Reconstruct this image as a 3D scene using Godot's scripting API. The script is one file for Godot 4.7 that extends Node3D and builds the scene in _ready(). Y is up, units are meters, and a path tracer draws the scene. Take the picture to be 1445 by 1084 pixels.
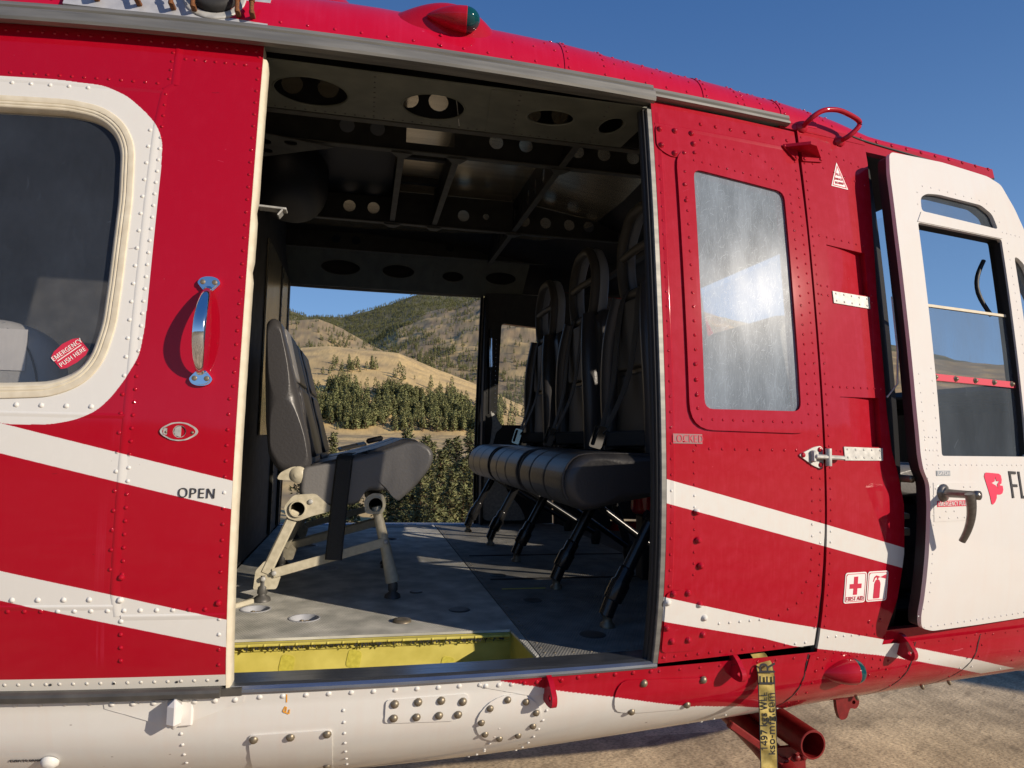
extends Node3D
# A red and white utility helicopter with its cabin door slid back, on a dusty pad in front of dry wooded hills.
# Axes: x towards the nose, y up (0 = cabin floor), z towards the photographer's side.

const WEST_NORTH := 0.0
const PAD_Y := -1.0

class MB:
	var v := PackedVector3Array()
	var n := PackedVector3Array()
	var t := PackedVector2Array()
	var c := PackedColorArray()
	var i := PackedInt32Array()
	var ur := [0.0, 1.0, 0.0, 1.0]
	func uvxy(p: Vector3) -> Vector2:
		return Vector2((p.x - ur[0]) / (ur[1] - ur[0]), (ur[3] - p.y) / (ur[3] - ur[2]))
	func add(p: Vector3, nn: Vector3, uv = null, col = null) -> int:
		v.append(p)
		n.append(nn)
		t.append(uvxy(p) if uv == null else uv)
		if col != null:
			c.append(col)
		return v.size() - 1
	func tri(a: int, b: int, d: int):
		var g := (v[d] - v[a]).cross(v[b] - v[a])
		if g.dot(n[a] + n[b] + n[d]) < 0.0:
			i.append(a); i.append(d); i.append(b)
		else:
			i.append(a); i.append(b); i.append(d)
	func quad(a: int, b: int, d: int, e: int):
		tri(a, b, d)
		tri(a, d, e)
	func flat(pts: Array, uvs = null):
		# a planar convex polygon with its own normal
		var nn: Vector3 = (pts[2] - pts[0]).cross(pts[1] - pts[0]).normalized()
		var ids := []
		for k in pts.size():
			ids.append(add(pts[k], nn, null if uvs == null else uvs[k]))
		for k in range(1, pts.size() - 1):
			i.append(ids[0]); i.append(ids[k]); i.append(ids[k + 1])

# ---------------------------------------------------------------- bookkeeping
var taken := {}
func numbered(called: String, parent: Node) -> String:
	var key := str(parent.get_instance_id()) + called
	if not taken.has(key):
		taken[key] = 0
		return called
	taken[key] += 1
	return "%s_%03d" % [called, taken[key]]

func put(o: Node, called: String, parent: Node) -> Node:
	o.name = numbered(called, parent)
	parent.add_child(o, true)
	return o

func thing(called, label, category, at := Vector3.ZERO, group := ""):
	var o := Node3D.new()
	put(o, called, self)
	o.position = at
	tag(o, label, category, group)
	return o

func tag(o, label, category, group := ""):
	o.set_meta("label", label)
	o.set_meta("category", category)
	if group != "":
		o.set_meta("group", group)
	return o

func kind(o, k):
	o.set_meta("kind", k)
	return o

func mesh_of(parts: Array) -> ArrayMesh:
	var am := ArrayMesh.new()
	for pr in parts:
		var mb: MB = pr[0]
		if mb.i.size() == 0:
			continue
		var arr := []
		arr.resize(Mesh.ARRAY_MAX)
		arr[Mesh.ARRAY_VERTEX] = mb.v
		arr[Mesh.ARRAY_NORMAL] = mb.n
		arr[Mesh.ARRAY_TEX_UV] = mb.t
		if mb.c.size() == mb.v.size():
			arr[Mesh.ARRAY_COLOR] = mb.c
		arr[Mesh.ARRAY_INDEX] = mb.i
		am.add_surface_from_arrays(Mesh.PRIMITIVE_TRIANGLES, arr)
		am.surface_set_material(am.get_surface_count() - 1, pr[1])
	return am

func obj(called: String, parent: Node, parts: Array) -> MeshInstance3D:
	var o := MeshInstance3D.new()
	o.mesh = mesh_of(parts)
	put(o, called, parent)
	return o

# ---------------------------------------------------------------- the fuselage surface
func Z(x: float, y: float) -> float:
	var t := y - 0.6
	return 1.25079 - 0.07825 * t - 0.09689 * t * t + 0.11624 * t * t * t - 0.11958 * t * t * t * t - 0.08247 * x * x + 0.01212 * x * x * x

func lerp_table(x: float, xs: Array, ys: Array) -> float:
	if x <= xs[0]:
		return ys[0]
	for k in range(1, xs.size()):
		if x <= xs[k]:
			return lerpf(ys[k - 1], ys[k], (x - xs[k - 1]) / (xs[k] - xs[k - 1]))
	return ys[-1]

const BX := [-3.2, -2.2, 0.0, 0.3, 0.8, 1.2, 1.6, 2.0, 2.3, 2.8, 3.4, 3.9, 4.22]
const BY := [-0.05, -0.30, -0.34, -0.33, -0.30, -0.28, -0.27, -0.268, -0.31, -0.36, -0.34, -0.20, 0.0]
const RX := [-3.2, -2.2, 0.0, 0.4, 0.63, 1.0, 1.20, 1.26, 1.32, 1.6, 1.78, 2.2]
const RY := [1.46, 1.47, 1.46, 1.445, 1.425, 1.398, 1.374, 1.354, 1.330, 1.328, 1.312, 1.10]
func nose(x: float) -> float:
	if x > 2.3:
		return sqrt(maxf(0.0, 1.0 - pow((x - 2.3) / 1.92, 2.6)))
	return 1.0
func belly_y(x: float) -> float:
	return lerp_table(x, BX, BY)
func body_z(x: float, y: float) -> float:
	if y >= -0.04:
		return Z(x, y)
	var z0 := Z(x, -0.04)
	var t := clampf((-0.04 - y) / (-0.04 - belly_y(x)), 0.0, 1.0)
	return z0 - z0 * 0.55 * (1.0 - sqrt(1.0 - t * t))
func ajar_z(x: float, y: float) -> float:
	return body_z(x, y) + 0.07 * clampf((2.2 - x) / 0.95, 0.0, 1.0)
func zz(x: float, y: float, mode: int) -> float:
	return ajar_z(x, y) if mode == 1 else body_z(x, y)
func sp(x: float, y: float, off := 0.0, side := 1.0, mode := 0) -> Vector3:
	return Vector3(x, y, side * (zz(x, y, mode) + off))
func sn(x: float, y: float, side := 1.0, mode := 0) -> Vector3:
	var e := 0.004
	var dx := (zz(x + e, y, mode) - zz(x - e, y, mode)) / (2.0 * e)
	var dy := (zz(x, y + e, mode) - zz(x, y - e, mode)) / (2.0 * e)
	return Vector3(-dx, -dy, side).normalized() if side > 0.0 else Vector3(-dx, -dy, -1.0).normalized()

# ---------------------------------------------------------------- polygons
func P2(a: Array) -> PackedVector2Array:
	var r := PackedVector2Array()
	for k in range(0, a.size(), 2):
		r.append(Vector2(a[k], a[k + 1]))
	return r
func rect2(x0, y0, x1, y1) -> PackedVector2Array:
	return P2([x0, y0, x1, y0, x1, y1, x0, y1])
func round_poly(pts: PackedVector2Array, r: float, seg := 5) -> PackedVector2Array:
	var out := PackedVector2Array()
	var m := pts.size()
	for k in m:
		var p := pts[k]
		var a := pts[(k + m - 1) % m] - p
		var b := pts[(k + 1) % m] - p
		var d := minf(r, minf(a.length(), b.length()) * 0.49)
		var p0 := p + a.normalized() * d
		var p1 := p + b.normalized() * d
		for s in seg + 1:
			var t := float(s) / seg
			out.append(p0 * (1 - t) * (1 - t) + p * 2 * t * (1 - t) + p1 * t * t)
	return out
func circle2(x, y, rx, ry = -1.0, seg := 16) -> PackedVector2Array:
	var out := PackedVector2Array()
	if ry < 0:
		ry = rx
	for k in seg:
		var a := TAU * k / seg
		out.append(Vector2(x + rx * cos(a), y + ry * sin(a)))
	return out
func dense(pts: PackedVector2Array, step: float) -> PackedVector2Array:
	var out := PackedVector2Array()
	var m := pts.size()
	for k in m:
		var a := pts[k]
		var b := pts[(k + 1) % m]
		var q: int = maxi(1, ceili(a.distance_to(b) / step))
		for s in q:
			out.append(a.lerp(b, float(s) / q))
	return out
func bounds(p: PackedVector2Array) -> Rect2:
	var r := Rect2(p[0], Vector2.ZERO)
	for q in p:
		r = r.expand(q)
	return r
func _cell(r: Rect2, outline: PackedVector2Array, holes: Array, boxes: Array, out: PackedVector2Array, depth: int):
	var c := PackedVector2Array([r.position, Vector2(r.end.x, r.position.y), r.end, Vector2(r.position.x, r.end.y)])
	var pieces: Array = Geometry2D.intersect_polygons(c, outline)
	for h in holes.size():
		if not boxes[h].intersects(r, true):
			continue
		var np := []
		for p in pieces:
			for q in Geometry2D.clip_polygons(p, holes[h]):
				if Geometry2D.is_polygon_clockwise(q) and depth < 5:
					var hs := r.size * 0.5
					for ox in 2:
						for oy in 2:
							_cell(Rect2(r.position + hs * Vector2(ox, oy), hs), outline, holes, boxes, out, depth + 1)
					return
				np.append(q)
		pieces = np
	for p in pieces:
		var ids := Geometry2D.triangulate_polygon(p)
		for k in ids:
			out.append(p[k])
func tri_poly(outline: PackedVector2Array, holes: Array, cell: float) -> PackedVector2Array:
	var out := PackedVector2Array()
	var b := bounds(outline)
	var boxes := []
	for h in holes:
		boxes.append(bounds(h))
	var nx: int = maxi(1, ceili(b.size.x / cell))
	var ny: int = maxi(1, ceili(b.size.y / cell))
	var s := Vector2(b.size.x / nx, b.size.y / ny)
	for a in nx:
		for d in ny:
			_cell(Rect2(b.position + Vector2(s.x * a, s.y * d), s), outline, holes, boxes, out, 0)
	return out

# a panel that follows the fuselage: outer face, edge faces and (in mb_in) the inner face
func shell(mb: MB, outline, holes: Array, off: float, thick: float, mode := 0, side := 1.0, mb_edge: MB = null, mb_in: MB = null, cell := 0.06):
	var tp := tri_poly(outline, holes, cell)
	for pass_ in 2:
		var m: MB = mb if pass_ == 0 else mb_in
		if m == null:
			continue
		var seen := {}
		var o := off if pass_ == 0 else off - thick
		for k in range(0, tp.size(), 3):
			var id := []
			for s in 3:
				var q := tp[k + s]
				if not seen.has(q):
					var nn := sn(q.x, q.y, side, mode)
					seen[q] = m.add(sp(q.x, q.y, o, side, mode), nn if pass_ == 0 else -nn)
				id.append(seen[q])
			m.tri(id[0], id[1], id[2])
	var e: MB = mb if mb_edge == null else mb_edge
	var loops := [outline]
	loops.append_array(holes)
	for li in loops.size():
		var l := dense(loops[li], 0.05)
		var cc := 0.0
		for k in l.size():
			var q2 := l[(k + 1) % l.size()]
			cc += l[k].x * q2.y - q2.x * l[k].y
		var sg := signf(cc) * (1.0 if li == 0 else -1.0)
		for k in l.size():
			var a := l[k]
			var b := l[(k + 1) % l.size()]
			var d := (b - a).normalized()
			var nn := Vector3(d.y * sg, -d.x * sg, 0)
			var p := [e.add(sp(a.x, a.y, off, side, mode), nn), e.add(sp(b.x, b.y, off, side, mode), nn), e.add(sp(b.x, b.y, off - thick, side, mode), nn), e.add(sp(a.x, a.y, off - thick, side, mode), nn)]
			e.quad(p[0], p[1], p[2], p[3])

# a flat plate cut from a polygon, front at z = thick/2 of the given frame
func plate(mb: MB, outline, holes: Array, thick: float, xf: Transform3D, cell := 10.0, uvs := 1.0):
	if cell > 5.0 and holes.size() > 0:
		cell = maxf(bounds(outline).size.x, bounds(outline).size.y) / 8.0
	var tp := tri_poly(outline, holes, cell)
	var hz := thick * 0.5
	for s in [1.0, -1.0]:
		var seen := {}
		var nn: Vector3 = (xf.basis * Vector3(0, 0, s)).normalized()
		for k in range(0, tp.size(), 3):
			var id := []
			for j in 3:
				var q := tp[k + j]
				if not seen.has(q):
					seen[q] = mb.add(xf * Vector3(q.x, q.y, hz * s), nn, q * uvs)
				id.append(seen[q])
			mb.tri(id[0], id[1], id[2])
	var loops := [outline]
	loops.append_array(holes)
	for li in loops.size():
		var l: PackedVector2Array = loops[li]
		var cc := 0.0
		for k in l.size():
			var q2 := l[(k + 1) % l.size()]
			cc += l[k].x * q2.y - q2.x * l[k].y
		var sg := signf(cc) * (1.0 if li == 0 else -1.0)
		for k in l.size():
			var a := l[k]
			var b := l[(k + 1) % l.size()]
			var d := (b - a).normalized()
			var nn: Vector3 = (xf.basis * Vector3(d.y * sg, -d.x * sg, 0)).normalized()
			mb.quad(mb.add(xf * Vector3(a.x, a.y, hz), nn, a), mb.add(xf * Vector3(b.x, b.y, hz), nn, b), mb.add(xf * Vector3(b.x, b.y, -hz), nn, b), mb.add(xf * Vector3(a.x, a.y, -hz), nn, a))

# a grid of rows of points with smooth normals
func grid(mb: MB, rows: Array, wrap := false, uvm = null, cols = null):
	var nr := rows.size()
	var nc: int = rows[0].size()
	var ids := []
	for r in nr:
		var line := PackedInt32Array()
		for k in nc:
			var u0: Vector3 = rows[r][(k + nc - 1) % nc] if (wrap or k > 0) else rows[r][k]
			var u1: Vector3 = rows[r][(k + 1) % nc] if (wrap or k < nc - 1) else rows[r][k]
			var w0: Vector3 = rows[maxi(0, r - 1)][k]
			var w1: Vector3 = rows[mini(nr - 1, r + 1)][k]
			var du := u1 - u0
			var dw := w1 - w0
			if du.length() < 1e-6:
				var r2 := r + 1 if r == 0 else r - 1
				du = rows[r2][(k + 1) % nc] - rows[r2][(k + nc - 1) % nc]
			var nn := dw.cross(du)
			nn = nn.normalized() if nn.length() > 1e-12 else Vector3.UP
			var uv = null
			if uvm != null:
				uv = Vector2(float(k) / (nc - 1) * uvm.x, float(r) / (nr - 1) * uvm.y)
			line.append(mb.add(rows[r][k], nn, uv, null if cols == null else cols[r][k]))
		ids.append(line)
	for r in nr - 1:
		for k in (nc if wrap else nc - 1):
			var k2 := (k + 1) % nc
			mb.quad(ids[r][k], ids[r][k2], ids[r + 1][k2], ids[r + 1][k])

func ring(c: Vector3, a: Vector3, b: Vector3, seg: int) -> PackedVector3Array:
	var out := PackedVector3Array()
	for k in seg:
		var w := TAU * k / seg
		out.append(c + a * cos(w) + b * sin(w))
	return out

# sweep an ellipse along points; sizes = Vector2(half width along side, half thickness)
func sweep(mb: MB, pts: Array, sizes: Array, side: Vector3, seg := 8, caps := true):
	var rows := []
	var m := pts.size()
	for k in m:
		var tg: Vector3 = (pts[mini(m - 1, k + 1)] - pts[maxi(0, k - 1)]).normalized()
		var s := (side - tg * side.dot(tg))
		if s.length() < 1e-4:
			s = tg.cross(Vector3.RIGHT if absf(tg.x) < 0.9 else Vector3.UP)
		s = s.normalized()
		var w := tg.cross(s)
		var sz: Vector2 = sizes[mini(k, sizes.size() - 1)]
		rows.append(ring(pts[k], s * sz.x, w * sz.y, seg))
	grid(mb, rows, true)
	if caps:
		for k in [0, m - 1]:
			var r: PackedVector3Array = rows[k]
			var nn: Vector3 = (pts[k] - pts[1 if k == 0 else m - 2]).normalized()
			var c := mb.add(pts[k], nn)
			var id := []
			for q in r:
				id.append(mb.add(q, nn))
			for q in seg:
				mb.tri(c, id[q], id[(q + 1) % seg])
func tube(mb: MB, pts: Array, r: float, seg := 8, caps := true):
	sweep(mb, pts, [Vector2(r, r)], Vector3(0.13, 0.97, 0.21), seg, caps)
# a hollow tube with open ends
func pipe(mb: MB, a: Vector3, b: Vector3, r: float, wall: float, seg := 20):
	var d := (b - a).normalized()
	var s := d.cross(Vector3.UP if absf(d.y) < 0.9 else Vector3.RIGHT).normalized()
	var w := d.cross(s)
	var ri := r - wall
	var ch := wall * 0.25
	grid(mb, [ring(a + d * ch, s * r, w * r, seg), ring(b - d * ch, s * r, w * r, seg)], true)
	grid(mb, [ring(b - d * ch, s * r, w * r, seg), ring(b, s * (r - ch), w * (r - ch), seg)], true)
	grid(mb, [ring(b, s * (r - ch), w * (r - ch), seg), ring(b, s * ri, w * ri, seg)], true)
	grid(mb, [ring(b, s * ri, w * ri, seg), ring(a, s * ri, w * ri, seg)], true)
	grid(mb, [ring(a, s * ri, w * ri, seg), ring(a, s * (r - ch), w * (r - ch), seg)], true)
	grid(mb, [ring(a, s * (r - ch), w * (r - ch), seg), ring(a + d * ch, s * r, w * r, seg)], true)
# chamfered box
func box(mb: MB, c: Vector3, size: Vector3, bev := 0.0, bs := Basis.IDENTITY):
	var h := size * 0.5
	var g := minf(bev, minf(h.x, minf(h.y, h.z)) * 0.9)
	for ax in 3:
		for s in [1.0, -1.0]:
			var a := Vector3.ZERO
			var b := Vector3.ZERO
			var d := Vector3.ZERO
			d[ax] = s * h[ax]
			a[(ax + 1) % 3] = h[(ax + 1) % 3] - g
			b[(ax + 2) % 3] = h[(ax + 2) % 3] - g
			var nn := Vector3.ZERO
			nn[ax] = s
			_face(mb, [c + bs * (d + a + b), c + bs * (d - a + b), c + bs * (d - a - b), c + bs * (d + a - b)], bs * nn)
			if g > 0.0:
				var u := (ax + 1) % 3
				var w := (ax + 2) % 3
				for s2 in [1.0, -1.0]:
					var p := Vector3.ZERO
					var q := Vector3.ZERO
					p[ax] = s * h[ax]; p[u] = s2 * (h[u] - g)
					q[ax] = s * (h[ax] - g); q[u] = s2 * h[u]
					var n2 := Vector3.ZERO
					n2[ax] = s; n2[u] = s2
					_face(mb, [c + bs * (p + b), c + bs * (p - b), c + bs * (q - b), c + bs * (q + b)], bs * n2.normalized())
	if g > 0.0:
		for sx in [1.0, -1.0]:
			for sy in [1.0, -1.0]:
				for sz in [1.0, -1.0]:
					var sg := Vector3(sx, sy, sz)
					_face(mb, [c + bs * (sg * Vector3(h.x, h.y - g, h.z - g)), c + bs * (sg * Vector3(h.x - g, h.y, h.z - g)), c + bs * (sg * Vector3(h.x - g, h.y - g, h.z))], bs * sg.normalized())
func _face(mb: MB, pts: Array, nn: Vector3):
	var id := []
	for p in pts:
		id.append(mb.add(p, nn))
	for k in range(1, id.size() - 1):
		mb.tri(id[0], id[k], id[k + 1])
# a bar between two points with a rectangular section
func bar(mb: MB, a: Vector3, b: Vector3, w: float, t: float, side := Vector3(0, 0, 1), bev := 0.003):
	var d := (b - a)
	var y := d.normalized()
	var s := (side - y * side.dot(y)).normalized()
	box(mb, (a + b) * 0.5, Vector3(t, d.length(), w), bev, Basis(y.cross(s), y, s))
# a rivet head
func dome(mb: MB, p: Vector3, nn: Vector3, r: float, h: float, seg := 7):
	h *= 0.72
	r *= 0.93
	var s := nn.cross(Vector3.UP if absf(nn.y) < 0.9 else Vector3.RIGHT).normalized()
	var w := nn.cross(s)
	var top := mb.add(p + nn * h, nn)
	var a := []
	var b := []
	for k in seg:
		var q := s * cos(TAU * k / seg) + w * sin(TAU * k / seg)
		a.append(mb.add(p + q * r * 0.66 + nn * h * 0.8, (nn + q * 0.8).normalized()))
		b.append(mb.add(p + q * r, (nn * 0.25 + q).normalized()))
	for k in seg:
		var k2 := (k + 1) % seg
		mb.tri(top, a[k], a[k2])
		mb.quad(a[k], a[k2], b[k2], b[k])
# rows of rivets along a polyline on the fuselage
func rivets(mb: MB, pts: Array, step: float, r := 0.0045, h := 0.0026, mode := 0, off := 0.0, side := 1.0):
	var l := P2(pts)
	var left := 0.0
	for k in l.size() - 1:
		var d := l[k].distance_to(l[k + 1])
		while left <= d + 1e-5:
			var q := l[k].lerp(l[k + 1], left / d)
			dome(mb, sp(q.x, q.y, off - 0.0003, side, mode), sn(q.x, q.y, side, mode), r, h)
			left += step
		left -= d
func lathe(mb: MB, prof: Array, c: Vector3, ax: Vector3, seg := 16):
	var s := ax.cross(Vector3.UP if absf(ax.y) < 0.9 else Vector3.RIGHT).normalized()
	var w := ax.cross(s)
	var rows := []
	for p in prof:
		rows.append(ring(c + ax * p.y, s * p.x, w * p.x, seg))
	grid(mb, rows, true)
# a soft slab: a rounded outline in the frame's xy plane swept through the frame's z, rounded towards both ends
func cushion(mb: MB, outline: PackedVector2Array, width: float, rnd: float, xf: Transform3D, seams := [], depth := 0.006):
	var c := Vector2.ZERO
	for q in outline:
		c += q
	c /= outline.size()
	var half := 1e9
	for q in outline:
		half = minf(half, q.distance_to(c))
	var zs := []
	for k in 7:
		zs.append(-width / 2 + rnd * (1 - cos(PI / 2 * k / 6.0)))
	for k in range(1, 12):
		zs.append(lerpf(-width / 2 + rnd, width / 2 - rnd, k / 12.0))
	for s in seams:
		for d in [-0.012, -0.006, 0.0, 0.006, 0.012]:
			zs.append(s * width + d)
	for k in 7:
		zs.append(width / 2 - rnd * (1 - cos(PI / 2 * k / 6.0)))
	zs.sort()
	var rows := []
	var rc := PackedVector3Array()
	rc.resize(outline.size())
	for e in 2:
		pass
	for z in zs:
		var u := maxf(0.0, absf(z) - (width / 2 - rnd)) / rnd
		var ins := rnd * (1 - sqrt(maxf(0.0, 1 - u * u)))
		for s in seams:
			ins += depth * exp(-pow((z - s * width) / 0.006, 2))
		var row := PackedVector3Array()
		for k in outline.size():
			var q := outline[k]
			var dirq := q - c
			var dd := dirq.length()
			row.append(xf * Vector3(c.x + dirq.x * (1 - ins / dd), c.y + dirq.y * (1 - ins / dd), z))
		rows.append(row)
	var first := PackedVector3Array()
	var last := PackedVector3Array()
	for k in outline.size():
		first.append(rows[0][k].lerp(xf * Vector3(c.x, c.y, -width / 2), 0.999))
		last.append(rows[-1][k].lerp(xf * Vector3(c.x, c.y, width / 2), 0.999))
	rows.insert(0, first)
	rows.append(last)
	grid(mb, rows, true, Vector2(2, 2))
# lettering that stands a hair off the surface
func lettering(parent: Node, called: String, text: String, x: float, y: float, height: float, m: Material, mode := 0, off := 0.0015, turn := 0.0, squeeze := 1.0, font := "Droid Sans", shear := 0.0):
	var nn := sn(x, y, 1.0, mode)
	var e := 0.01
	var rt := (sp(x + e, y, off, 1.0, mode) - sp(x - e, y, off, 1.0, mode)).normalized()
	return lettering_at(parent, called, text, sp(x, y, off, 1.0, mode), rt, nn, height, m, turn, squeeze, font, shear)
func lettering_at(parent: Node, called: String, text: String, p: Vector3, rt: Vector3, nn: Vector3, height: float, m: Material, turn := 0.0, squeeze := 1.0, font := "Droid Sans", shear := 0.0):
	var tm := TextMesh.new()
	var f := SystemFont.new()
	f.font_names = PackedStringArray([font])
	tm.font = f
	tm.text = text
	tm.font_size = 64
	tm.pixel_size = height / 46.0
	tm.depth = 0.0012
	tm.curve_step = 2.0
	tm.material = m
	var up := nn.cross(rt).normalized()
	rt = up.cross(nn).normalized()
	var b := Basis(rt, up, nn) * Basis(Vector3(0, 0, 1), turn)
	b = b * Basis(Vector3(squeeze, 0, 0), Vector3(shear, 1, 0), Vector3(0, 0, 1))
	var o := MeshInstance3D.new()
	o.mesh = tm
	o.transform = Transform3D(b, p)
	put(o, called, parent)
	return o

# ---------------------------------------------------------------- materials
var M := {}
func lin(r, g, b) -> Color:
	return Color(r, g, b).linear_to_srgb()
func mat(r, g, b, rough := 0.6, metal := 0.0) -> StandardMaterial3D:
	var m := StandardMaterial3D.new()
	m.albedo_color = lin(r, g, b)
	m.roughness = rough
	m.metallic = metal
	return m
func noise_tex(freq: float, seed_: int, size := 512, octaves := 4, normal := false, lo := 0.0, hi := 1.0, strength := 2.0) -> NoiseTexture2D:
	var f := FastNoiseLite.new()
	f.seed = seed_
	f.frequency = freq
	f.fractal_octaves = octaves
	var t := NoiseTexture2D.new()
	t.width = size
	t.height = size
	t.seamless = true
	t.noise = f
	if normal:
		t.as_normal_map = true
		t.bump_strength = strength
	else:
		var g := Gradient.new()
		g.set_color(0, Color(lo, lo, lo))
		g.set_color(1, Color(hi, hi, hi))
		t.color_ramp = g
	return t
func tint_tex(freq: float, seed_: int, a: Color, b: Color, size := 512, octaves := 4) -> NoiseTexture2D:
	var t := noise_tex(freq, seed_, size, octaves)
	var g := Gradient.new()
	g.set_color(0, a)
	g.set_color(1, b)
	t.color_ramp = g
	return t
func worn(m: StandardMaterial3D, freq: float, seed_: int, lo: Color, hi: Color, scale := 1.0) -> StandardMaterial3D:
	m.albedo_color = Color.WHITE
	m.albedo_texture = tint_tex(freq, seed_, lo, hi)
	m.uv1_triplanar = true
	m.uv1_world_triplanar = true
	m.uv1_scale = Vector3.ONE * scale
	return m

const RED := Color(0.64, 0.0, 0.115)
const WHITE := Color(0.85, 0.845, 0.825)
# the livery as paint: a base colour and flat areas of another, in metres along and up the fuselage
func livery(x0: float, x1: float, y0: float, y1: float, ppm: float, base: Color, areas: Array, dirt_seed: int, streaks := [], dust := 0.4) -> ImageTexture:
	var w := mini(2048, int((x1 - x0) * ppm))
	var h := mini(2048, int((y1 - y0) * ppm))
	var kx := w / (x1 - x0)
	var ky := h / (y1 - y0)
	var im := Image.create(w, h, false, Image.FORMAT_RGBA8)
	im.fill(base)
	for ar in areas:
		var l: PackedVector2Array = round_poly(P2(ar[1]), 0.016, 4) if ar[1].size() > 30 else P2(ar[1])
		var bb := bounds(l)
		for r in range(maxi(0, int((y1 - bb.end.y) * ky)), mini(h, int((y1 - bb.position.y) * ky) + 2)):
			var y := y1 - (r + 0.5) / ky
			var xs := []
			for k in l.size():
				var a := l[k]
				var b := l[(k + 1) % l.size()]
				if (a.y > y) != (b.y > y):
					xs.append(a.x + (b.x - a.x) * (y - a.y) / (b.y - a.y))
			xs.sort()
			for k in range(0, xs.size() - 1, 2):
				var p0 := clampi(int(round((xs[k] - x0) * kx)), 0, w)
				var p1 := clampi(int(round((xs[k + 1] - x0) * kx)), 0, w)
				if p1 > p0:
					im.fill_rect(Rect2i(p0, r, p1 - p0, 1), ar[0])
	# dust film, faded patches and fine runs
	var f := FastNoiseLite.new()
	f.seed = dirt_seed
	f.frequency = 0.012
	f.fractal_octaves = 5
	var f2 := FastNoiseLite.new()
	f2.seed = dirt_seed + 7
	f2.frequency = 0.03
	var T := 384
	var bytes := PackedByteArray()
	bytes.resize(T * T * 4)
	for yy in T:
		for xx in T:
			var q := absf(f.get_noise_2d(xx, yy)) * 0.35 + maxf(0.0, f2.get_noise_2d(xx * 3.0, yy * 0.25)) * 0.22
			var at := (yy * T + xx) * 4
			bytes[at] = 214; bytes[at + 1] = 178; bytes[at + 2] = 160
			bytes[at + 3] = int(clampf(q * dust, 0.0, 0.35) * 255)
	var dirt := Image.create_from_data(T, T, false, Image.FORMAT_RGBA8, bytes)
	for by in range(0, h, T):
		for bx in range(0, w, T):
			var d2: Image = dirt.duplicate()
			if (bx / T + by / T) % 2 == 1:
				d2.flip_x()
			if (bx / T) % 3 == 1:
				d2.flip_y()
			im.blend_rect(d2, Rect2i(0, 0, T, T), Vector2i(bx, by))
	var rng := RandomNumberGenerator.new()
	rng.seed = dirt_seed
	for s in streaks:
		# pale vertical runs: x, top y, bottom y, width, strength
		var sw: int = maxi(1, int(s[3] * kx))
		var sh := int((s[1] - s[2]) * ky)
		var si := Image.create(sw, sh, false, Image.FORMAT_RGBA8)
		for a in sw:
			var st: float = s[4] * rng.randf_range(0.3, 1.0)
			for b in sh:
				si.set_pixel(a, b, Color(0.9, 0.82, 0.78, st * (0.6 + 0.4 * f.get_noise_2d(a * 9.0, b * 0.7)) * sin(PI * (b + 0.5) / sh)))
		im.blend_rect(si, Rect2i(0, 0, sw, sh), Vector2i(int((s[0] - x0) * kx), int((y1 - s[1]) * ky)))
	# small chips and scratches
	for k in int((x1 - x0) * (y1 - y0) * 90.0):
		var cx := rng.randi() % w
		var cy := rng.randi() % h
		var ln := 1 + rng.randi() % (3 if rng.randf() < 0.8 else 22)
		var al := rng.randf_range(0.15, 0.6)
		var slope := rng.randf_range(-0.5, 0.5)
		var dark := rng.randf() < 0.35
		for s in ln:
			var qx := cx + s
			var qy := cy + int(s * slope)
			if qx < w and qy >= 0 and qy < h:
				im.set_pixel(qx, qy, im.get_pixel(qx, qy).lerp(Color(0.2, 0.12, 0.1) if dark else Color(0.9, 0.8, 0.76), al))
	return ImageTexture.create_from_image(im)

func gloss(tex: Texture2D) -> StandardMaterial3D:
	var m := StandardMaterial3D.new()
	m.albedo_texture = tex
	m.roughness = 0.62
	m.metallic_specular = 0.2
	m.clearcoat_enabled = true
	m.clearcoat = 0.7
	m.clearcoat_roughness = 0.07
	m.normal_enabled = true
	m.normal_texture = M.dents
	m.normal_scale = 0.05
	return m

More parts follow.
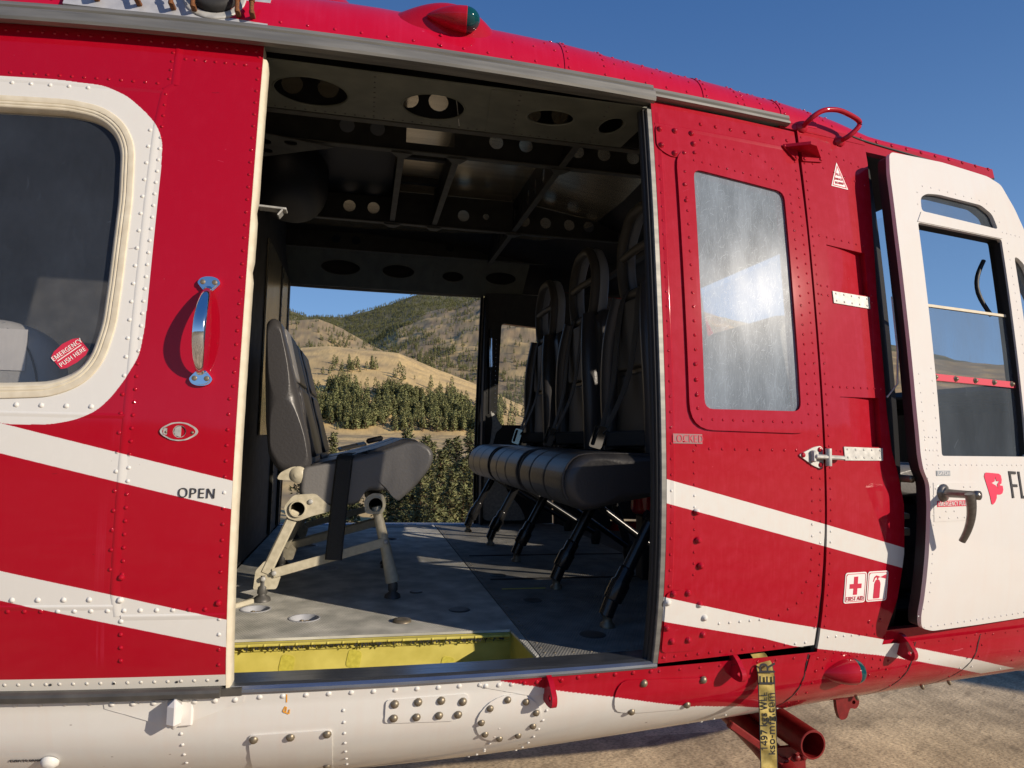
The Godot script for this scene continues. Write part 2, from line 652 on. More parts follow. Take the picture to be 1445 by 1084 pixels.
func make_materials():
	M.dents = noise_tex(0.006, 31, 512, 3, true, 0, 1, 3.0)
	var extent_door := [-1.36, -0.2, -0.03, 1.3]
	var w := WHITE
	var door_areas := [
		[w, [-1.34, 1.10, -1.24, 1.144, -0.710, 1.144, -0.603, 1.144, -0.516, 1.137, -0.474, 1.119, -0.438, 1.088, -0.414, 1.061, -0.401, 1.028, -0.398, 0.963, -0.398, 0.773, -0.399, 0.660, -0.404, 0.605, -0.424, 0.561, -0.447, 0.524, -0.471, 0.499, -0.503, 0.484, -0.545, 0.475, -0.616, 0.474, -1.30, 0.64]],
		[w, [-1.36, 0.653, -0.616, 0.474, -0.413, 0.425, -0.19, 0.371, -0.19, 0.320, -0.416, 0.374, -0.620, 0.423, -1.36, 0.602]],
		[w, [-1.36, 0.402, -0.607, 0.220, -0.417, 0.176, -0.19, 0.120, -0.19, 0.069, -0.405, 0.121, -0.605, 0.168, -1.36, 0.350]],
		[Color(0.80, 0.79, 0.75), [-1.36, 0.0265, -0.19, 0.0265, -0.19, -0.03, -1.36, -0.03]],
	]
	M.door = gloss(livery(-1.36, -0.2, -0.03, 1.3, 1200.0, RED, door_areas, 3, [[-0.452, 0.36, 0.14, 0.016, 0.16], [-0.44, 0.14, 0.04, 0.006, 0.3], [-0.447, 0.14, 0.04, 0.004, 0.25], [-0.44, 0.485, 0.43, 0.02, 0.12]], 0.10))
	var fwd := [
		[w, [0.6, 0.398, 1.05, 0.2868, 1.32, 0.2182, 1.32, 0.1685, 1.05, 0.236, 0.6, 0.347]],
		[w, [0.6, 0.1505, 0.895, 0.078, 1.044, 0.047, 1.248, 0.003, 1.354, -0.027, 1.603, -0.086, 1.843, -0.153, 1.7, -0.153, 1.544, -0.107, 1.381, -0.067, 1.248, -0.039, 1.157, -0.023, 0.983, 0.008, 0.901, 0.032, 0.6, 0.097]],
	]
	M.fwd = gloss(livery(0.6, 2.2, -0.3, 1.33, 1250.0, RED, fwd, 11, [[0.82, 1.14, 1.0, 0.05, 0.2], [1.17, 0.9, 0.6, 0.02, 0.1], [1.15, 1.17, 0.95, 0.04, 0.16], [1.2, 0.42, 0.1, 0.02, 0.1], [0.72, 0.9, 0.72, 0.01, 0.2], [1.12, 0.42, 0.2, 0.03, 0.08], [0.9, 1.19, 1.1, 0.06, 0.12]]))
	var bel := [
		[w, [-3.4, 0.05, 0.245, 0.05, 0.249, -0.006, 0.357, -0.031, 0.417, -0.047, 0.551, -0.072, 0.726, -0.113, 0.877, -0.138, 1.020, -0.175, 1.09, -0.21, 1.04, -0.36, -3.4, -0.36]],
		fwd[1],
	]
	M.belly = gloss(livery(-1.2, 2.4, -0.36, 0.06, 568.0, RED, bel, 19, [[-0.2, -0.05, -0.3, 0.1, 0.1], [0.9, -0.1, -0.26, 0.05, 0.14], [1.1, -0.1, -0.26, 0.06, 0.2], [1.3, -0.05, -0.25, 0.1, 0.16], [1.5, -0.03, -0.24, 0.15, 0.14], [1.75, 0.0, -0.22, 0.2, 0.16]]))
	M.red = gloss(livery(0.0, 0.3, 0.0, 0.3, 1000.0, RED, [], 23))
	M.red.uv1_triplanar = true
	M.red.uv1_scale = Vector3.ONE * 2.0
	M.roof = M.red.duplicate()
	M.roof.albedo_texture = livery(0.0, 0.3, 0.0, 0.3, 1000.0, Color(0.72, 0.01, 0.175), [], 29)
	M.white = gloss(livery(0.0, 0.4, 0.0, 0.4, 1000.0, Color(0.85, 0.84, 0.83), [], 41))
	M.white.uv1_triplanar = true
	M.white.uv1_world_triplanar = true
	M.rail = worn(mat(0.3, 0.3, 0.28, 0.5, 0.35), 0.02, 5, Color(0.38, 0.38, 0.37), Color(0.56, 0.555, 0.53), 1.0)
	M.rail.uv1_scale = Vector3(0.35, 4.0, 4.0)
	M.track = worn(mat(0.2, 0.2, 0.2, 0.5, 0.3), 0.02, 6, Color(0.22, 0.22, 0.22), Color(0.42, 0.41, 0.39), 1.0)
	M.steel = worn(mat(0.5, 0.52, 0.55, 0.27, 0.9), 0.03, 8, Color(0.56, 0.59, 0.64), Color(0.70, 0.73, 0.78), 2.0)
	M.steel.uv1_scale = Vector3(0.6, 5.0, 5.0)
	M.steel_dark = worn(mat(0.2, 0.2, 0.2, 0.3, 0.8), 0.05, 10, Color(0.40, 0.39, 0.38), Color(0.56, 0.54, 0.52), 3.0)
	M.alu = worn(mat(0.6, 0.6, 0.6, 0.62, 0.35), 0.05, 9, Color(0.62, 0.62, 0.61), Color(0.80, 0.80, 0.78), 2.0)
	M.chrome = mat(0.86, 0.87, 0.88, 0.07, 1.0)
	M.cream = worn(mat(0.6, 0.5, 0.35, 0.8), 0.03, 12, Color(0.77, 0.73, 0.64), Color(0.86, 0.83, 0.75), 2.0)
	M.inner = worn(mat(0.1, 0.1, 0.1, 0.7), 0.02, 14, Color(0.20, 0.20, 0.20), Color(0.30, 0.30, 0.30), 1.5)
	M.frame_dark = worn(mat(0.04, 0.04, 0.04, 0.6), 0.02, 15, Color(0.11, 0.115, 0.115), Color(0.185, 0.185, 0.18), 1.5)
	M.flange = worn(mat(0.1, 0.1, 0.1, 0.55), 0.02, 16, Color(0.26, 0.26, 0.24), Color(0.36, 0.36, 0.33), 1.5)
	M.soffit = worn(mat(0.2, 0.2, 0.17, 0.5), 0.02, 17, Color(0.33, 0.34, 0.30), Color(0.42, 0.43, 0.38), 1.2)
	M.ceiling = worn(mat(0.4, 0.4, 0.36, 0.26, 0.8), 0.01, 18, Color(0.78, 0.73, 0.62), Color(0.93, 0.88, 0.76), 1.2)
	M.ceiling.uv1_scale = Vector3(0.5, 1, 5)
	M.black = mat(0.012, 0.012, 0.013, 0.55)
	M.black_gloss = mat(0.012, 0.012, 0.013, 0.25)
	M.rubber = mat(0.02, 0.02, 0.021, 0.7)
	M.yellow = worn(mat(0.4, 0.36, 0.03, 0.6), 0.012, 20, Color(0.74, 0.69, 0.31), Color(0.84, 0.79, 0.41), 2.0)
	M.floor = worn(mat(0.3, 0.3, 0.29, 0.7), 0.01, 21, Color(0.60, 0.60, 0.57), Color(0.88, 0.87, 0.83), 1.4)
	M.floor.normal_enabled = true
	M.floor.normal_texture = tread()
	M.floor.normal_scale = 0.6
	M.floor.uv1_triplanar = false
	M.floor.uv1_scale = Vector3.ONE
	M.mat = M.floor.duplicate()
	M.mat.albedo_texture = tint_tex(0.012, 22, Color(0.40, 0.40, 0.39), Color(0.58, 0.57, 0.54))
	M.leather = mat(0.045, 0.043, 0.044, 0.38)
	M.leather.normal_enabled = true
	M.leather.normal_texture = noise_tex(0.09, 24, 512, 3, true, 0, 1, 1.4)
	M.leather.normal_scale = 0.28
	M.leather.uv1_triplanar = true
	M.leather.uv1_scale = Vector3.ONE * 2.0
	M.grey_leather = M.leather.duplicate()
	M.grey_leather.albedo_color = lin(0.17, 0.165, 0.16)
	M.pale_leather = M.leather.duplicate()
	M.pale_leather.albedo_color = lin(0.52, 0.51, 0.49)
	M.seat_frame = worn(mat(0.5, 0.45, 0.34, 0.45), 0.03, 25, Color(0.68, 0.65, 0.56), Color(0.80, 0.77, 0.68), 3.0)
	M.headrest = mat(0.065, 0.060, 0.050, 0.6)
	M.shell_grey = mat(0.24, 0.26, 0.29, 0.45)
	M.webbing = mat(0.035, 0.035, 0.033, 0.75)
	M.webbing.normal_enabled = true
	M.webbing.normal_texture = weave()
	M.webbing.normal_scale = 0.7
	M.webbing.uv1_triplanar = true
	M.webbing.uv1_scale = Vector3.ONE * 40.0
	M.strap = worn(mat(0.5, 0.4, 0.15, 0.85), 0.04, 26, Color(0.62, 0.54, 0.27), Color(0.78, 0.70, 0.42), 4.0)
	M.strap.normal_enabled = true
	M.strap.normal_texture = weave()
	M.strap.normal_scale = 0.8
	M.ink = mat(0.03, 0.03, 0.035, 0.7)
	M.ink_red = mat(0.55, 0.02, 0.06, 0.6)
	M.ink_white = mat(0.8, 0.78, 0.76, 0.6)
	M.ink_orange = mat(0.75, 0.33, 0.02, 0.8)
	M.decal_grey = mat(0.30, 0.16, 0.16, 0.7)
	M.pink = mat(0.80, 0.03, 0.09, 0.5)
	M.label_grey = mat(0.30, 0.33, 0.36, 0.6)
	M.bolt = worn(mat(0.3, 0.26, 0.2, 0.45, 0.6), 0.08, 27, Color(0.42, 0.38, 0.32), Color(0.62, 0.58, 0.5), 8.0)
	M.rust = worn(mat(0.3, 0.15, 0.06, 0.85), 0.06, 28, Color(0.25, 0.14, 0.08), Color(0.60, 0.38, 0.18), 9.0)
	M.plate_grey = worn(mat(0.5, 0.5, 0.5, 0.5, 0.2), 0.02, 30, Color(0.62, 0.63, 0.66), Color(0.76, 0.77, 0.78), 3.0)
	M.red_steel = worn(mat(0.3, 0.02, 0.02, 0.45), 0.03, 33, Color(0.40, 0.05, 0.06), Color(0.52, 0.11, 0.11), 2.0)
	M.teal = StandardMaterial3D.new()
	M.teal.albedo_color = lin(0.004, 0.055, 0.065)
	M.teal.roughness = 0.06
	M.glass = pane(Color(0.55, 0.6, 0.65, 0.07), 0.02, null)
	M.glass_smoke = pane(Color(0.16, 0.18, 0.2, 0.42), 0.04, null)
	M.glass_scratched = pane(Color(1, 1, 1, 1), 0.27, scratches(1, 0.57, 6500, Color(0.58, 0.635, 0.69)))
	M.glass_scratched.metallic_specular = 0.22
	M.glass_hazy = pane(Color(1, 1, 1, 1), 0.10, scratches(5, 0.40, 260, Color(0.40, 0.44, 0.48)))
	M.glass_door = pane(Color(1, 1, 1, 1), 0.06, scratches(9, 0.36, 200, Color(0.30, 0.325, 0.36)))
	M.glass_green = pane(Color(0.4, 0.6, 0.55, 0.25), 0.05, null)

func pane(col: Color, rough: float, tex) -> StandardMaterial3D:
	var m := StandardMaterial3D.new()
	m.transparency = BaseMaterial3D.TRANSPARENCY_ALPHA
	m.albedo_color = col
	m.roughness = rough
	m.metallic_specular = 0.6
	if tex != null:
		m.albedo_texture = tex
	return m
# a hazy, scratched acrylic pane: how much of it is covered by film and scratches
func scratches(seed_: int, base_alpha: float, count: int, col: Color) -> ImageTexture:
	var S := 768
	var f := FastNoiseLite.new()
	f.seed = seed_
	f.frequency = 0.004
	f.fractal_octaves = 4
	var g := FastNoiseLite.new()
	g.seed = seed_ + 3
	g.frequency = 0.05
	var al := PackedFloat32Array()
	al.resize(S * S)
	for y in S:
		for x in S:
			al[y * S + x] = base_alpha * (1.0 + 0.34 * f.get_noise_2d(x, y * 0.8) + 0.10 * g.get_noise_2d(x * 2.0, y * 0.3))
	var rng := RandomNumberGenerator.new()
	rng.seed = seed_
	for k in count:
		var p := Vector2(rng.randf() * S, rng.randf() * S)
		var a := rng.randfn(-0.9, 0.55) if rng.randf() < 0.7 else rng.randf() * TAU
		var bend := rng.randfn(0.0, 0.012)
		var len := int(rng.randf_range(5, 80) * rng.randf() * rng.randf()) + 3
		var st := 0.04 + 0.5 * pow(rng.randf(), 3.0)
		for s in len:
			a += bend
			p += Vector2(cos(a), sin(a))
			if p.x < 1 or p.y < 1 or p.x >= S - 1 or p.y >= S - 1:
				break
			al[int(p.y) * S + int(p.x)] += st
	var bytes := PackedByteArray()
	bytes.resize(S * S * 4)
	for k in S * S:
		bytes[k * 4] = int(col.r * 255)
		bytes[k * 4 + 1] = int(col.g * 255)
		bytes[k * 4 + 2] = int(col.b * 255)
		bytes[k * 4 + 3] = int(clampf(al[k], 0.03, 0.95) * 255)
	return ImageTexture.create_from_image(Image.create_from_data(S, S, false, Image.FORMAT_RGBA8, bytes))
func tread() -> ImageTexture:
	# staggered round studs of a floor plate, 12 to the tile
	var S := 1008
	var bytes := PackedByteArray()
	bytes.resize(S * S)
	for y in S:
		for x in S:
			var u := float(x) / 12.0
			var w := float(y) / 12.0
			if int(w) % 2 == 1:
				u += 0.5
			var dx := u - floorf(u) - 0.5
			var dy := w - floorf(w) - 0.5
			bytes[y * S + x] = int(255 * clampf(1.9 - 5.0 * sqrt(dx * dx + dy * dy), 0.0, 1.0))
	var im := Image.create_from_data(S, S, false, Image.FORMAT_L8, bytes)
	im.convert(Image.FORMAT_RGBA8)
	im.bump_map_to_normal_map(6.0)
	return ImageTexture.create_from_image(im)
func weave() -> ImageTexture:
	var S := 64
	var bytes := PackedByteArray()
	bytes.resize(S * S)
	for y in S:
		for x in S:
			bytes[y * S + x] = int(127 + 60 * sin((x + y) * TAU / 16.0) + 60 * sin((x - y) * TAU / 16.0))
	var im := Image.create_from_data(S, S, false, Image.FORMAT_L8, bytes)
	im.convert(Image.FORMAT_RGBA8)
	im.bump_map_to_normal_map(4.0)
	return ImageTexture.create_from_image(im)

# ---------------------------------------------------------------- the land
const EYE := Vector3(0, 0.46837, 2.60066)
var nz := FastNoiseLite.new()
var nf := FastNoiseLite.new()
var K_KNOLL := P2([-1.0, 0.07, -0.5, 0.09, -0.2, 0.112, -0.087, 0.120, -0.051, 0.124, -0.004, 0.122, 0.046, 0.119, 0.073, 0.109, 0.107, 0.097, 0.161, 0.079, 0.191, 0.066, 0.255, 0.040, 0.4, 0.012, 1.0, 0.01])
var K_LEFT := P2([-1.0, 0.12, -0.4, 0.15, -0.2, 0.158, -0.103, 0.160, -0.068, 0.163, -0.036, 0.152, -0.001, 0.134, 0.05, 0.11, 0.2, 0.08, 1.0, 0.06])
var K_RIGHT := P2([-1.0, 0.02, -0.2, 0.05, -0.06, 0.10, -0.001, 0.131, 0.013, 0.138, 0.044, 0.164, 0.084, 0.182, 0.127, 0.194, 0.167, 0.213, 0.27, 0.235, 0.4, 0.23, 0.7, 0.18, 1.0, 0.15])
var K_FAR := P2([-1.0, 0.16, -0.4, 0.18, -0.2, 0.182, -0.104, 0.172, -0.081, 0.165, -0.066, 0.167, -0.032, 0.169, -0.006, 0.178, 0.032, 0.192, 0.064, 0.206, 0.103, 0.213, 0.2, 0.22, 0.4, 0.21, 1.0, 0.17])
func along(t: PackedVector2Array, u: float) -> float:
	if u <= t[0].x:
		return t[0].y
	for k in range(1, t.size()):
		if u <= t[k].x:
			var f := (u - t[k - 1].x) / (t[k].x - t[k - 1].x)
			return lerpf(t[k - 1].y, t[k].y, f)
	return t[t.size() - 1].y
# height and which hill it belongs to: 0 valley, 1 knoll, 2 brown hill, 3 mountain, 4 wooded ridge
func land(x: float, z: float) -> Vector2:
	var s := EYE.z - z
	var r := Vector2(x, z - EYE.z).length()
	var base := lerp_table(r, [0, 50, 90, 200, 330, 450, 560, 1400, 2400], [-1.03, -1.03, -1.6, -4.0, -6.0, -3.5, 4.0, 30.0, 90.0])
	if s > 9.5:
		var dip := lerp_table(s, [9.5, 14, 24, 45, 90, 200, 330, 450, 560, 1400, 2400], [-1.03, -2.2, -6.0, -12.0, -16.0, -15.0, -9.5, -3.5, 4.0, 30.0, 90.0])
		base = lerpf(base, dip, smoothstep(0.2, 0.6, s / r))
	base += nz.get_noise_2d(x * 2.0, z * 2.0) * clampf((r - 38) / 60.0, 0, 1) * (1.0 if r > 60 else 0.0) * 1.6
	if r < 300:
		return Vector2(base, 0)
	var w := nz.get_noise_2d(x * 0.55, z * 0.55)
	var w2 := nz.get_noise_2d(x * 1.7 + 900, z * 1.7)
	if s < r * 0.35:
		# the sides and the country behind the photographer: low dry hills
		var hb := base + maxf(0.0, r - 900) * (0.09 + 0.05 * w) * exp(-maxf(0.0, r - 2600) / 1800.0)
		return Vector2(hb, 3)
	var u := x / s
	var id := 0.0
	var y := base
	var ridges := [[1, K_KNOLL, 900.0, 360.0, 5.0, 1.2], [2, K_LEFT, 1900.0, 700.0, 14.0, 1.1], [3, K_RIGHT, 2700.0, 1500.0, 26.0, 1.15], [4, K_FAR, 4000.0, 1900.0, 26.0, 1.0]]
	for q in ridges:
		var D: float = q[2]
		var H := EYE.y + along(q[1], u) * D
		var foot := 4.0 if q[0] == 1 else 30.0
		var h := 0.0
		if s <= D:
			var t := clampf(1.0 - (D - s) / q[3], -4.0, 1.0)
			var prof := 1.0 - pow(1.0 - maxf(t, 0.0), 1.25) if q[0] == 1 else pow(maxf(t, 0.0), q[5] * 0.9)
			h = foot + (H - foot) * prof - maxf(0.0, -t) * 130.0
			h += (w * q[4] * 1.5 + w2 * q[4] * 0.45) * maxf(0.0, t) * (1.0 - t * t * 0.86)
		else:
			h = H - (s - D) * 0.22
		h += w2 * q[4] * 0.10
		if h > y:
			y = h
			id = q[0]
	if s < r * 0.5:
		var b2 := base + maxf(0.0, r - 900) * 0.1 * exp(-maxf(0.0, r - 2600) / 1800.0)
		var t2 := smoothstep(0.35, 0.5, s / r)
		y = lerpf(b2, y, t2)
	return Vector2(y, id)
func land_color(x: float, z: float, h: Vector2, steep: float) -> Color:
	var a := nf.get_noise_2d(x * 0.02, z * 0.02)
	var b := nf.get_noise_2d(x * 0.11, z * 0.11)
	var d := nf.get_noise_2d(x * 0.004 + 50, z * 0.004)
	var gold := Vector3(0.60, 0.43, 0.19)
	var brown := Vector3(0.255, 0.19, 0.112)
	var sage := Vector3(0.19, 0.165, 0.10)
	var wood := Vector3(0.09, 0.092, 0.045)
	var c := gold
	match int(h.y):
		0:
			var tr := nf.get_noise_2d(x * 0.012, z * 0.16)
			c = gold.lerp(brown, clampf(0.25 + tr * 1.8 + b * 0.6, 0, 0.95)).lerp(sage, clampf(nf.get_noise_2d(x * 0.03 + 9, z * 0.09) * 1.9 - 0.15, 0, 0.8))
		1: c = gold.lerp(brown, clampf(0.12 + a * 0.9 + steep * 0.2, 0, 0.9)).lerp(sage, clampf(b * 0.9 - 0.1, 0, 0.5))
		2: c = brown.lerp(gold, clampf(0.15 + a, 0, 0.4)).lerp(sage, clampf(0.2 + b * 1.2, 0, 0.7))
		3: c = brown.lerp(gold, clampf(0.2 + d * 1.6, 0, 0.75)).lerp(sage, clampf(0.15 + a * 1.3 + b * 0.5, 0, 0.8))
		4: c = wood.lerp(sage, clampf(0.3 + a, 0, 1))
	c *= 1.0 + b * 0.22 + nf.get_noise_2d(x * 0.5, z * 0.5) * 0.22
	return Color(c.x, c.y, c.z)

func make_land():
	nz.seed = 77
	nz.frequency = 0.006
	nz.fractal_octaves = 5
	nf.seed = 12
	nf.frequency = 1.0
	nf.fractal_octaves = 4
	var th := []
	var a := -180.0
	while a < 180.0:
		th.append(a)
		a += 0.08 if a > -9.0 and a < 18.0 else (0.6 if a > -40 and a < 50 else 4.0)
	th.append(180.0)
	var rs := [0.0, 6.0, 9.0, 10.0, 11.0, 12.5, 14.0, 16.0, 18.0, 21.0, 24.0, 28.0, 33.0, 38.0]
	var r := 44.0
	while r < 5200.0:
		rs.append(r)
		r *= 1.045 if r < 200 else (1.013 if r < 1000 else 1.02)
	rs.append(7000.0)
	rs.append(12000.0)
	var rows := []
	var cols := []
	for q in rs:
		var row := PackedVector3Array()
		var cr := PackedColorArray()
		for t in th:
			var w := deg_to_rad(t)
			var x: float = EYE.x + q * sin(w)
			var z: float = EYE.z - q * cos(w)
			var h := land(x, z)
			if q > 5300.0:
				h.x = 40.0
			row.append(Vector3(x, h.x, z))
			cr.append(land_color(x, z, h, 0.0))
		rows.append(row)
		cols.append(cr)
	var mb := MB.new()
	grid(mb, rows, false, Vector2(1, 1), cols)
	M.land = mat(1, 1, 1, 1.0)
	M.land.albedo_color = Color.WHITE
	M.land.vertex_color_use_as_albedo = true
	kind(obj("hills", self, [[mb, M.land]]), "structure")
	# the pad
	var pb := MB.new()
	var pr := []
	for k in 41:
		var prow := PackedVector3Array()
		for j in 41:
			prow.append(Vector3(-30 + k * 1.5, PAD_Y, 30 - j * 0.922))
		pr.append(prow)
	grid(pb, pr, false, Vector2(60, 60))
	kind(obj("ground", self, [[pb, ground_material()]]), "structure")

func ground_material() -> StandardMaterial3D:
	var S := 1024
	var a := FastNoiseLite.new(); a.seed = 4; a.frequency = 0.004; a.fractal_octaves = 6
	var b := FastNoiseLite.new(); b.seed = 9; b.frequency = 0.02; b.fractal_octaves = 4
	var d := FastNoiseLite.new(); d.seed = 15; d.frequency = 0.16; d.fractal_octaves = 2
	var im := Image.create(S, S, false, Image.FORMAT_RGBA8)
	var hb := PackedByteArray()
	hb.resize(S * S)
	var by := PackedByteArray()
	by.resize(S * S * 4)
	for y in S:
		for x in S:
			var streak := b.get_noise_2d(x * 0.22 + y * 0.05, y * 1.5)
			var diag := maxf(0.0, b.get_noise_2d((x + y) * 0.25 + 300, (x - y) * 1.3) - 0.22) * 1.7
			var v := 0.55 + 0.5 * a.get_noise_2d(x, y) + 0.24 * streak + 0.22 * d.get_noise_2d(x, y) - 0.35 * diag
			var speck := d.get_noise_2d(x * 1.7 + 77, y * 1.7)
			if speck < -0.5:
				v -= 0.55
			v = clampf(v, 0.0, 1.0)
			var c := Color(0.48, 0.42, 0.34).lerp(Color(0.94, 0.85, 0.70), v)
			var at := (y * S + x) * 4
			by[at] = int(c.r * 255); by[at + 1] = int(c.g * 255); by[at + 2] = int(c.b * 255); by[at + 3] = 255
			hb[y * S + x] = int(255 * clampf(0.5 + 0.3 * streak + 0.35 * d.get_noise_2d(x, y) - 0.2 * diag, 0, 1))
	im = Image.create_from_data(S, S, false, Image.FORMAT_RGBA8, by)
	var hm := Image.create_from_data(S, S, false, Image.FORMAT_L8, hb)
	hm.convert(Image.FORMAT_RGBA8)
	hm.bump_map_to_normal_map(5.0)
	var m := StandardMaterial3D.new()
	m.albedo_texture = ImageTexture.create_from_image(im)
	m.normal_enabled = true
	m.normal_texture = ImageTexture.create_from_image(hm)
	m.normal_scale = 0.1
	m.roughness = 0.95
	m.uv1_scale = Vector3(0.2, 0.2, 0.2)
	return m

# ---------------------------------------------------------------- trees
var rng := RandomNumberGenerator.new()
func crown_colors() -> Array:
	return [Vector3(0.155, 0.160, 0.062), Vector3(0.130, 0.142, 0.056), Vector3(0.185, 0.172, 0.070), Vector3(0.115, 0.130, 0.052)]
func near_tree_meshes(h: float, seed_: int) -> Array:
	var g := RandomNumberGenerator.new()
	g.seed = seed_
	var tr := MB.new()
	var pts := []
	var sz := []
	for k in 9:
		var t := k / 8.0
		pts.append(Vector3(g.randf_range(-0.05, 0.05) * h * 0.1, h * t * 0.97, g.randf_range(-0.05, 0.05) * h * 0.1))
		sz.append(Vector2.ONE * lerpf(0.021, 0.002, t) * h)
	sweep(tr, pts, sz, Vector3(1, 0, 0), 8)
	var cr := MB.new()
	var y := h * 0.06
	while y < h * 0.985:
		var t := y / h
		var reach := h * 0.27 * pow(1.0 - t, 0.66) * (0.65 + 0.35 * sin(y * 2.1 + seed_)) + h * 0.012
		var nb := 5 + g.randi() % 3
		var a0 := g.randf() * TAU
		for b in nb:
			var a := a0 + TAU * b / nb + g.randf_range(-0.35, 0.35)
			var L := reach * g.randf_range(0.6, 1.2)
			var dir := Vector3(cos(a), lerpf(-0.12, 0.55, t * t), sin(a)).normalized()
			var start := Vector3(0, y + g.randf_range(-0.1, 0.1), 0)
			if g.randf() < 0.06:
				continue
			bar(tr, start, start + dir * L * 0.85, 0.012 * h * 0.2, 0.012 * h * 0.2, Vector3.UP, 0.0)
			var n := maxi(3, int(L / (h * 0.014)))
			for s in n:
				var f := (s + g.randf()) / n
				if f < 0.12:
					continue
				var p := start + dir * L * f + Vector3(g.randfn(), g.randfn() * 0.6, g.randfn()) * h * 0.012
				p.y -= f * f * L * 0.12
				var tone := g.randf_range(0.65, 1.35)
				for leaf in 3:
					var q := h * g.randf_range(0.013, 0.027)
					var d1 := Vector3(g.randfn(), g.randfn() * 0.6 + 0.25, g.randfn()).normalized()
					d1 = (d1 + dir * 0.8).normalized()
					var d2 := d1.cross(Vector3(g.randfn(), g.randfn(), g.randfn())).normalized()
					var base: Vector3 = crown_colors()[(s + leaf) % 4] * tone
					var col := Color(base.x, base.y, base.z)
					var nn := (d1.cross(d2) * 0.4 + dir + Vector3(0, 0.7, 0)).normalized()
					var i0 := cr.add(p - d2 * q * 0.35, nn, Vector2.ZERO, col)
					var i1 := cr.add(p + d2 * q * 0.35, nn, Vector2.ZERO, col)
					var i2 := cr.add(p + d1 * q * 1.6, nn, Vector2.ZERO, col)
					cr.tri(i0, i1, i2)
		y += h * lerpf(0.030, 0.018, t)
	return [tr, cr]
func far_tree_mesh(seed_: int, tiers: int, segs: int) -> MB:
	# one metre tall; an uneven stack of ragged skirts on a short stem
	var g := RandomNumberGenerator.new()
	g.seed = seed_
	var mb := MB.new()
	var wide := g.randf_range(0.15, 0.24)
	var low := g.randf_range(0.08, 0.24)
	var lean := Vector3(g.randf_range(-0.04, 0.04), 0, g.randf_range(-0.04, 0.04))
	for k in tiers * segs:
		var y := low + (1.0 - low) * pow(g.randf(), 1.15)
		var f := (y - low) / (1.0 - low)
		var lobe := 0.72 + 0.4 * sin(y * 23.0 + seed_) * g.randf()
		var rad := (wide * pow(1.0 - f, 0.62) * lobe + 0.012) * (0.35 + 0.65 * sqrt(g.randf()))
		var a := g.randf() * TAU
		var p := lean * f + Vector3(cos(a) * rad, y - 0.02, sin(a) * rad)
		var base: Vector3 = crown_colors()[(k + seed_) % 4] * g.randf_range(1.0, 1.65)
		var col := Color(base.x, base.y, base.z)
		var outw := Vector3(cos(a), 0.6, sin(a)).normalized()
		var q := lerpf(0.085, 0.045, f) * g.randf_range(0.7, 1.3)
		var d1 := (outw * Vector3(1, -0.2, 1) + Vector3(g.randfn(), g.randfn(), g.randfn()) * 0.45).normalized()
		var d2 := d1.cross(Vector3(g.randfn(), g.randfn() + 0.8, g.randfn())).normalized()
		var i0 := mb.add(p - d2 * q * 0.6, outw, Vector2.ZERO, col)
		var i1 := mb.add(p + d2 * q * 0.6, outw, Vector2.ZERO, col)
		var i2 := mb.add(p + d1 * q, outw, Vector2.ZERO, col)
		mb.tri(i0, i1, i2)
	return mb
func far_trunk_mesh() -> MB:
	var mb := MB.new()
	sweep(mb, [Vector3(0, -0.06, 0), Vector3(0, 0.4, 0)], [Vector2(0.022, 0.022), Vector2(0.014, 0.014)], Vector3.RIGHT, 5, false)
	return mb

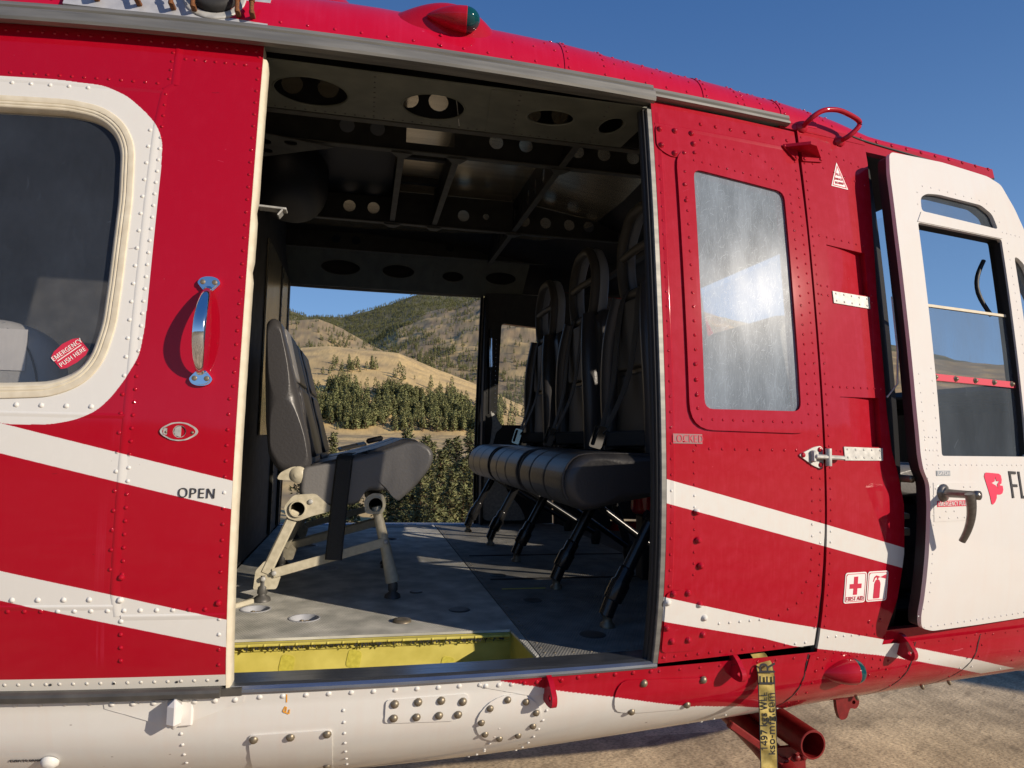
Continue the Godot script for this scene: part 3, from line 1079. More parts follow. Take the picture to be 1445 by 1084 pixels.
func tree_mat() -> StandardMaterial3D:
	var m := mat(1, 1, 1, 0.85)
	m.albedo_color = Color.WHITE
	m.vertex_color_use_as_albedo = true
	m.backlight_enabled = true
	m.backlight = Color(0.10, 0.11, 0.04)
	return m
func make_trees():
	M.foliage = tree_mat()
	M.bark = worn(mat(0.1, 0.07, 0.05, 0.9), 0.05, 52, Color(0.26, 0.19, 0.15), Color(0.42, 0.31, 0.24), 2.0)
	# tall conifers on the bench just below the pad: across (u), distance, top (v)
	var near := [
		[-0.040, 120.0, 0.004, "bushy olive conifer at the left of the open far door, beside the seat back"],
		[-0.072, 105.0, -0.012, "conifer behind the grey seat back, mostly hidden by the seat"],
		[-0.020, 135.0, -0.020, "low conifer in front of the pale field, left of the pointed one"],
		[0.062, 112.0, 0.014, "pointed dark conifer rising above the front of the grey seat cushion"],
		[0.042, 128.0, -0.012, "short conifer directly left of the pointed dark one"],
		[0.090, 98.0, 0.003, "broad conifer right of the pointed one, before the pale field"],
		[0.112, 90.0, -0.014, "yellowish conifer low in the middle of the far doorway gap"],
		[0.134, 104.0, 0.002, "tall green conifer left of the black door post"],
		[0.154, 118.0, 0.013, "tall thin conifer whose top stands closest to the black door post"],
		[0.168, 96.0, -0.006, "conifer half cut off by the black door post"],
		[0.128, 76.0, -0.045, "nearest low conifer just above the far edge of the cabin floor"],
		[0.084, 80.0, -0.050, "low dark conifer seen under the front of the grey seat"],
		[0.190, 100.0, 0.006, "conifer behind the black door post, right of the doorway"],
		[0.030, 88.0, -0.055, "low conifer seen between the legs of the grey seat"],
		[0.056, 92.0, -0.034, "young conifer low beneath the front of the grey cushion"],
		[0.070, 86.0, -0.030, "round-topped conifer just right of the grey cushion's front end"],
		[0.100, 115.0, -0.006, "slim conifer between the broad one and the middle of the doorway"],
		[0.122, 118.0, 0.000, "dark conifer behind the yellowish one, below the pale field"],
		[0.145, 84.0, -0.030, "broad low conifer at the foot of the tall green ones"],
		[0.160, 80.0, -0.040, "lowest conifer next to the black door post"],
		[0.104, 72.0, -0.062, "small conifer at the floor's far edge, middle of the doorway"],
		[-0.052, 92.0, -0.030, "shaggy conifer left of the belt on the grey cushion"],
		[-0.010, 96.0, -0.045, "low conifer behind the cream seat tube"],
		[0.178, 88.0, -0.016, "conifer seen at the very right edge of the doorway"],
	]
	var kinds := []
	for k in 4:
		var ms := near_tree_meshes(12.0, 40 + k)
		kinds.append([mesh_of([[ms[0], M.bark]]), mesh_of([[ms[1], M.foliage]])])
	for k in near.size():
		var q: Array = near[k]
		var x: float = q[0] * q[1]
		var z: float = EYE.z - q[1]
		var yb := land(x, z).x
		var top: float = EYE.y + q[2] * q[1]
		var o = thing("conifer_tree", q[3], "tree", Vector3(x, yb - 0.2, z), "conifers on the bench below the pad")
		o.rotation.y = k * 2.3
		o.scale = Vector3.ONE * ((top - yb) / 12.0)
		for p in 2:
			var mi := MeshInstance3D.new()
			mi.mesh = kinds[(k * 3 + k / 4) % 4][p]
			put(mi, ["trunk", "crown"][p], o)
	# the hillsides
	rng.seed = 5
	var meshes := []
	for k in 6:
		meshes.append(far_tree_mesh(90 + k * 11, 15, 12))
	var trunk := far_trunk_mesh()
	var far_meshes := []
	for k in 6:
		far_meshes.append(mesh_of([[trunk, M.bark], [meshes[k], M.foliage]]))
	var lone := []
	var many := []
	var tries := 0
	while tries < 60000:
		tries += 1
		var u := rng.randf_range(-0.14, 0.34)
		var pick := rng.randf()
		var s := rng.randf_range(540, 640) if pick < 0.14 else rng.randf_range(545, 930) if pick < 0.34 else (rng.randf_range(1150, 2700) if pick < 0.62 else rng.randf_range(2500, 4000))
		var x := u * s
		var z := EYE.z - s
		var h := land(x, z)
		var v := (h.x - EYE.y) / s
		var cl := nf.get_noise_2d(x * 0.006, z * 0.006)
		var cl2 := nf.get_noise_2d(x * 0.02 + 31, z * 0.02)
		var p := 0.0
		match int(h.y):
			0: p = (0.5 if cl2 > 0.0 else 0.12) if s > 545 else 0.0
			1:
				var lim := 0.082 - 0.26 * maxf(0.0, u + 0.01)
				if v < 0.05 and u < 0.2:
					p = 0.34 if cl2 > 0.02 else 0.05
				elif v < lim and v > 0.012:
					p = smoothstep(lim, lim - 0.02, v) * (0.04 + 1.2 * clampf(cl2 + 0.03, 0, 0.5))
				elif v > 0.012 and v < 0.105 - 0.3 * maxf(0, u) and cl2 > 0.12:
					p = 0.16
			2:
				p = 0.10 + (0.5 if cl > 0.18 else 0.0)
				if v > 0.14:
					p *= 0.4
			3:
				p = 0.05 + smoothstep(0.1, 0.35, cl) * 0.30
				if v < along(K_KNOLL, u) + 0.055 - u * 0.1:
					p += 0.55 * clampf(0.6 + cl2 * 2.0, 0, 1)
			4: p = 0.7
		if rng.randf() > p:
			continue
		var ht := (5.0 + 11.0 * pow(rng.randf(), 0.8)) if h.y < 1.5 else rng.randf_range(9.0, 17.0)
		if h.y <= 1.0 and lone.size() < 300:
			lone.append([s, Vector3(x, h.x, z), ht])
		else:
			many.append([Vector3(x, h.x, z), ht * (1.0 if h.y == 1.0 else 0.95)])
	lone.append([640.0, Vector3(0.016 * 860, land(0.016 * 860, EYE.z - 860).x, EYE.z - 860), 9.0])
	var fork := false
	for k in mini(300, lone.size()):
		var q: Array = lone[k]
		var mi := MeshInstance3D.new()
		mi.mesh = far_meshes[rng.randi() % 6]
		put(mi, "hillside_conifer", self)
		mi.position = q[1]
		mi.rotation.y = rng.randf() * TAU
		mi.scale = Vector3(q[2] * rng.randf_range(0.85, 1.25), q[2], q[2] * rng.randf_range(0.85, 1.25))
		tag(mi, "small olive conifer among others on the slopes of the golden knoll", "tree", "conifers on the golden knoll")
	var groups := [[], [], [], [], [], []]
	for q in many:
		groups[rng.randi() % 6].append(q)
	for k in 6:
		if groups[k].size() == 0:
			continue
		var mm := MultiMesh.new()
		mm.transform_format = MultiMesh.TRANSFORM_3D
		mm.mesh = far_meshes[k]
		mm.instance_count = groups[k].size()
		for j in groups[k].size():
			var q: Array = groups[k][j]
			var b := Basis(Vector3.UP, rng.randf() * TAU).scaled(Vector3(q[1] * rng.randf_range(0.9, 1.4), q[1], q[1] * rng.randf_range(0.9, 1.4)))
			mm.set_instance_transform(j, Transform3D(b, q[0]))
		var mo := MultiMeshInstance3D.new()
		mo.multimesh = mm
		put(mo, "forest", self)
		kind(mo, "stuff")
		mo.set_meta("label", "distant conifer forest scattered over the far dry hillsides and ridge")
		mo.set_meta("category", "forest")

# ---------------------------------------------------------------- start
func _ready():
	var cam := Camera3D.new()
	cam.fov = 58.33
	cam.near = 0.05
	cam.far = 20000.0
	cam.transform = Transform3D(Basis(Vector3(0.97716, 0.02164, 0.21138), Vector3(-0.03777, 0.99665, 0.07257), Vector3(-0.2091, -0.0789, 0.97471)).orthonormalized(), EYE)
	add_child(cam)
	cam.name = "camera"
	cam.current = true
	var we := WorldEnvironment.new()
	var env := Environment.new()
	env.background_mode = Environment.BG_SKY
	var sky := Sky.new()
	var sm := ProceduralSkyMaterial.new()
	sm.sky_top_color = lin(0.028, 0.10, 0.30)
	sm.sky_horizon_color = lin(0.32, 0.58, 0.97)
	sm.sky_curve = 0.20
	sm.ground_bottom_color = lin(0.20, 0.16, 0.11)
	sm.ground_horizon_color = lin(0.24, 0.20, 0.15)
	sm.sun_angle_max = 25.0
	sm.sun_curve = 0.12
	sky.sky_material = sm
	env.sky = sky
	env.tonemap_mode = Environment.TONE_MAPPER_LINEAR
	env.tonemap_exposure = 1.0
	env.sdfgi_enabled = true
	env.ssao_enabled = true
	env.ssil_enabled = true
	we.environment = env
	add_child(we)
	we.name = "world"
	var sun := DirectionalLight3D.new()
	sun.light_energy = 1.6
	sun.light_color = Color(1.0, 0.94, 0.86)
	sun.light_angular_distance = 0.5
	sun.shadow_enabled = true
	add_child(sun)
	sun.name = "sun"
	var to := Vector3(1.08, 0.56, 1.0).normalized()
	sun.transform = Transform3D(Basis.looking_at(-to, Vector3.UP), Vector3.ZERO)
	make_materials()
	make_land()
	make_helicopter()
	make_seats()
	make_small_things()
	make_trees()

# ---------------------------------------------------------------- the helicopter
var heli: Node3D
func new_mb(ur = null) -> MB:
	var m := MB.new()
	if ur != null:
		m.ur = ur
	return m
const UD := [-1.36, -0.2, -0.03, 1.3]
const UF := [0.6, 2.2, -0.3, 1.33]
const UB := [-1.2, 2.4, -0.36, 0.06]

func hull_row(x: float, from: int) -> PackedVector3Array:
	# half section points: 0 = belly from the sill down, 1 = roof from the rail up
	var row := PackedVector3Array()
	var f := nose(x)
	if from == 0:
		row.append(Vector3(x, -0.012, Z(x, -0.012) * f))
		row.append(Vector3(x, -0.028, Z(x, -0.028) * f))
		var yb := belly_y(x)
		for k in 15:
			var y := -0.04 + (yb + 0.04) * sin(PI / 2 * k / 14.0)
			row.append(Vector3(x, y, body_z(x, y) * f))
		row.append(Vector3(x, yb, 0.0))
	else:
		var yr := lerp_table(x, RX, RY)
		var z0 := Z(x, 1.285) * f
		for k in 15:
			var w := PI / 2 * k / 14.0
			row.append(Vector3(x, 1.285 + (yr - 1.285) * sin(w), z0 - z0 * 0.15 * (1 - cos(w))))
		var hi := clampf((1.2 - x) / 0.45, 0.0, 1.0)
		row.append(Vector3(x, yr + 0.045 * hi, z0 * 0.80))
		row.append(Vector3(x, yr + 0.105 * hi, z0 * 0.68))
		row.append(Vector3(x, yr + 0.15 * hi, z0 * 0.35))
		row.append(Vector3(x, yr + 0.16 * hi, 0.0))
	return row
func mirrored(rows: Array) -> Array:
	var out := []
	for r in rows:
		var n := PackedVector3Array()
		for p in r:
			n.append(Vector3(p.x, p.y, -p.z))
		out.append(n)
	return out

func make_helicopter():
	heli = thing("helicopter", "red and white utility helicopter with white stripes and its cabin door slid open", "helicopter")
	# --- belly and roof skins
	var mb := new_mb(UB)
	var rows := []
	var xs := []
	var x := -3.2
	while x < 4.23:
		xs.append(x)
		x += 0.05 if x > -0.8 and x < 2.1 else 0.1
	for q in xs:
		rows.append(hull_row(q, 0))
	grid(mb, rows)
	grid(mb, mirrored(rows))
	obj("belly_skin", heli, [[mb, M.belly]])
	mb = MB.new()
	rows = []
	x = -3.2
	while x <= 1.785:
		rows.append(hull_row(x, 1))
		x += 0.02 if x > 1.1 and x < 1.3 else 0.05
	grid(mb, rows)
	grid(mb, mirrored(rows))
	var lin_ := MB.new()
	var lr := []
	for r in rows:
		var q2 := PackedVector3Array()
		for k in r.size():
			q2.append(Vector3(r[k].x, r[k].y - 0.012, r[k].z - 0.012 * clampf(r[k].z * 20.0, 0.0, 1.0)))
		lr.append(q2)
	grid(lin_, lr)
	grid(lin_, mirrored(lr))
	obj("roof_skin", heli, [[mb, M.roof], [lin_, M.frame_dark]])
	var rv := MB.new()
	roof_rivets(rv)
	kind(obj("rivets", heli, [[rv, M.roof]]), "stuff")
	mb = new_mb(UB)
	belly_rivets(mb)
	kind(obj("rivets", heli, [[mb, M.belly]]), "stuff")
	# roof seams: thin lapped strips
	for sx in [0.42, 0.78, 1.01]:
		mb = MB.new()
		var r0 := hull_row(sx, 1)
		var r1 := hull_row(sx + 0.11, 1)
		var a := []
		var b := []
		for k in 12:
			var nn := Vector3(0, sin(PI / 2 * k / 14.0) + 0.1, cos(PI / 2 * k / 14.0)).normalized()
			a.append(r0[k] + nn * 0.0018)
			b.append(r1[k] + nn * 0.0018)
		var e := []
		for k in 12:
			e.append(r0[k])
		var e2 := []
		for k in 12:
			e2.append(r1[k])
		grid(mb, [PackedVector3Array(e), PackedVector3Array(a)])
		grid(mb, [PackedVector3Array(a), PackedVector3Array(b)])
		grid(mb, [PackedVector3Array(b), PackedVector3Array(e2)])
		obj("seam_strip", heli, [[mb, M.roof]])
	make_rails()
	make_sliding_door()
	make_hinged_panel(1.0)
	make_hinged_panel(-1.0)
	make_side_fixed(1.0)
	make_side_fixed(-1.0)
	make_crew_door(1.0)
	make_crew_door(-1.0)
	make_belly_fittings()
	make_roof_fittings()
	make_cabin()
	make_cockpit()
	make_gear()

func roof_rivets(mb: MB):
	for row in [[0.22, 0.055, -0.75, 1.2], [0.52, 0.05, 0.3, 1.2], [0.70, 0.05, 0.38, 1.2], [0.9, 0.04, 0.4, 1.2], [1.1, 0.04, 0.4, 1.18], [1.3, 0.045, 0.3, 1.18], [0.36, 0.05, 0.85, 1.19]]:
		var xx: float = row[2]
		while xx < row[3]:
			var k: float = row[0]
			var yr := lerp_table(xx, RX, RY)
			var z0 := Z(xx, 1.285)
			var p := Vector3(xx, 1.285 + (yr - 1.285) * sin(k), z0 - z0 * 0.15 * (1 - cos(k)))
			var n := Vector3(0, (z0 * 0.15) * sin(k) + 0.02, (yr - 1.285) * cos(k)).normalized()
			dome(mb, p - n * 0.0004, n, 0.0045, 0.003)
			xx += row[1]
	for sx in [0.43, 0.52, 0.79, 0.88, 0.135, 1.02, 1.11]:
		for q in 7:
			var k := 0.2 + q * 0.17
			var yr := lerp_table(sx, RX, RY)
			var z0 := Z(sx, 1.285)
			dome(mb, Vector3(sx, 1.285 + (yr - 1.285) * sin(k) + 0.0016, z0 - z0 * 0.15 * (1 - cos(k)) + 0.001), Vector3(0, z0 * 0.15 * sin(k) + 0.02, (yr - 1.285) * cos(k)).normalized(), 0.0045, 0.003)

func belly_rivets(mb: MB):
	rivets(mb, [-0.75, -0.0205, 0.62, -0.0205], 0.0415, 0.0062, 0.0035)
	rivets(mb, [0.64, -0.022, 1.0, -0.022], 0.05)
	for q in [[-0.305, -0.085, -0.30, -0.24], [-0.016, -0.055, -0.005, -0.22], [0.31, -0.05, 0.275, -0.20], [0.28, -0.20, 0.255, -0.25], [0.40, -0.04, 0.36, -0.24], [0.86, -0.17, 0.80, -0.25]]:
		rivets(mb, q, 0.024, 0.004, 0.003)
	rivets(mb, [1.06, -0.03, 1.05, -0.2], 0.03, 0.0038, 0.0024)
	rivets(mb, [1.03, -0.03, 1.02, -0.22], 0.03, 0.0038, 0.0024)
	for y in [0.0, -0.022, -0.045]:
		rivets(mb, [1.08, -0.014 + y * 0.9, 1.30, -0.06 + y], 0.026, 0.0036, 0.0022)
	for q in [[1.36, -0.015, 1.34, -0.15], [1.58, -0.015, 1.55, -0.16], [1.62, -0.015, 1.60, -0.15], [1.8, -0.02, 1.75, -0.15]]:
		rivets(mb, q, 0.032, 0.0036, 0.0022)
	rivets(mb, [1.3, -0.02, 2.0, -0.02], 0.05, 0.0036, 0.0022)

func strip_along(mb: MB, x0: float, x1: float, prof: Array, side := 1.0):
	# prof: [offset from the skin, height]
	var rows := []
	var n: int = ceili((x1 - x0) / 0.05)
	for k in n + 1:
		var xx := lerpf(x0, x1, float(k) / n)
		var row := PackedVector3Array()
		for p in prof:
			row.append(Vector3(xx, p[1], side * (Z(xx, p[1]) + p[0])))
		rows.append(row)
	# faceted: each face of the section is its own strip
	for k in prof.size() - 1:
		var sub := []
		for r in rows:
			sub.append(PackedVector3Array([r[k], r[k + 1]]))
		grid(mb, sub)
	for e in [0, n]:
		var c := PackedVector3Array()
		var id := []
		for p in rows[e]:
			id.append(mb.add(p, Vector3(-1 if e == 0 else 1, 0, 0)))
		for k in range(1, id.size() - 1):
			mb.tri(id[0], id[k], id[k + 1])

func make_rails():
	for side in [1.0, -1.0]:
		var mb := MB.new()
		strip_along(mb, -2.2, 0.632, [[-0.01, 1.300], [0.018, 1.301], [0.024, 1.298], [0.026, 1.289], [0.023, 1.285], [0.029, 1.281], [0.034, 1.276], [0.035, 1.258], [0.032, 1.252], [0.018, 1.2515], [0.016, 1.262], [-0.02, 1.262]], side)
		strip_along(mb, 0.632, 1.022, [[-0.01, 1.2985], [0.012, 1.2990], [0.016, 1.296], [0.017, 1.288], [0.014, 1.284], [0.018, 1.280], [0.018, 1.274], [0.010, 1.2715], [-0.01, 1.2715]], side)
		obj("upper_rail", heli, [[mb, M.rail]])
		mb = MB.new()
		strip_along(mb, -2.2, -0.236, [[-0.04, 0.0055], [0.010, 0.0055], [0.016, 0.003], [0.019, -0.002], [0.019, -0.010], [0.015, -0.0135], [-0.004, -0.014]], side)
		strip_along(mb, -0.236, -0.20, [[-0.04, 0.0], [0.004, 0.0], [0.004, -0.0145], [-0.004, -0.0145]], side)
		obj("lower_track", heli, [[mb, M.track]])
		mb = MB.new()
		strip_along(mb, -1.4, 0.632, [[-0.078, -0.02], [-0.078, 0.002], [-0.072, 0.0045], [-0.018, 0.0035], [-0.006, 0.001], [0.001, -0.004], [0.003, -0.009], [0.002, -0.0135], [-0.004, -0.0145]], side)
		obj("door_sill", heli, [[mb, M.steel]])

func raised_ring(parent, called, outer: PackedVector2Array, inner: PackedVector2Array, profile: Array, m: Material, mode := 0, side := 1.0):
	# outline loops of equal length joined by a moulded section: profile = [fraction from outer to inner, offset]
	var mb := MB.new()
	var rows := []
	for p in profile:
		var row := PackedVector3Array()
		for k in outer.size():
			var q := outer[k].lerp(inner[k], p[0])
			row.append(sp(q.x, q.y, p[1], side, mode))
		rows.append(row)
	grid(mb, rows, true)
	return obj(called, parent, [[mb, m]])

func offset_loop(pts: PackedVector2Array, d: float) -> PackedVector2Array:
	# move each point along the mean normal of its edges (positive = outward for a counter-clockwise loop)
	var out := PackedVector2Array()
	var m := pts.size()
	for k in m:
		var a := (pts[k] - pts[(k + m - 1) % m]).normalized()
		var b := (pts[(k + 1) % m] - pts[k]).normalized()
		var n := Vector2(a.y + b.y, -a.x - b.x).normalized()
		out.append(pts[k] + n * d)
	return out

func make_sliding_door():
	var door := Node3D.new()
	put(door, "sliding_door", heli)
	var x0 := -1.34
	var x1 := -0.2285
	var xm := -0.845
	# the window, mirrored about the middle of the door
	var half := [-0.699, 1.073, -0.576, 1.073, -0.525, 1.064, -0.494, 1.041, -0.478, 1.006, -0.472, 0.905, -0.474, 0.743, -0.477, 0.661, -0.490, 0.602, -0.511, 0.572, -0.552, 0.553, -0.633, 0.548]
	var glass := P2(half)
	for k in range(half.size() / 2 - 1, -1, -1):
		glass.append(Vector2(2 * xm - half[k * 2], half[k * 2 + 1]))
	glass = dense(round_poly(glass, 0.02, 4), 0.03)
	if Geometry2D.is_polygon_clockwise(glass):
		glass.reverse()
	var test := offset_loop(glass, 0.01)
	var sgn := 1.0 if bounds(test).size.x > bounds(glass).size.x else -1.0
	var seal := offset_loop(glass, 0.028 * sgn)
	var skin := new_mb(UD)
	var edge := MB.new()
	var inner := MB.new()
	var outline := rect2(x0, 0.0055, x1, 1.262)
	shell(skin, outline, [seal], 0.0, 0.036, 0, 1.0, edge, inner, 0.07)
	obj("door_skin", door, [[skin, M.door], [edge, M.cream], [inner, M.inner]])
	# cream weather strip down the leading edge, slightly ragged
	var eb := MB.new()
	var g := RandomNumberGenerator.new()
	g.seed = 8
	var strip := []
	for k in 61:
		var y := lerpf(0.0, 1.232, k / 60.0)
		var j := g.randf_range(-0.0002, 0.0002) + (-0.003 if k == 38 or k == 44 else 0.0)
		strip.append(PackedVector3Array([sp(x1 + 0.0003, y, -0.001), sp(x1 + 0.0062 + j, y, -0.003), sp(x1 + 0.0090 + j, y, -0.012), sp(x1 + 0.0090 + j, y, -0.034), sp(x1 + 0.0003, y, -0.040)]))
	grid(eb, strip)
	obj("edge_strip", door, [[eb, M.cream]])
	# moulded window seal
	raised_ring(door, "window_seal", seal, glass, [[-0.06, -0.001], [-0.04, 0.0018], [0.02, 0.0026], [0.34, 0.0026], [0.37, 0.0008], [0.41, 0.0008], [0.44, 0.0022], [0.56, 0.0020], [0.59, 0.0002], [0.63, 0.0002], [0.66, 0.0012], [0.78, 0.0], [0.81, -0.002], [0.92, -0.006], [1.0, -0.012], [1.0, -0.022]], M.cream)
	var gp := new_mb([-1.25, -0.44, 0.5, 1.1])
	shell(gp, offset_loop(glass, 0.004 * sgn), [], -0.014, 0.004, 0, 1.0, null, null, 0.1)
	obj("window_pane", door, [[gp, M.glass_door]])
	# lapped skin and its ridge
	var rb := new_mb(UD)
	var ridge := P2([-0.392, 1.262, -0.392, 1.152, -0.409, 1.139, -0.416, 1.06, -0.418, 0.908, -0.418, 0.569, -0.421, 0.181, -0.414, 0.139])
	for k in ridge.size() - 1:
		var a := ridge[k]
		var b := ridge[k + 1]
		var w := (b - a).normalized().orthogonal()
		if w.x < 0:
			w = -w
		var pr := [[-0.006, -0.0006], [-0.004, 0.0007], [0.0, 0.0011], [0.004, 0.0005], [0.012, -0.0004]]
		var rws := []
		var n: int = maxi(1, ceili(a.distance_to(b) / 0.06))
		for s in n + 1:
			var c := a.lerp(b, float(s) / n)
			var row := PackedVector3Array()
			for q in pr:
				row.append(sp(c.x + w.x * q[0], c.y + w.y * q[0], q[1]))
			rws.append(row)
		grid(rb, rws)
	for hs in [[-1.3, 1.139, -0.409, 1.139], [-1.3, 0.496, -0.420, 0.496], [-1.3, 0.158, -0.42, 0.158], [-0.407, 0.140, -0.23, 0.140]]:
		var rws := []
		for s in 17:
			var xx := lerpf(hs[0], hs[2], s / 16.0)
			var row := PackedVector3Array()
			for q in [[-0.009, -0.0004], [-0.003, 0.0011], [0.0, 0.0014], [0.0022, -0.0006]]:
				row.append(sp(xx, hs[1] + q[0], q[1]))
			rws.append(row)
		grid(rb, rws)
	obj("lap_seam", door, [[rb, M.door]])
	var rv := new_mb(UD)
	var D := 0.0225
	rivets(rv, [-1.3, 1.247, -0.42, 1.247], D, 0.0042, 0.0026)
	rivets(rv, [-0.376, 1.247, -0.24, 1.247], 0.019, 0.0042, 0.0026)
	rivets(rv, [-1.3, 1.153, -0.416, 1.153], D, 0.0042, 0.0026)
	rivets(rv, [-0.376, 1.213, -0.255, 1.213], 0.019, 0.0042, 0.0026)
	rivets(rv, [-0.400, 1.245, -0.402, 1.16], 0.02, 0.0042, 0.0026)
	rivets(rv, [-0.405, 1.13, -0.407, 0.20], 0.0235, 0.0042, 0.0028)
	rivets(rv, [-0.426, 1.05, -0.4275, 0.19], 0.0345, 0.0045, 0.003)
	rivets(rv, [-0.236, 1.235, -0.238, 0.55], 0.0262, 0.0042, 0.0026)
	rivets(rv, [-0.243, 0.53, -0.241, 0.03], 0.0285, 0.0042, 0.0026)
	rivets(rv, [-1.1, 1.131, -0.537, 1.131], 0.0345, 0.0048, 0.003)
	rivets(rv, [-1.1, 0.509, -0.46, 0.509], 0.0415, 0.0055, 0.0034)
	rivets(rv, [-1.3, 0.169, -0.43, 0.169], 0.042, 0.0055, 0.0034)
	rivets(rv, [-1.3, 0.149, -0.24, 0.149], 0.0272, 0.005, 0.003)
	rivets(rv, [-0.407, 0.13, -0.407, 0.045], 0.024, 0.005, 0.003)
	rivets(rv, [-1.3, 0.0165, -0.24, 0.0165], 0.0226, 0.004, 0.0012)
	kind(obj("rivets", door, [[rv, M.door]]), "stuff")
	var bb := MB.new()
	for q in [[-0.73, 0.016], [-0.627, 0.016], [-0.523, 0.0163], [-0.418, 0.0163], [-0.312, 0.0158], [-0.2425, 0.0158]]:
		dome(bb, sp(q[0], q[1], 0.0012), sn(q[0], q[1]), 0.0026, 0.0012)
	kind(obj("strip_screws", door, [[bb, M.rubber]]), "stuff")
	for q in [[-0.409, 0.156], [-0.4085, 0.196], [-0.244, 0.148]]:
		var sb := new_mb(UD)
		lathe(sb, [Vector2(0.0058, -0.001), Vector2(0.0058, 0.001), Vector2(0.004, 0.0016), Vector2(0.0036, 0.0034), Vector2(0.002, 0.004), Vector2(0.0001, 0.004)], sp(q[0], q[1] + 0.012, 0.0005), sn(q[0], q[1]), 10)
		obj("panel_bolt", door, [[sb, M.door]])
	# chrome grab handle
	var hb := MB.new()
	var pts := []
	var szs := []
	for k in 25:
		var t := k / 24.0
		var s := sin(PI * t)
		var y := lerpf(0.737, 0.574, t)
		var xx := lerpf(-0.2915, -0.2945, t)
		var o := 0.006 + 0.046 * pow(s, 0.62)
		pts.append(sp(xx, y, o))
		szs.append(Vector2(lerpf(0.0065, 0.0115, pow(s, 0.7)), lerpf(0.0045, 0.0055, s)))
	sweep(hb, pts, szs, Vector3(1, 0, -0.1), 14)
	for e in [[-0.2925, 0.7465, 1.0], [-0.2937, 0.5645, -1.0]]:
		var prof := P2([-0.021, 0.0, -0.0155, 0.009, -0.006, 0.0125, 0.006, 0.0125, 0.0155, 0.009, 0.021, 0.0, 0.013, -0.010, 0.0065, -0.017, -0.0065, -0.017, -0.013, -0.010])
		var n := sn(e[0], e[1])
		var up := (Vector3.UP - n * n.y).normalized() * float(e[2])
		var xf := Transform3D(Basis(up.cross(n), up, n), sp(e[0], e[1], 0.0035))
		plate(hb, round_poly(prof, 0.004, 3), [], 0.007, xf)
		plate(hb, round_poly(offset_scale(prof, 0.8), 0.004, 3), [], 0.003, Transform3D(xf.basis, sp(e[0], e[1], 0.0085)))
	obj("door_handle", door, [[hb, M.chrome]])
	for e in [[-0.2925, 0.7465], [-0.2937, 0.5645]]:
		for s in [-1.0, 1.0]:
			var sc := MB.new()
			lathe(sc, [Vector2(0.0048, 0.0), Vector2(0.0048, 0.001), Vector2(0.004, 0.0022), Vector2(0.0001, 0.0026)], sp(e[0] + 0.0105 * s, e[1] + 0.001, 0.010), sn(e[0], e[1]), 12)
			obj("handle_screw", door, [[sc, M.bolt]])
	# latch escutcheon
	var lb := MB.new()
	var ls := P2([-0.0335, 0.0, -0.029, 0.007, -0.014, 0.0155, 0.0, 0.0175, 0.014, 0.0155, 0.029, 0.007, 0.0335, 0.0, 0.029, -0.007, 0.014, -0.0155, 0.0, -0.0175, -0.014, -0.0155, -0.029, -0.007])
	var lf := Transform3D(Basis(Vector3(1, 0, 0.02), Vector3.UP, sn(-0.3255, 0.468)).orthonormalized(), sp(-0.3255, 0.468, 0.0012))
	plate(lb, round_poly(ls, 0.004, 2), [circle2(0.001, 0, 0.0105)], 0.0022, lf)
	obj("latch_plate", door, [[lb, M.alu]])
	var lr := new_mb(UD)
	plate(lr, round_poly(offset_scale(ls, 0.86), 0.004, 2), [circle2(0.001, 0, 0.0115), rect2(-0.0265, -0.006, -0.0195, 0.006)], 0.0016, Transform3D(lf.basis, sp(-0.3255, 0.468, 0.0022)))
	for v in lr.t.size():
		lr.t[v] = Vector2(0.95, 0.6)
	obj("latch_paint", door, [[lr, M.door]])
	var lk := MB.new()
	lathe(lk, [Vector2(0.0105, 0.0), Vector2(0.0095, -0.004), Vector2(0.0001, -0.004)], sp(-0.3245, 0.468, 0.0018), sn(-0.3255, 0.468), 16)
	obj("latch_bore", door, [[lk, M.rubber]])
	var ll := MB.new()
	plate(ll, P2([-0.0095, -0.002, -0.007, -0.007, 0.0, -0.0098, 0.002, -0.0098, 0.002, 0.0098, -0.004, 0.009, -0.0085, 0.005]), [], 0.002, Transform3D(lf.basis, sp(-0.3245, 0.468, 0.0006)))
	obj("latch_tongue", door, [[ll, M.alu]])
	for q in [-0.3475, -0.3025]:
		var sc := MB.new()
		dome(sc, sp(q, 0.4665, 0.003), sn(q, 0.467), 0.003, 0.0015, 9)
		obj("latch_screw", door, [[sc, M.bolt]])
	lettering(door, "open_lettering", "OPEN", -0.2885, 0.3575, 0.0172, M.ink, 0, 0.0012, -0.02, 1.08)
	# the emergency push-out sticker behind the pane
	var st := MB.new()
	var n2 := sn(-0.527, 0.58)
	var sf := Transform3D(Basis(Vector3(1, 0, 0.05), Vector3.UP, n2).orthonormalized() * Basis(Vector3(0, 0, 1), 0.70).scaled(Vector3.ONE * 0.96), sp(-0.5275, 0.606, -0.0125))
	var shape := P2([-0.030, -0.015, -0.030, 0.013, -0.02, 0.0185, 0.0, 0.0215, 0.02, 0.0185, 0.030, 0.013, 0.030, -0.015, 0.02, -0.0205, 0.0, -0.0225, -0.02, -0.0205])
	plate(st, shape, [], 0.0006, sf)
	var so = obj("emergency_sticker", door, [[st, M.ink_red]])
	var wl := MB.new()
	plate(wl, rect2(-0.0255, -0.0008, 0.0255, 0.0008), [], 0.0004, Transform3D(sf.basis, sf.origin + sf.basis.z * 0.0007))
	obj("sticker_rule", door, [[wl, M.ink_white]])
	lettering_at(door, "sticker_lettering", "EMERGENCY", sf * Vector3(0, 0.0075, 0.0008), sf.basis.x, sf.basis.z, 0.0082, M.ink_white, 0.0, 0.95)
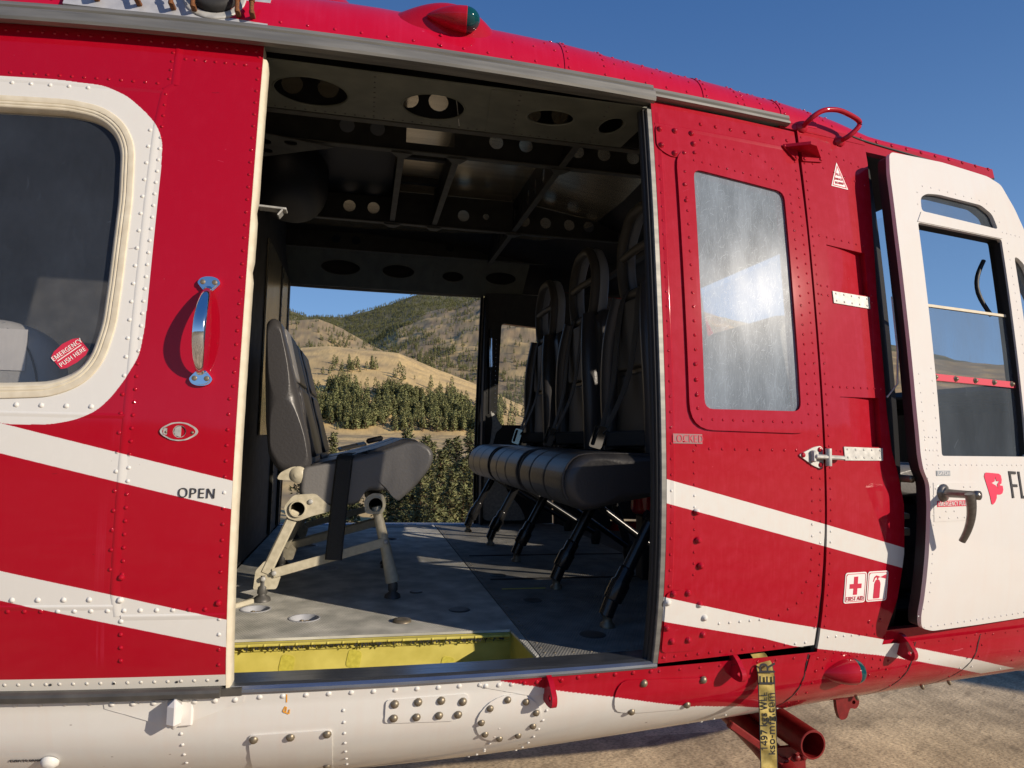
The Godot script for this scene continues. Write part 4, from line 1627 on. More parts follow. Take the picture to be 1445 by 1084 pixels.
	lettering_at(door, "sticker_lettering", "PUSH HERE", sf * Vector3(0, -0.0095, 0.0008), sf.basis.x, sf.basis.z, 0.0078, M.ink_white, 0.0, 0.95)

func offset_scale(p: PackedVector2Array, s: float) -> PackedVector2Array:
	var out := PackedVector2Array()
	for q in p:
		out.append(q * s)
	return out

func make_hinged_panel(side: float):
	var near := side > 0
	var dp := Node3D.new()
	put(dp, "hinged_door_panel", heli)
	var glass := dense(round_poly(P2([0.7315, 1.106, 0.985, 1.084, 0.985, 0.545, 0.7275, 0.542]), 0.022, 4), 0.06)
	var skin := new_mb(UF)
	var edge := MB.new()
	var inner := MB.new()
	var outline := P2([0.634, -0.004, 1.042, 0.006, 1.048, 0.3, 1.048, 1.0, 1.044, 1.262, 0.634, 1.270])
	var frame := dense(round_poly(P2([0.688, 1.163, 1.022, 1.118, 1.026, 0.494, 0.690, 0.496]), 0.06, 6), 0.05)
	shell(skin, outline, [offset_scale_about(frame, 0.985)], 0.0, 0.034, 0, side, edge, inner, 0.07)
	obj("panel_skin", dp, [[skin, M.fwd if near else M.red], [edge, M.rail], [inner, M.frame_dark]])
	# window frame: a separate raised pan
	var fb := new_mb(UF)
	var fi := MB.new()
	shell(fb, frame, [glass], 0.0055, 0.040, 0, side, null, fi, 0.07)
	obj("window_frame", dp, [[fb, M.fwd if near else M.red], [fi, M.frame_dark]])
	var gb := new_mb([0.72, 1.0, 0.53, 1.12])
	shell(gb, offset_scale_about(glass, 1.01), [], -0.001, 0.004, 0, side, null, null, 0.1)
	obj("window_pane", dp, [[gb, M.glass_scratched if near else M.glass]])
	# leading edge seal: two grey strips and a black gap
	var eb := MB.new()
	var db2 := MB.new()
	for pi in 2:
		var pr: Array = [[[0.6135, -0.03], [0.6135, -0.010], [0.6150, -0.008], [0.6200, -0.008], [0.6200, -0.03]], [[0.6210, -0.03], [0.6210, -0.003], [0.6230, -0.0005], [0.6332, -0.0005], [0.6334, -0.02]]][pi]
		for f in pr.size() - 1:
			var rws := []
			for k in 31:
				var y := lerpf(-0.003, 1.247, k / 30.0)
				rws.append(PackedVector3Array([sp(pr[f][0], y, pr[f][1], side), sp(pr[f + 1][0], y, pr[f + 1][1], side)]))
			grid(db2 if pi == 0 else eb, rws)
	obj("edge_seal", dp, [[db2, M.rubber]])
	obj("edge_strip", dp, [[eb, M.rail]])
	var kb := MB.new()
	var krow := []
	for k in 31:
		var y := lerpf(-0.003, 1.247, k / 30.0)
		krow.append(PackedVector3Array([sp(0.611, y, -0.034, side), sp(0.6085, y, -0.026, side), sp(0.6105, y, -0.019, side), sp(0.6134, y, -0.018, side)]))
	grid(kb, krow)
	obj("bulb_seal", dp, [[kb, M.rubber]])
	# narrow border seam beside the edge
	if near:
		var sb := new_mb(UF)
		for s in [[0.653, 0.0, 0.653, 1.24], [0.640, 1.212, 1.04, 1.213]]:
			var rws := []
			var vert: bool = s[0] == s[2]
			for k in 21:
				var px := lerpf(s[0], s[2], k / 20.0)
				var py := lerpf(s[1], s[3], k / 20.0)
				var row := PackedVector3Array()
				for q in [[-0.012, -0.0003], [-0.002, 0.0011], [0.0, 0.0011], [0.0012, -0.0004]]:
					row.append(sp(px + (q[0] if vert else 0.0), py + (0.0 if vert else q[0]), q[1]))
				rws.append(row)
			grid(sb, rws)
		obj("lap_seam", dp, [[sb, M.fwd]])
		var cp := new_mb(UF)
		shell(cp, round_poly(P2([0.640, 1.208, 0.745, 1.208, 0.745, 1.165, 0.715, 1.137, 0.680, 1.128, 0.650, 1.142, 0.640, 1.155]), 0.015, 4), [], 0.003, 0.004, 0, 1.0, null, null, 0.06)
		obj("corner_plate", dp, [[cp, M.fwd]])
		cp = new_mb(UF)
		shell(cp, round_poly(P2([0.638, 0.020, 0.735, 0.020, 0.738, 0.118, 0.700, 0.152, 0.668, 0.156, 0.638, 0.150]), 0.012, 4), [], 0.003, 0.004, 0, 1.0, null, null, 0.06)
		obj("corner_plate", dp, [[cp, M.fwd]])
		var rv := new_mb(UF)
		rivets(rv, [0.6455, 0.03, 0.6455, 1.13], 0.0335, 0.0042, 0.0026)
		rivets(rv, [0.708, 1.095, 0.710, 0.53], 0.0325, 0.0045, 0.0028, 0, 0.0055)
		rivets(rv, [0.735, 1.128, 0.985, 1.106], 0.0225, 0.0036, 0.0024, 0, 0.0055)
		rivets(rv, [1.004, 1.08, 1.006, 0.53], 0.0235, 0.0038, 0.0024, 0, 0.0055)
		rivets(rv, [0.72, 0.519, 0.985, 0.519], 0.0265, 0.0038, 0.0024, 0, 0.0055)
		rivets(rv, [1.034, 1.2, 1.0365, 0.04], 0.0245, 0.0036, 0.0024)
		rivets(rv, [0.76, 1.187, 0.93, 1.172, 1.0, 1.11, 1.0, 1.11], 0.0235, 0.0036, 0.0024)
		rivets(rv, [0.765, 1.2305, 1.03, 1.232], 0.042, 0.006, 0.0035)
		rivets(rv, [0.675, 0.47, 0.74, 0.455, 1.0, 0.455], 0.033, 0.004, 0.0026)
		rivets(rv, [0.70, 0.45, 0.703, 0.17], 0.024, 0.0036, 0.0024)
		rivets(rv, [1.012, 0.42, 1.012, 0.18, 0.98, 0.11, 0.92, 0.078, 0.75, 0.075], 0.0265, 0.0038, 0.0024)
		rivets(rv, [0.645, 0.009, 1.03, 0.014], 0.0285, 0.0042, 0.0026)
		kind(obj("rivets", dp, [[rv, M.fwd]]), "stuff")
		for q in [[0.650, 1.196], [0.69, 1.198], [0.735, 1.199], [0.652, 1.155], [0.738, 1.172], [0.738, 1.148], [0.685, 1.139], [0.71, 1.143], [0.643, 0.13], [0.645, 0.075], [0.70, 0.045], [0.66, 0.045], [0.655, 0.148], [0.69, 0.148], [0.72, 0.122], [0.735, 0.092], [0.735, 0.055], [0.705, 1.062], [0.706, 1.022], [0.708, 0.64], [0.708, 0.605], [0.709, 0.572], [0.705, 0.32], [0.71, 0.26], [0.718, 0.205]]:
			var sc := new_mb(UF)
			lathe(sc, [Vector2(0.0075, 0.0), Vector2(0.0072, 0.0022), Vector2(0.0052, 0.0026), Vector2(0.0045, 0.005), Vector2(0.002, 0.0062), Vector2(0.0001, 0.0062)], sp(q[0], q[1], 0.0028), sn(q[0], q[1]), 9)
			obj("panel_bolt", dp, [[sc, M.fwd]])
		var ld := MB.new()
		shell(ld, rect2(0.650, 0.4655, 0.7215, 0.4865), [], 0.0012, 0.001)
		obj("locked_decal", dp, [[ld, M.decal_grey]])
		lettering(dp, "locked_lettering", "LOCKED", 0.6858, 0.476, 0.0155, M.ink_red, 0, 0.0016, 0.0, 1.0)

func offset_scale_about(p: PackedVector2Array, s: float) -> PackedVector2Array:
	var c := bounds(p).get_center()
	var out := PackedVector2Array()
	for q in p:
		out.append(c + (q - c) * s)
	return out

# the strip of fuselage between the cabin and the crew door, the header above the doors, the sides aft
func make_side_fixed(side: float):
	var near := side > 0
	var skin := new_mb(UF)
	var inner := MB.new()
	var outline := P2([1.0545, -0.03, 1.25, -0.035, 1.262, 0.03, 1.282, 0.10, 1.294, 0.211, 1.292, 0.33, 1.274, 0.409, 1.258, 0.46, 1.250, 0.557, 1.252, 0.85, 1.262, 1.0, 1.279, 1.215, 1.279, 1.275, 1.0545, 1.275])
	var v1 := P2([1.1045, 0.9645, 1.2255, 0.9555, 1.2235, 0.8425, 1.1035, 0.8465])
	var v2 := P2([1.106, 0.5845, 1.2265, 0.586, 1.2255, 0.4665, 1.1065, 0.4685])
	shell(skin, outline, [v1, v2] if near else [], 0.0, 0.02, 0, side, null, inner, 0.06)
	obj("door_post_skin", heli, [[skin, M.fwd if near else M.red], [inner, M.frame_dark]])
	var hd := MB.new()
	shell(hd, P2([1.279, 1.2485, 1.76, 1.2485, 1.785, 1.262, 1.785, 1.29, 1.279, 1.29]), [], 0.0, 0.02, 0, side)
	shell(hd, rect2(1.0, 1.268, 1.279, 1.29), [], 0.001, 0.02, 0, side)
	obj("door_header", heli, [[hd, M.red]])
	hd = MB.new()
	shell(hd, P2([1.26, -0.03, 2.3, -0.03, 2.3, 0.022, 1.262, 0.022]), [], -0.006, 0.02, 0, side)
	obj("lower_door_sill", heli, [[hd, M.red]])
	var af := MB.new()
	shell(af, rect2(-3.2, -0.03, -1.345, 1.29), [], -0.006, 0.02, 0, side, null, null, 0.15)
	obj("aft_side_skin", heli, [[af, M.red]])
	# black door jamb behind the ajar crew door
	var jb := MB.new()
	var rws := []
	for k in 25:
		var y := lerpf(0.0, 1.25, k / 24.0)
		rws.append(PackedVector3Array([sp(1.24, y, -0.021, side), sp(1.29 + 0.012 * sin(PI * clampf((y - 0.02) / 0.4, 0, 1)), y, -0.03, side), sp(1.335, y, -0.05, side), sp(1.335, y, -0.12, side), sp(1.23, y, -0.12, side)]))
	grid(jb, rws)
	obj("door_jamb", heli, [[jb, M.black]])
	if not near:
		return
	for vi in 2:
		var v: PackedVector2Array = [v1, v2][vi]
		var vb := new_mb(UF)
		# recessed scoop floor: flush at the left, deep at the right edge
		var rows := []
		for k in 9:
			var row := PackedVector3Array()
			for j in 13:
				var fu := j / 12.0
				var top := v[0].lerp(v[1], fu)
				var bot := v[3].lerp(v[2], fu)
				var c := bot.lerp(top, k / 8.0)
				row.append(sp(c.x, c.y, -0.0030 - 0.013 * pow(fu, 2.0)))
			rows.append(row)
		grid(vb, rows)
		obj("air_scoop", heli, [[vb, M.fwd]])
	for s in [[1.1080, 0.8445, 1.2250, 0.8395, 1.2235, 0.8095, 1.1090, 0.8145], [1.1075, 0.4660, 1.2275, 0.4640, 1.2265, 0.4345, 1.1095, 0.4340]]:
		var pb := MB.new()
		shell(pb, P2(s), [], 0.0025, 0.003)
		var po = obj("doubler_strip", heli, [[pb, M.alu]])
		var rb := MB.new()
		for f in [0.18, 0.78]:
			for k in 5:
				var tp := Vector2(s[0], s[1]).lerp(Vector2(s[2], s[3]), 0.08 + k * 0.21)
				var bt := Vector2(s[6], s[7]).lerp(Vector2(s[4], s[5]), 0.08 + k * 0.21)
				var c := tp.lerp(bt, f)
				dome(rb, sp(c.x, c.y, 0.0022), sn(c.x, c.y), 0.0034, 0.002)
		kind(obj("rivets", po, [[rb, M.alu]]), "stuff")
	var rv := new_mb(UF)
	rivets(rv, [1.064, 1.25, 1.066, 0.03], 0.0245, 0.0036, 0.0024)
	rivets(rv, [1.085, 0.985, 1.23, 0.975], 0.0235, 0.0036, 0.0024)
	rivets(rv, [1.087, 0.607, 1.24, 0.609], 0.0215, 0.0036, 0.0024)
	rivets(rv, [1.08, 1.235, 1.26, 1.195], 0.024, 0.0036, 0.0024)
	rivets(rv, [1.09, 1.18, 1.265, 1.145], 0.034, 0.0036, 0.0024)
	rivets(rv, [1.075, 0.855, 1.097, 0.855], 0.02, 0.0036, 0.0024)
	rivets(rv, [1.075, 0.832, 1.097, 0.832], 0.02, 0.0036, 0.0024)
	rivets(rv, [1.234, 0.845, 1.234, 0.81], 0.018, 0.0036, 0.0024)
	rivets(rv, [1.075, 0.455, 1.099, 0.455], 0.012, 0.0036, 0.0024)
	rivets(rv, [1.08, 0.022, 1.24, 0.018], 0.024, 0.0036, 0.0024)
	rivets(rv, [1.2, 0.05, 1.25, 0.052], 0.034, 0.006, 0.002)
	kind(obj("rivets", heli, [[rv, M.fwd]]), "stuff")
	# black gap filler between the panel and the post
	var gb := MB.new()
	var gr := []
	for k in 25:
		var y := lerpf(-0.02, 1.25, k / 24.0)
		gr.append(PackedVector3Array([sp(1.044, y, -0.012), sp(1.0512, y, -0.006), sp(1.056, y, -0.012)]))
	grid(gb, gr)
	obj("gap_seal", heli, [[gb, M.rubber]])
	make_hinges()
	make_placards()

func make_hinges():
	# lower hinge: triangular steel leaf with a strap to the post
	var hb := MB.new()
	shell(hb, round_poly(P2([0.974, 0.445, 1.016, 0.463, 1.036, 0.467, 1.043, 0.462, 1.044, 0.421, 1.036, 0.414, 1.014, 0.421]), 0.006, 3), [], 0.004, 0.004)
	var ho = obj("lower_hinge", heli, [[hb, M.alu]])
	var hk := MB.new()
	bar(hk, sp(1.012, 0.4425, 0.011), sp(1.094, 0.4395, 0.016), 0.010, 0.014, Vector3(0, 1, 0), 0.003)
	bar(hk, sp(1.012, 0.456, 0.008), sp(1.012, 0.429, 0.008), 0.012, 0.010, Vector3(0, 0, 1), 0.003)
	lathe(hk, [Vector2(0.0001, -0.02), Vector2(0.007, -0.02), Vector2(0.007, 0.02), Vector2(0.0001, 0.02)], sp(1.05, 0.441, 0.015), Vector3.UP, 12)
	obj("hinge_strap", ho, [[hk, M.alu]])
	for q in [[0.986, 0.445], [1.034, 0.458], [1.035, 0.423]]:
		var sb := MB.new()
		lathe(sb, [Vector2(0.006, 0.0), Vector2(0.0055, 0.002), Vector2(0.003, 0.0035), Vector2(0.0001, 0.0038)], sp(q[0], q[1], 0.004), sn(q[0], q[1]), 10)
		obj("hinge_screw", ho, [[sb, M.red]])
	var pb := new_mb(UF)
	shell(pb, round_poly(P2([1.054, 0.466, 1.074, 0.460, 1.098, 0.446, 1.098, 0.436, 1.074, 0.425, 1.054, 0.418]), 0.006, 3), [], 0.003, 0.003)
	obj("hinge_pad", heli, [[pb, M.fwd]])
	# upper hinge: the same in red paint with a wedge-shaped cover
	var ub := new_mb(UF)
	shell(ub, round_poly(P2([0.996, 1.214, 1.034, 1.228, 1.043, 1.228, 1.043, 1.182, 1.034, 1.179]), 0.005, 3), [], 0.005, 0.005)
	shell(ub, round_poly(P2([1.055, 1.219, 1.090, 1.213, 1.126, 1.195, 1.120, 1.188, 1.055, 1.180]), 0.005, 3), [], 0.005, 0.005)
	var uo = obj("upper_hinge", heli, [[ub, M.fwd]])
	var wb := new_mb(UF)
	plate(wb, P2([-0.045, 0.0, 0.005, 0.040, 0.022, 0.040, 0.072, 0.0]), [], 0.008, Transform3D(Basis(Vector3(1, -0.1, -0.1).normalized(), Vector3(0.1, 0.1, 1).normalized(), Vector3(0, -1, 0)).orthonormalized(), sp(1.045, 1.209, 0.004)))
	obj("hinge_wing", uo, [[wb, M.fwd]])
	for q in [[1.004, 1.213], [1.036, 1.220], [1.036, 1.187], [1.062, 1.187], [1.114, 1.194]]:
		var sb := new_mb(UF)
		dome(sb, sp(q[0], q[1], 0.005), sn(q[0], q[1]), 0.0055, 0.004, 9)
		obj("hinge_screw", uo, [[sb, M.fwd]])

func make_placards():
	# warning triangle
	var tb := MB.new()
	shell(tb, P2([1.169, 1.197, 1.142, 1.1275, 1.196, 1.1245]), [], 0.0012, 0.001, 0, 1.0)
	var to = obj("warning_decal", heli, [[tb, M.ink_white]])
	var tr := MB.new()
	shell(tr, P2([1.1692, 1.190, 1.1457, 1.1298, 1.1923, 1.1272]), [P2([1.1692, 1.1835, 1.149, 1.1322, 1.1888, 1.1298])], 0.0016, 0.0006, 0, 1.0, null, null, 0.02)
	obj("red_border", to, [[tr, M.ink_red]])
	lettering(to, "decal_lettering", "ALL", 1.1692, 1.1625, 0.0075, M.ink_red, 0, 0.0016)
	lettering(to, "decal_lettering", "SURFACES", 1.1690, 1.1495, 0.0062, M.ink_red, 0, 0.0016, 0.0, 0.75)
	lettering(to, "decal_lettering", "BEHIND", 1.1690, 1.1385, 0.0065, M.ink_red, 0, 0.0016, 0.0, 0.9)
	# first aid and extinguisher placards
	for pl in 2:
		var x0: float = [1.1125, 1.181][pl]
		var x1: float = [1.1775, 1.2445][pl]
		var ob := MB.new()
		shell(ob, round_poly(rect2(x0, 0.1, x1, 0.1725), 0.007, 4), [], 0.0012, 0.001)
		var oo = obj("placard", heli, [[ob, M.ink_white]])
		oo.set_meta("label", ["first aid placard with a red cross", "fire extinguisher placard"][pl])
		var bo := MB.new()
		shell(bo, round_poly(rect2(x0 + 0.003, 0.103, x1 - 0.003, 0.1695), 0.005, 4), [round_poly(rect2(x0 + 0.0042, 0.1042, x1 - 0.0042, 0.1683), 0.0042, 4)], 0.0016, 0.0006, 0, 1.0, null, null, 0.02)
		obj("red_border", oo, [[bo, M.ink_red]])
		var cb := MB.new()
		var cx := (x0 + x1) / 2
		if pl == 0:
			shell(cb, P2([cx - 0.006, 0.1195, cx + 0.006, 0.1195, cx + 0.006, 0.1345, cx + 0.018, 0.1345, cx + 0.018, 0.1455, cx + 0.006, 0.1455, cx + 0.006, 0.1625, cx - 0.006, 0.1625, cx - 0.006, 0.1455, cx - 0.018, 0.1455, cx - 0.018, 0.1345, cx - 0.006, 0.1345]), [], 0.0016, 0.0006)
			obj("red_cross", oo, [[cb, M.ink_red]])
			lettering(oo, "placard_lettering", "FIRST AID", cx, 0.1105, 0.0095, M.ink_red, 0, 0.0016, 0.0, 0.95)
		else:
			shell(cb, round_poly(P2([cx - 0.011, 0.107, cx + 0.009, 0.107, cx + 0.009, 0.143, cx + 0.004, 0.152, cx - 0.006, 0.152, cx - 0.011, 0.143]), 0.003, 3), [], 0.0016, 0.0006)
			shell(cb, P2([cx - 0.003, 0.1525, cx + 0.001, 0.1525, cx + 0.001, 0.156, cx + 0.026, 0.164, cx + 0.026, 0.153, cx + 0.008, 0.1575, cx + 0.002, 0.1605, cx - 0.006, 0.1625, cx - 0.012, 0.158, cx - 0.015, 0.148, cx - 0.013, 0.147, cx - 0.009, 0.156, cx - 0.003, 0.158]), [], 0.0016, 0.0006)
			obj("extinguisher_sign", oo, [[cb, M.ink_red]])

func make_crew_door(side: float):
	var near := side > 0
	var mode := 1 if near else 0
	var cd := Node3D.new()
	put(cd, "crew_door", heli)
	var outline := P2([1.300, 0.045, 1.292, 0.075, 1.296, 0.11, 1.303, 0.22, 1.308, 0.33, 1.306, 0.385, 1.288, 0.415, 1.281, 0.45, 1.277, 0.57, 1.276, 0.78, 1.276, 1.0, 1.279, 1.16, 1.288, 1.212, 1.300, 1.222, 1.50, 1.2365, 1.70, 1.236, 1.757, 1.222, 1.803, 1.155, 1.98, 0.78, 2.2, 0.40, 2.2, 0.05, 1.9, 0.03, 1.5, 0.032, 1.34, 0.034])
	if not near:
		outline = outline.duplicate()
		for k in outline.size():
			outline[k].x = maxf(outline[k].x, 1.255) - 0.02
	var main := round_poly(P2([1.3590, 1.0385, 1.7090, 1.0475, 1.7000, 0.4500, 1.3560, 0.4490]), 0.008, 3)
	var small := round_poly(P2([1.380, 1.0735, 1.384, 1.112, 1.412, 1.1275, 1.46, 1.134, 1.640, 1.137, 1.685, 1.118, 1.702, 1.076]), 0.012, 3)
	var fwdw := round_poly(P2([1.757, 1.01, 1.80, 0.99, 1.965, 0.62, 1.955, 0.46, 1.757, 0.46]), 0.02, 3)
	var sk := MB.new()
	shell(sk, dense(round_poly(outline, 0.012, 3), 0.06), [main, small, fwdw], 0.0, 0.012, mode, side, null, null, 0.07)
	var bk := MB.new()
	shell(bk, offset_scale_about(dense(round_poly(outline, 0.012, 3), 0.06), 0.996), [main, small, fwdw], -0.0125, 0.03, mode, side, null, null, 0.07)
	obj("door_skin", cd, [[sk, M.white]])
	obj("door_lining", cd, [[bk, M.black]])
	# the sash: fixed upper light, sliding lower pane with a bolted red strip
	var g1 := new_mb([1.3, 1.75, 0.4, 1.2])
	shell(g1, offset_scale_about(small, 1.02), [], -0.012, 0.003, mode, side, null, null, 0.1)
	obj("upper_light", cd, [[g1, M.glass_hazy if near else M.glass]])
	var g2 := new_mb([1.3, 1.75, 0.4, 1.2])
	shell(g2, P2([1.352, 0.444, 1.712, 0.444, 1.712, 0.828, 1.352, 0.822]), [], -0.020, 0.004, mode, side, null, null, 0.1)
	obj("sliding_pane", cd, [[g2, M.glass_hazy if near else M.glass]])
	var g3 := MB.new()
	shell(g3, offset_scale_about(fwdw, 1.01), [], -0.012, 0.003, mode, side, null, null, 0.1)
	obj("forward_light", cd, [[g3, M.glass]])
	if not near:
		return
	var tb := MB.new()
	shell(tb, P2([1.352, 0.8215, 1.712, 0.8275, 1.712, 0.8345, 1.352, 0.8285]), [], -0.017, 0.009, mode)
	obj("pane_edge_strip", cd, [[tb, M.cream]])
	var rb := MB.new()
	shell(rb, P2([1.3535, 0.6335, 1.705, 0.6315, 1.705, 0.648, 1.3535, 0.6505]), [], -0.014, 0.006, mode)
	var ro = obj("pane_stop_strip", cd, [[rb, M.ink_red]])
	for k in 5:
		var xx := 1.372 + k * 0.078
		var sb := MB.new()
		lathe(sb, [Vector2(0.0075, 0.0), Vector2(0.0075, 0.0015), Vector2(0.0045, 0.002), Vector2(0.004, 0.006), Vector2(0.0001, 0.0065)], sp(xx, 0.6415, -0.014, 1.0, mode), sn(xx, 0.64, 1.0, mode), 9)
		obj("strip_bolt", ro, [[sb, M.bolt]])
	var hg := MB.new()
	var pts := []
	for k in 11:
		var t := k / 10.0
		pts.append(sp(1.687 - 0.034 * sin(PI * t), lerpf(0.835, 0.995, t), -0.05 - 0.01 * sin(PI * t), 1.0, mode))
	tube(hg, pts, 0.006, 8)
	obj("inside_pull", cd, [[hg, M.black]])
	var wc := MB.new()
	shell(wc, P2([1.699, 0.455, 1.7085, 0.455, 1.7155, 1.04, 1.706, 1.04]), [], -0.006, 0.02, mode)
	obj("window_channel", cd, [[wc, M.rubber]])
	# raised upper frame and lip
	var lp := MB.new()
	shell(lp, P2([1.3575, 1.0405, 1.712, 1.0495, 1.7125, 1.073, 1.376, 1.0700]), [], 0.002, 0.004, mode)
	obj("transom", cd, [[lp, M.white]])
	var rv := MB.new()
	rivets(rv, [1.283, 0.075, 1.315, 0.11, 1.318, 0.36, 1.30, 0.40, 1.296, 0.66], 0.0225, 0.0026, 0.0018, 1)
	rivets(rv, [1.343, 0.66, 1.343, 0.42], 0.03, 0.003, 0.0018, 1)
	rivets(rv, [1.30, 0.462, 1.342, 0.462], 0.0135, 0.003, 0.0018, 1)
	rivets(rv, [1.30, 0.493, 1.342, 0.493], 0.0135, 0.003, 0.0018, 1)
	rivets(rv, [1.302, 0.428, 1.9, 0.428], 0.0205, 0.003, 0.0018, 1)
	rivets(rv, [1.31, 0.046, 2.1, 0.045], 0.0245, 0.003, 0.0018, 1)
	rivets(rv, [1.369, 1.09, 1.374, 1.125, 1.40, 1.147, 1.66, 1.151, 1.70, 1.13, 1.718, 1.09], 0.034, 0.003, 0.0018, 1)
	rivets(rv, [1.735, 1.04, 1.732, 0.46], 0.024, 0.003, 0.0018, 1)
	rivets(rv, [1.72, 1.07, 1.80, 1.07], 0.02, 0.003, 0.0018, 1)
	kind(obj("rivets", cd, [[rv, M.white]]), "stuff")
	# outside handle on its plate
	var hp := MB.new()
	shell(hp, rect2(1.3195, 0.2945, 1.478, 0.386), [], 0.0012, 0.002, mode)
	var ho = obj("handle_plate", cd, [[hp, M.white]])
	var pr := MB.new()
	for q in [[1.326, 0.372], [1.326, 0.335], [1.43, 0.375], [1.455, 0.375], [1.445, 0.358], [1.462, 0.343], [1.452, 0.325], [1.47, 0.31], [1.362, 0.318], [1.392, 0.318], [1.34, 0.305], [1.372, 0.302], [1.405, 0.302], [1.43, 0.302]]:
		dome(pr, sp(q[0], q[1], 0.001, 1.0, mode), sn(q[0], q[1], 1.0, mode), 0.003, 0.002)
	kind(obj("rivets", ho, [[pr, M.white]]), "stuff")
	var hb := MB.new()
	var n := sn(1.352, 0.362, 1.0, mode)
	lathe(hb, [Vector2(0.021, 0.0), Vector2(0.021, 0.004), Vector2(0.014, 0.008), Vector2(0.010, 0.010), Vector2(0.009, 0.055), Vector2(0.0095, 0.074), Vector2(0.0105, 0.074), Vector2(0.0105, 0.084), Vector2(0.0001, 0.086)], sp(1.352, 0.362, 0.001, 1.0, mode), n, 16)
	var hpts := []
	var hs := []
	for k in 15:
		var t := k / 14.0
		hpts.append(sp(1.352 + 0.016 * sin(t * 1.9) - 0.006 * t * t, 0.366 - 0.112 * t, 0.076 - 0.030 * t * t, 1.0, mode))
		hs.append(Vector2(lerpf(0.0125, 0.008, t), lerpf(0.0095, 0.007, t)))
	sweep(hb, hpts, hs, Vector3(1, 0, 0), 12)
	obj("door_handle", cd, [[hb, M.steel_dark]])
	# decals
	var eb := MB.new()
	shell(eb, rect2(1.3300, 0.3290, 1.4400, 0.3430), [], 0.002, 0.0008, mode)
	var eo = obj("emergency_decal", cd, [[eb, M.ink_red]])
	lettering(eo, "decal_lettering", "EMERGENCY PULL", 1.385, 0.336, 0.0098, M.ink_white, mode, 0.0022, 0.0, 0.98)
	var gb := MB.new()
	shell(gb, rect2(1.332, 0.402, 1.382, 0.414), [], 0.0012, 0.001, mode)
	var go = obj("grey_label", cd, [[gb, M.label_grey]])
	lettering(go, "label_lettering", "LATCH", 1.357, 0.408, 0.0075, M.ink_white, mode, 0.0014, 0.0, 1.4)
	make_logo(cd)
	# the latch and rod seen in the gap
	var gp := MB.new()
	tube(gp, [sp(1.272, 0.84, 0.03), sp(1.268, 0.70, 0.034), sp(1.262, 0.62, 0.030), sp(1.243, 0.588, 0.012)], 0.0025, 6)
	obj("stay_rod", heli, [[gp, M.alu]])
	var lt := MB.new()
	lathe(lt, [Vector2(0.0001, -0.02), Vector2(0.009, -0.02), Vector2(0.009, 0.03), Vector2(0.0001, 0.03)], sp(1.29, 0.392, 0.0), Vector3(0, 0, 1), 12)
	box(lt, sp(1.300, 0.30, -0.02), Vector3(0.03, 0.014, 0.03), 0.002)
	box(lt, sp(1.302, 0.262, -0.02), Vector3(0.03, 0.018, 0.03), 0.002)
	kind(obj("latch_bolts", heli, [[lt, M.bolt]]), "stuff")

func offset_loop2(p: PackedVector2Array, d: float) -> PackedVector2Array:
	var a := offset_loop(p, d)
	return a if bounds(a).size.x > bounds(p).size.x else offset_loop(p, -d)
func dense_like(p: PackedVector2Array, ref: PackedVector2Array, step: float) -> PackedVector2Array:
	# subdivides p with the counts that dense(ref, step) uses, so that the loops match point by point
	var out := PackedVector2Array()
	var m := p.size()
	for k in m:
		var q: int = maxi(1, ceili(ref[k].distance_to(ref[(k + 1) % m]) / step))
		for s in q:
			out.append(p[k].lerp(p[(k + 1) % m], float(s) / q))
	return out

func make_logo(cd: Node3D):
	var lb := MB.new()
	var px := 1.512
	var py := 0.330
	var F := P2([0.000, 0.070, 0.004, 0.078, 0.010, 0.0795, 0.063, 0.0765, 0.071, 0.072, 0.074, 0.062, 0.072, 0.052, 0.064, 0.049, 0.066, 0.047, 0.077, 0.046, 0.079, 0.036, 0.074, 0.027, 0.064, 0.024, 0.050, 0.025, 0.049, 0.016, 0.042, 0.006, 0.032, 0.000, 0.027, 0.002, 0.022, 0.020])
	var star := P2([0.030, 0.0535, 0.043, 0.0575, 0.047, 0.070, 0.051, 0.058, 0.064, 0.0575, 0.054, 0.050, 0.058, 0.0385, 0.049, 0.0465])
	var Fm := PackedVector2Array()
	for q in F:
		Fm.append(Vector2(px + q.x * 0.95, py + q.y))
	var Sm := PackedVector2Array()
	for q in star:
		Sm.append(Vector2(px + q.x * 0.95, py + q.y))
	shell(lb, Fm, [Sm], 0.0012, 0.001, 1, 1.0, null, null, 0.03)
	obj("logo_mark", cd, [[lb, M.pink]])
	lettering(cd, "logo_lettering", "FLY", 1.672, 0.3755, 0.068, M.ink, 1, 0.0012, -0.04, 0.88, "Droid Sans", -0.22)

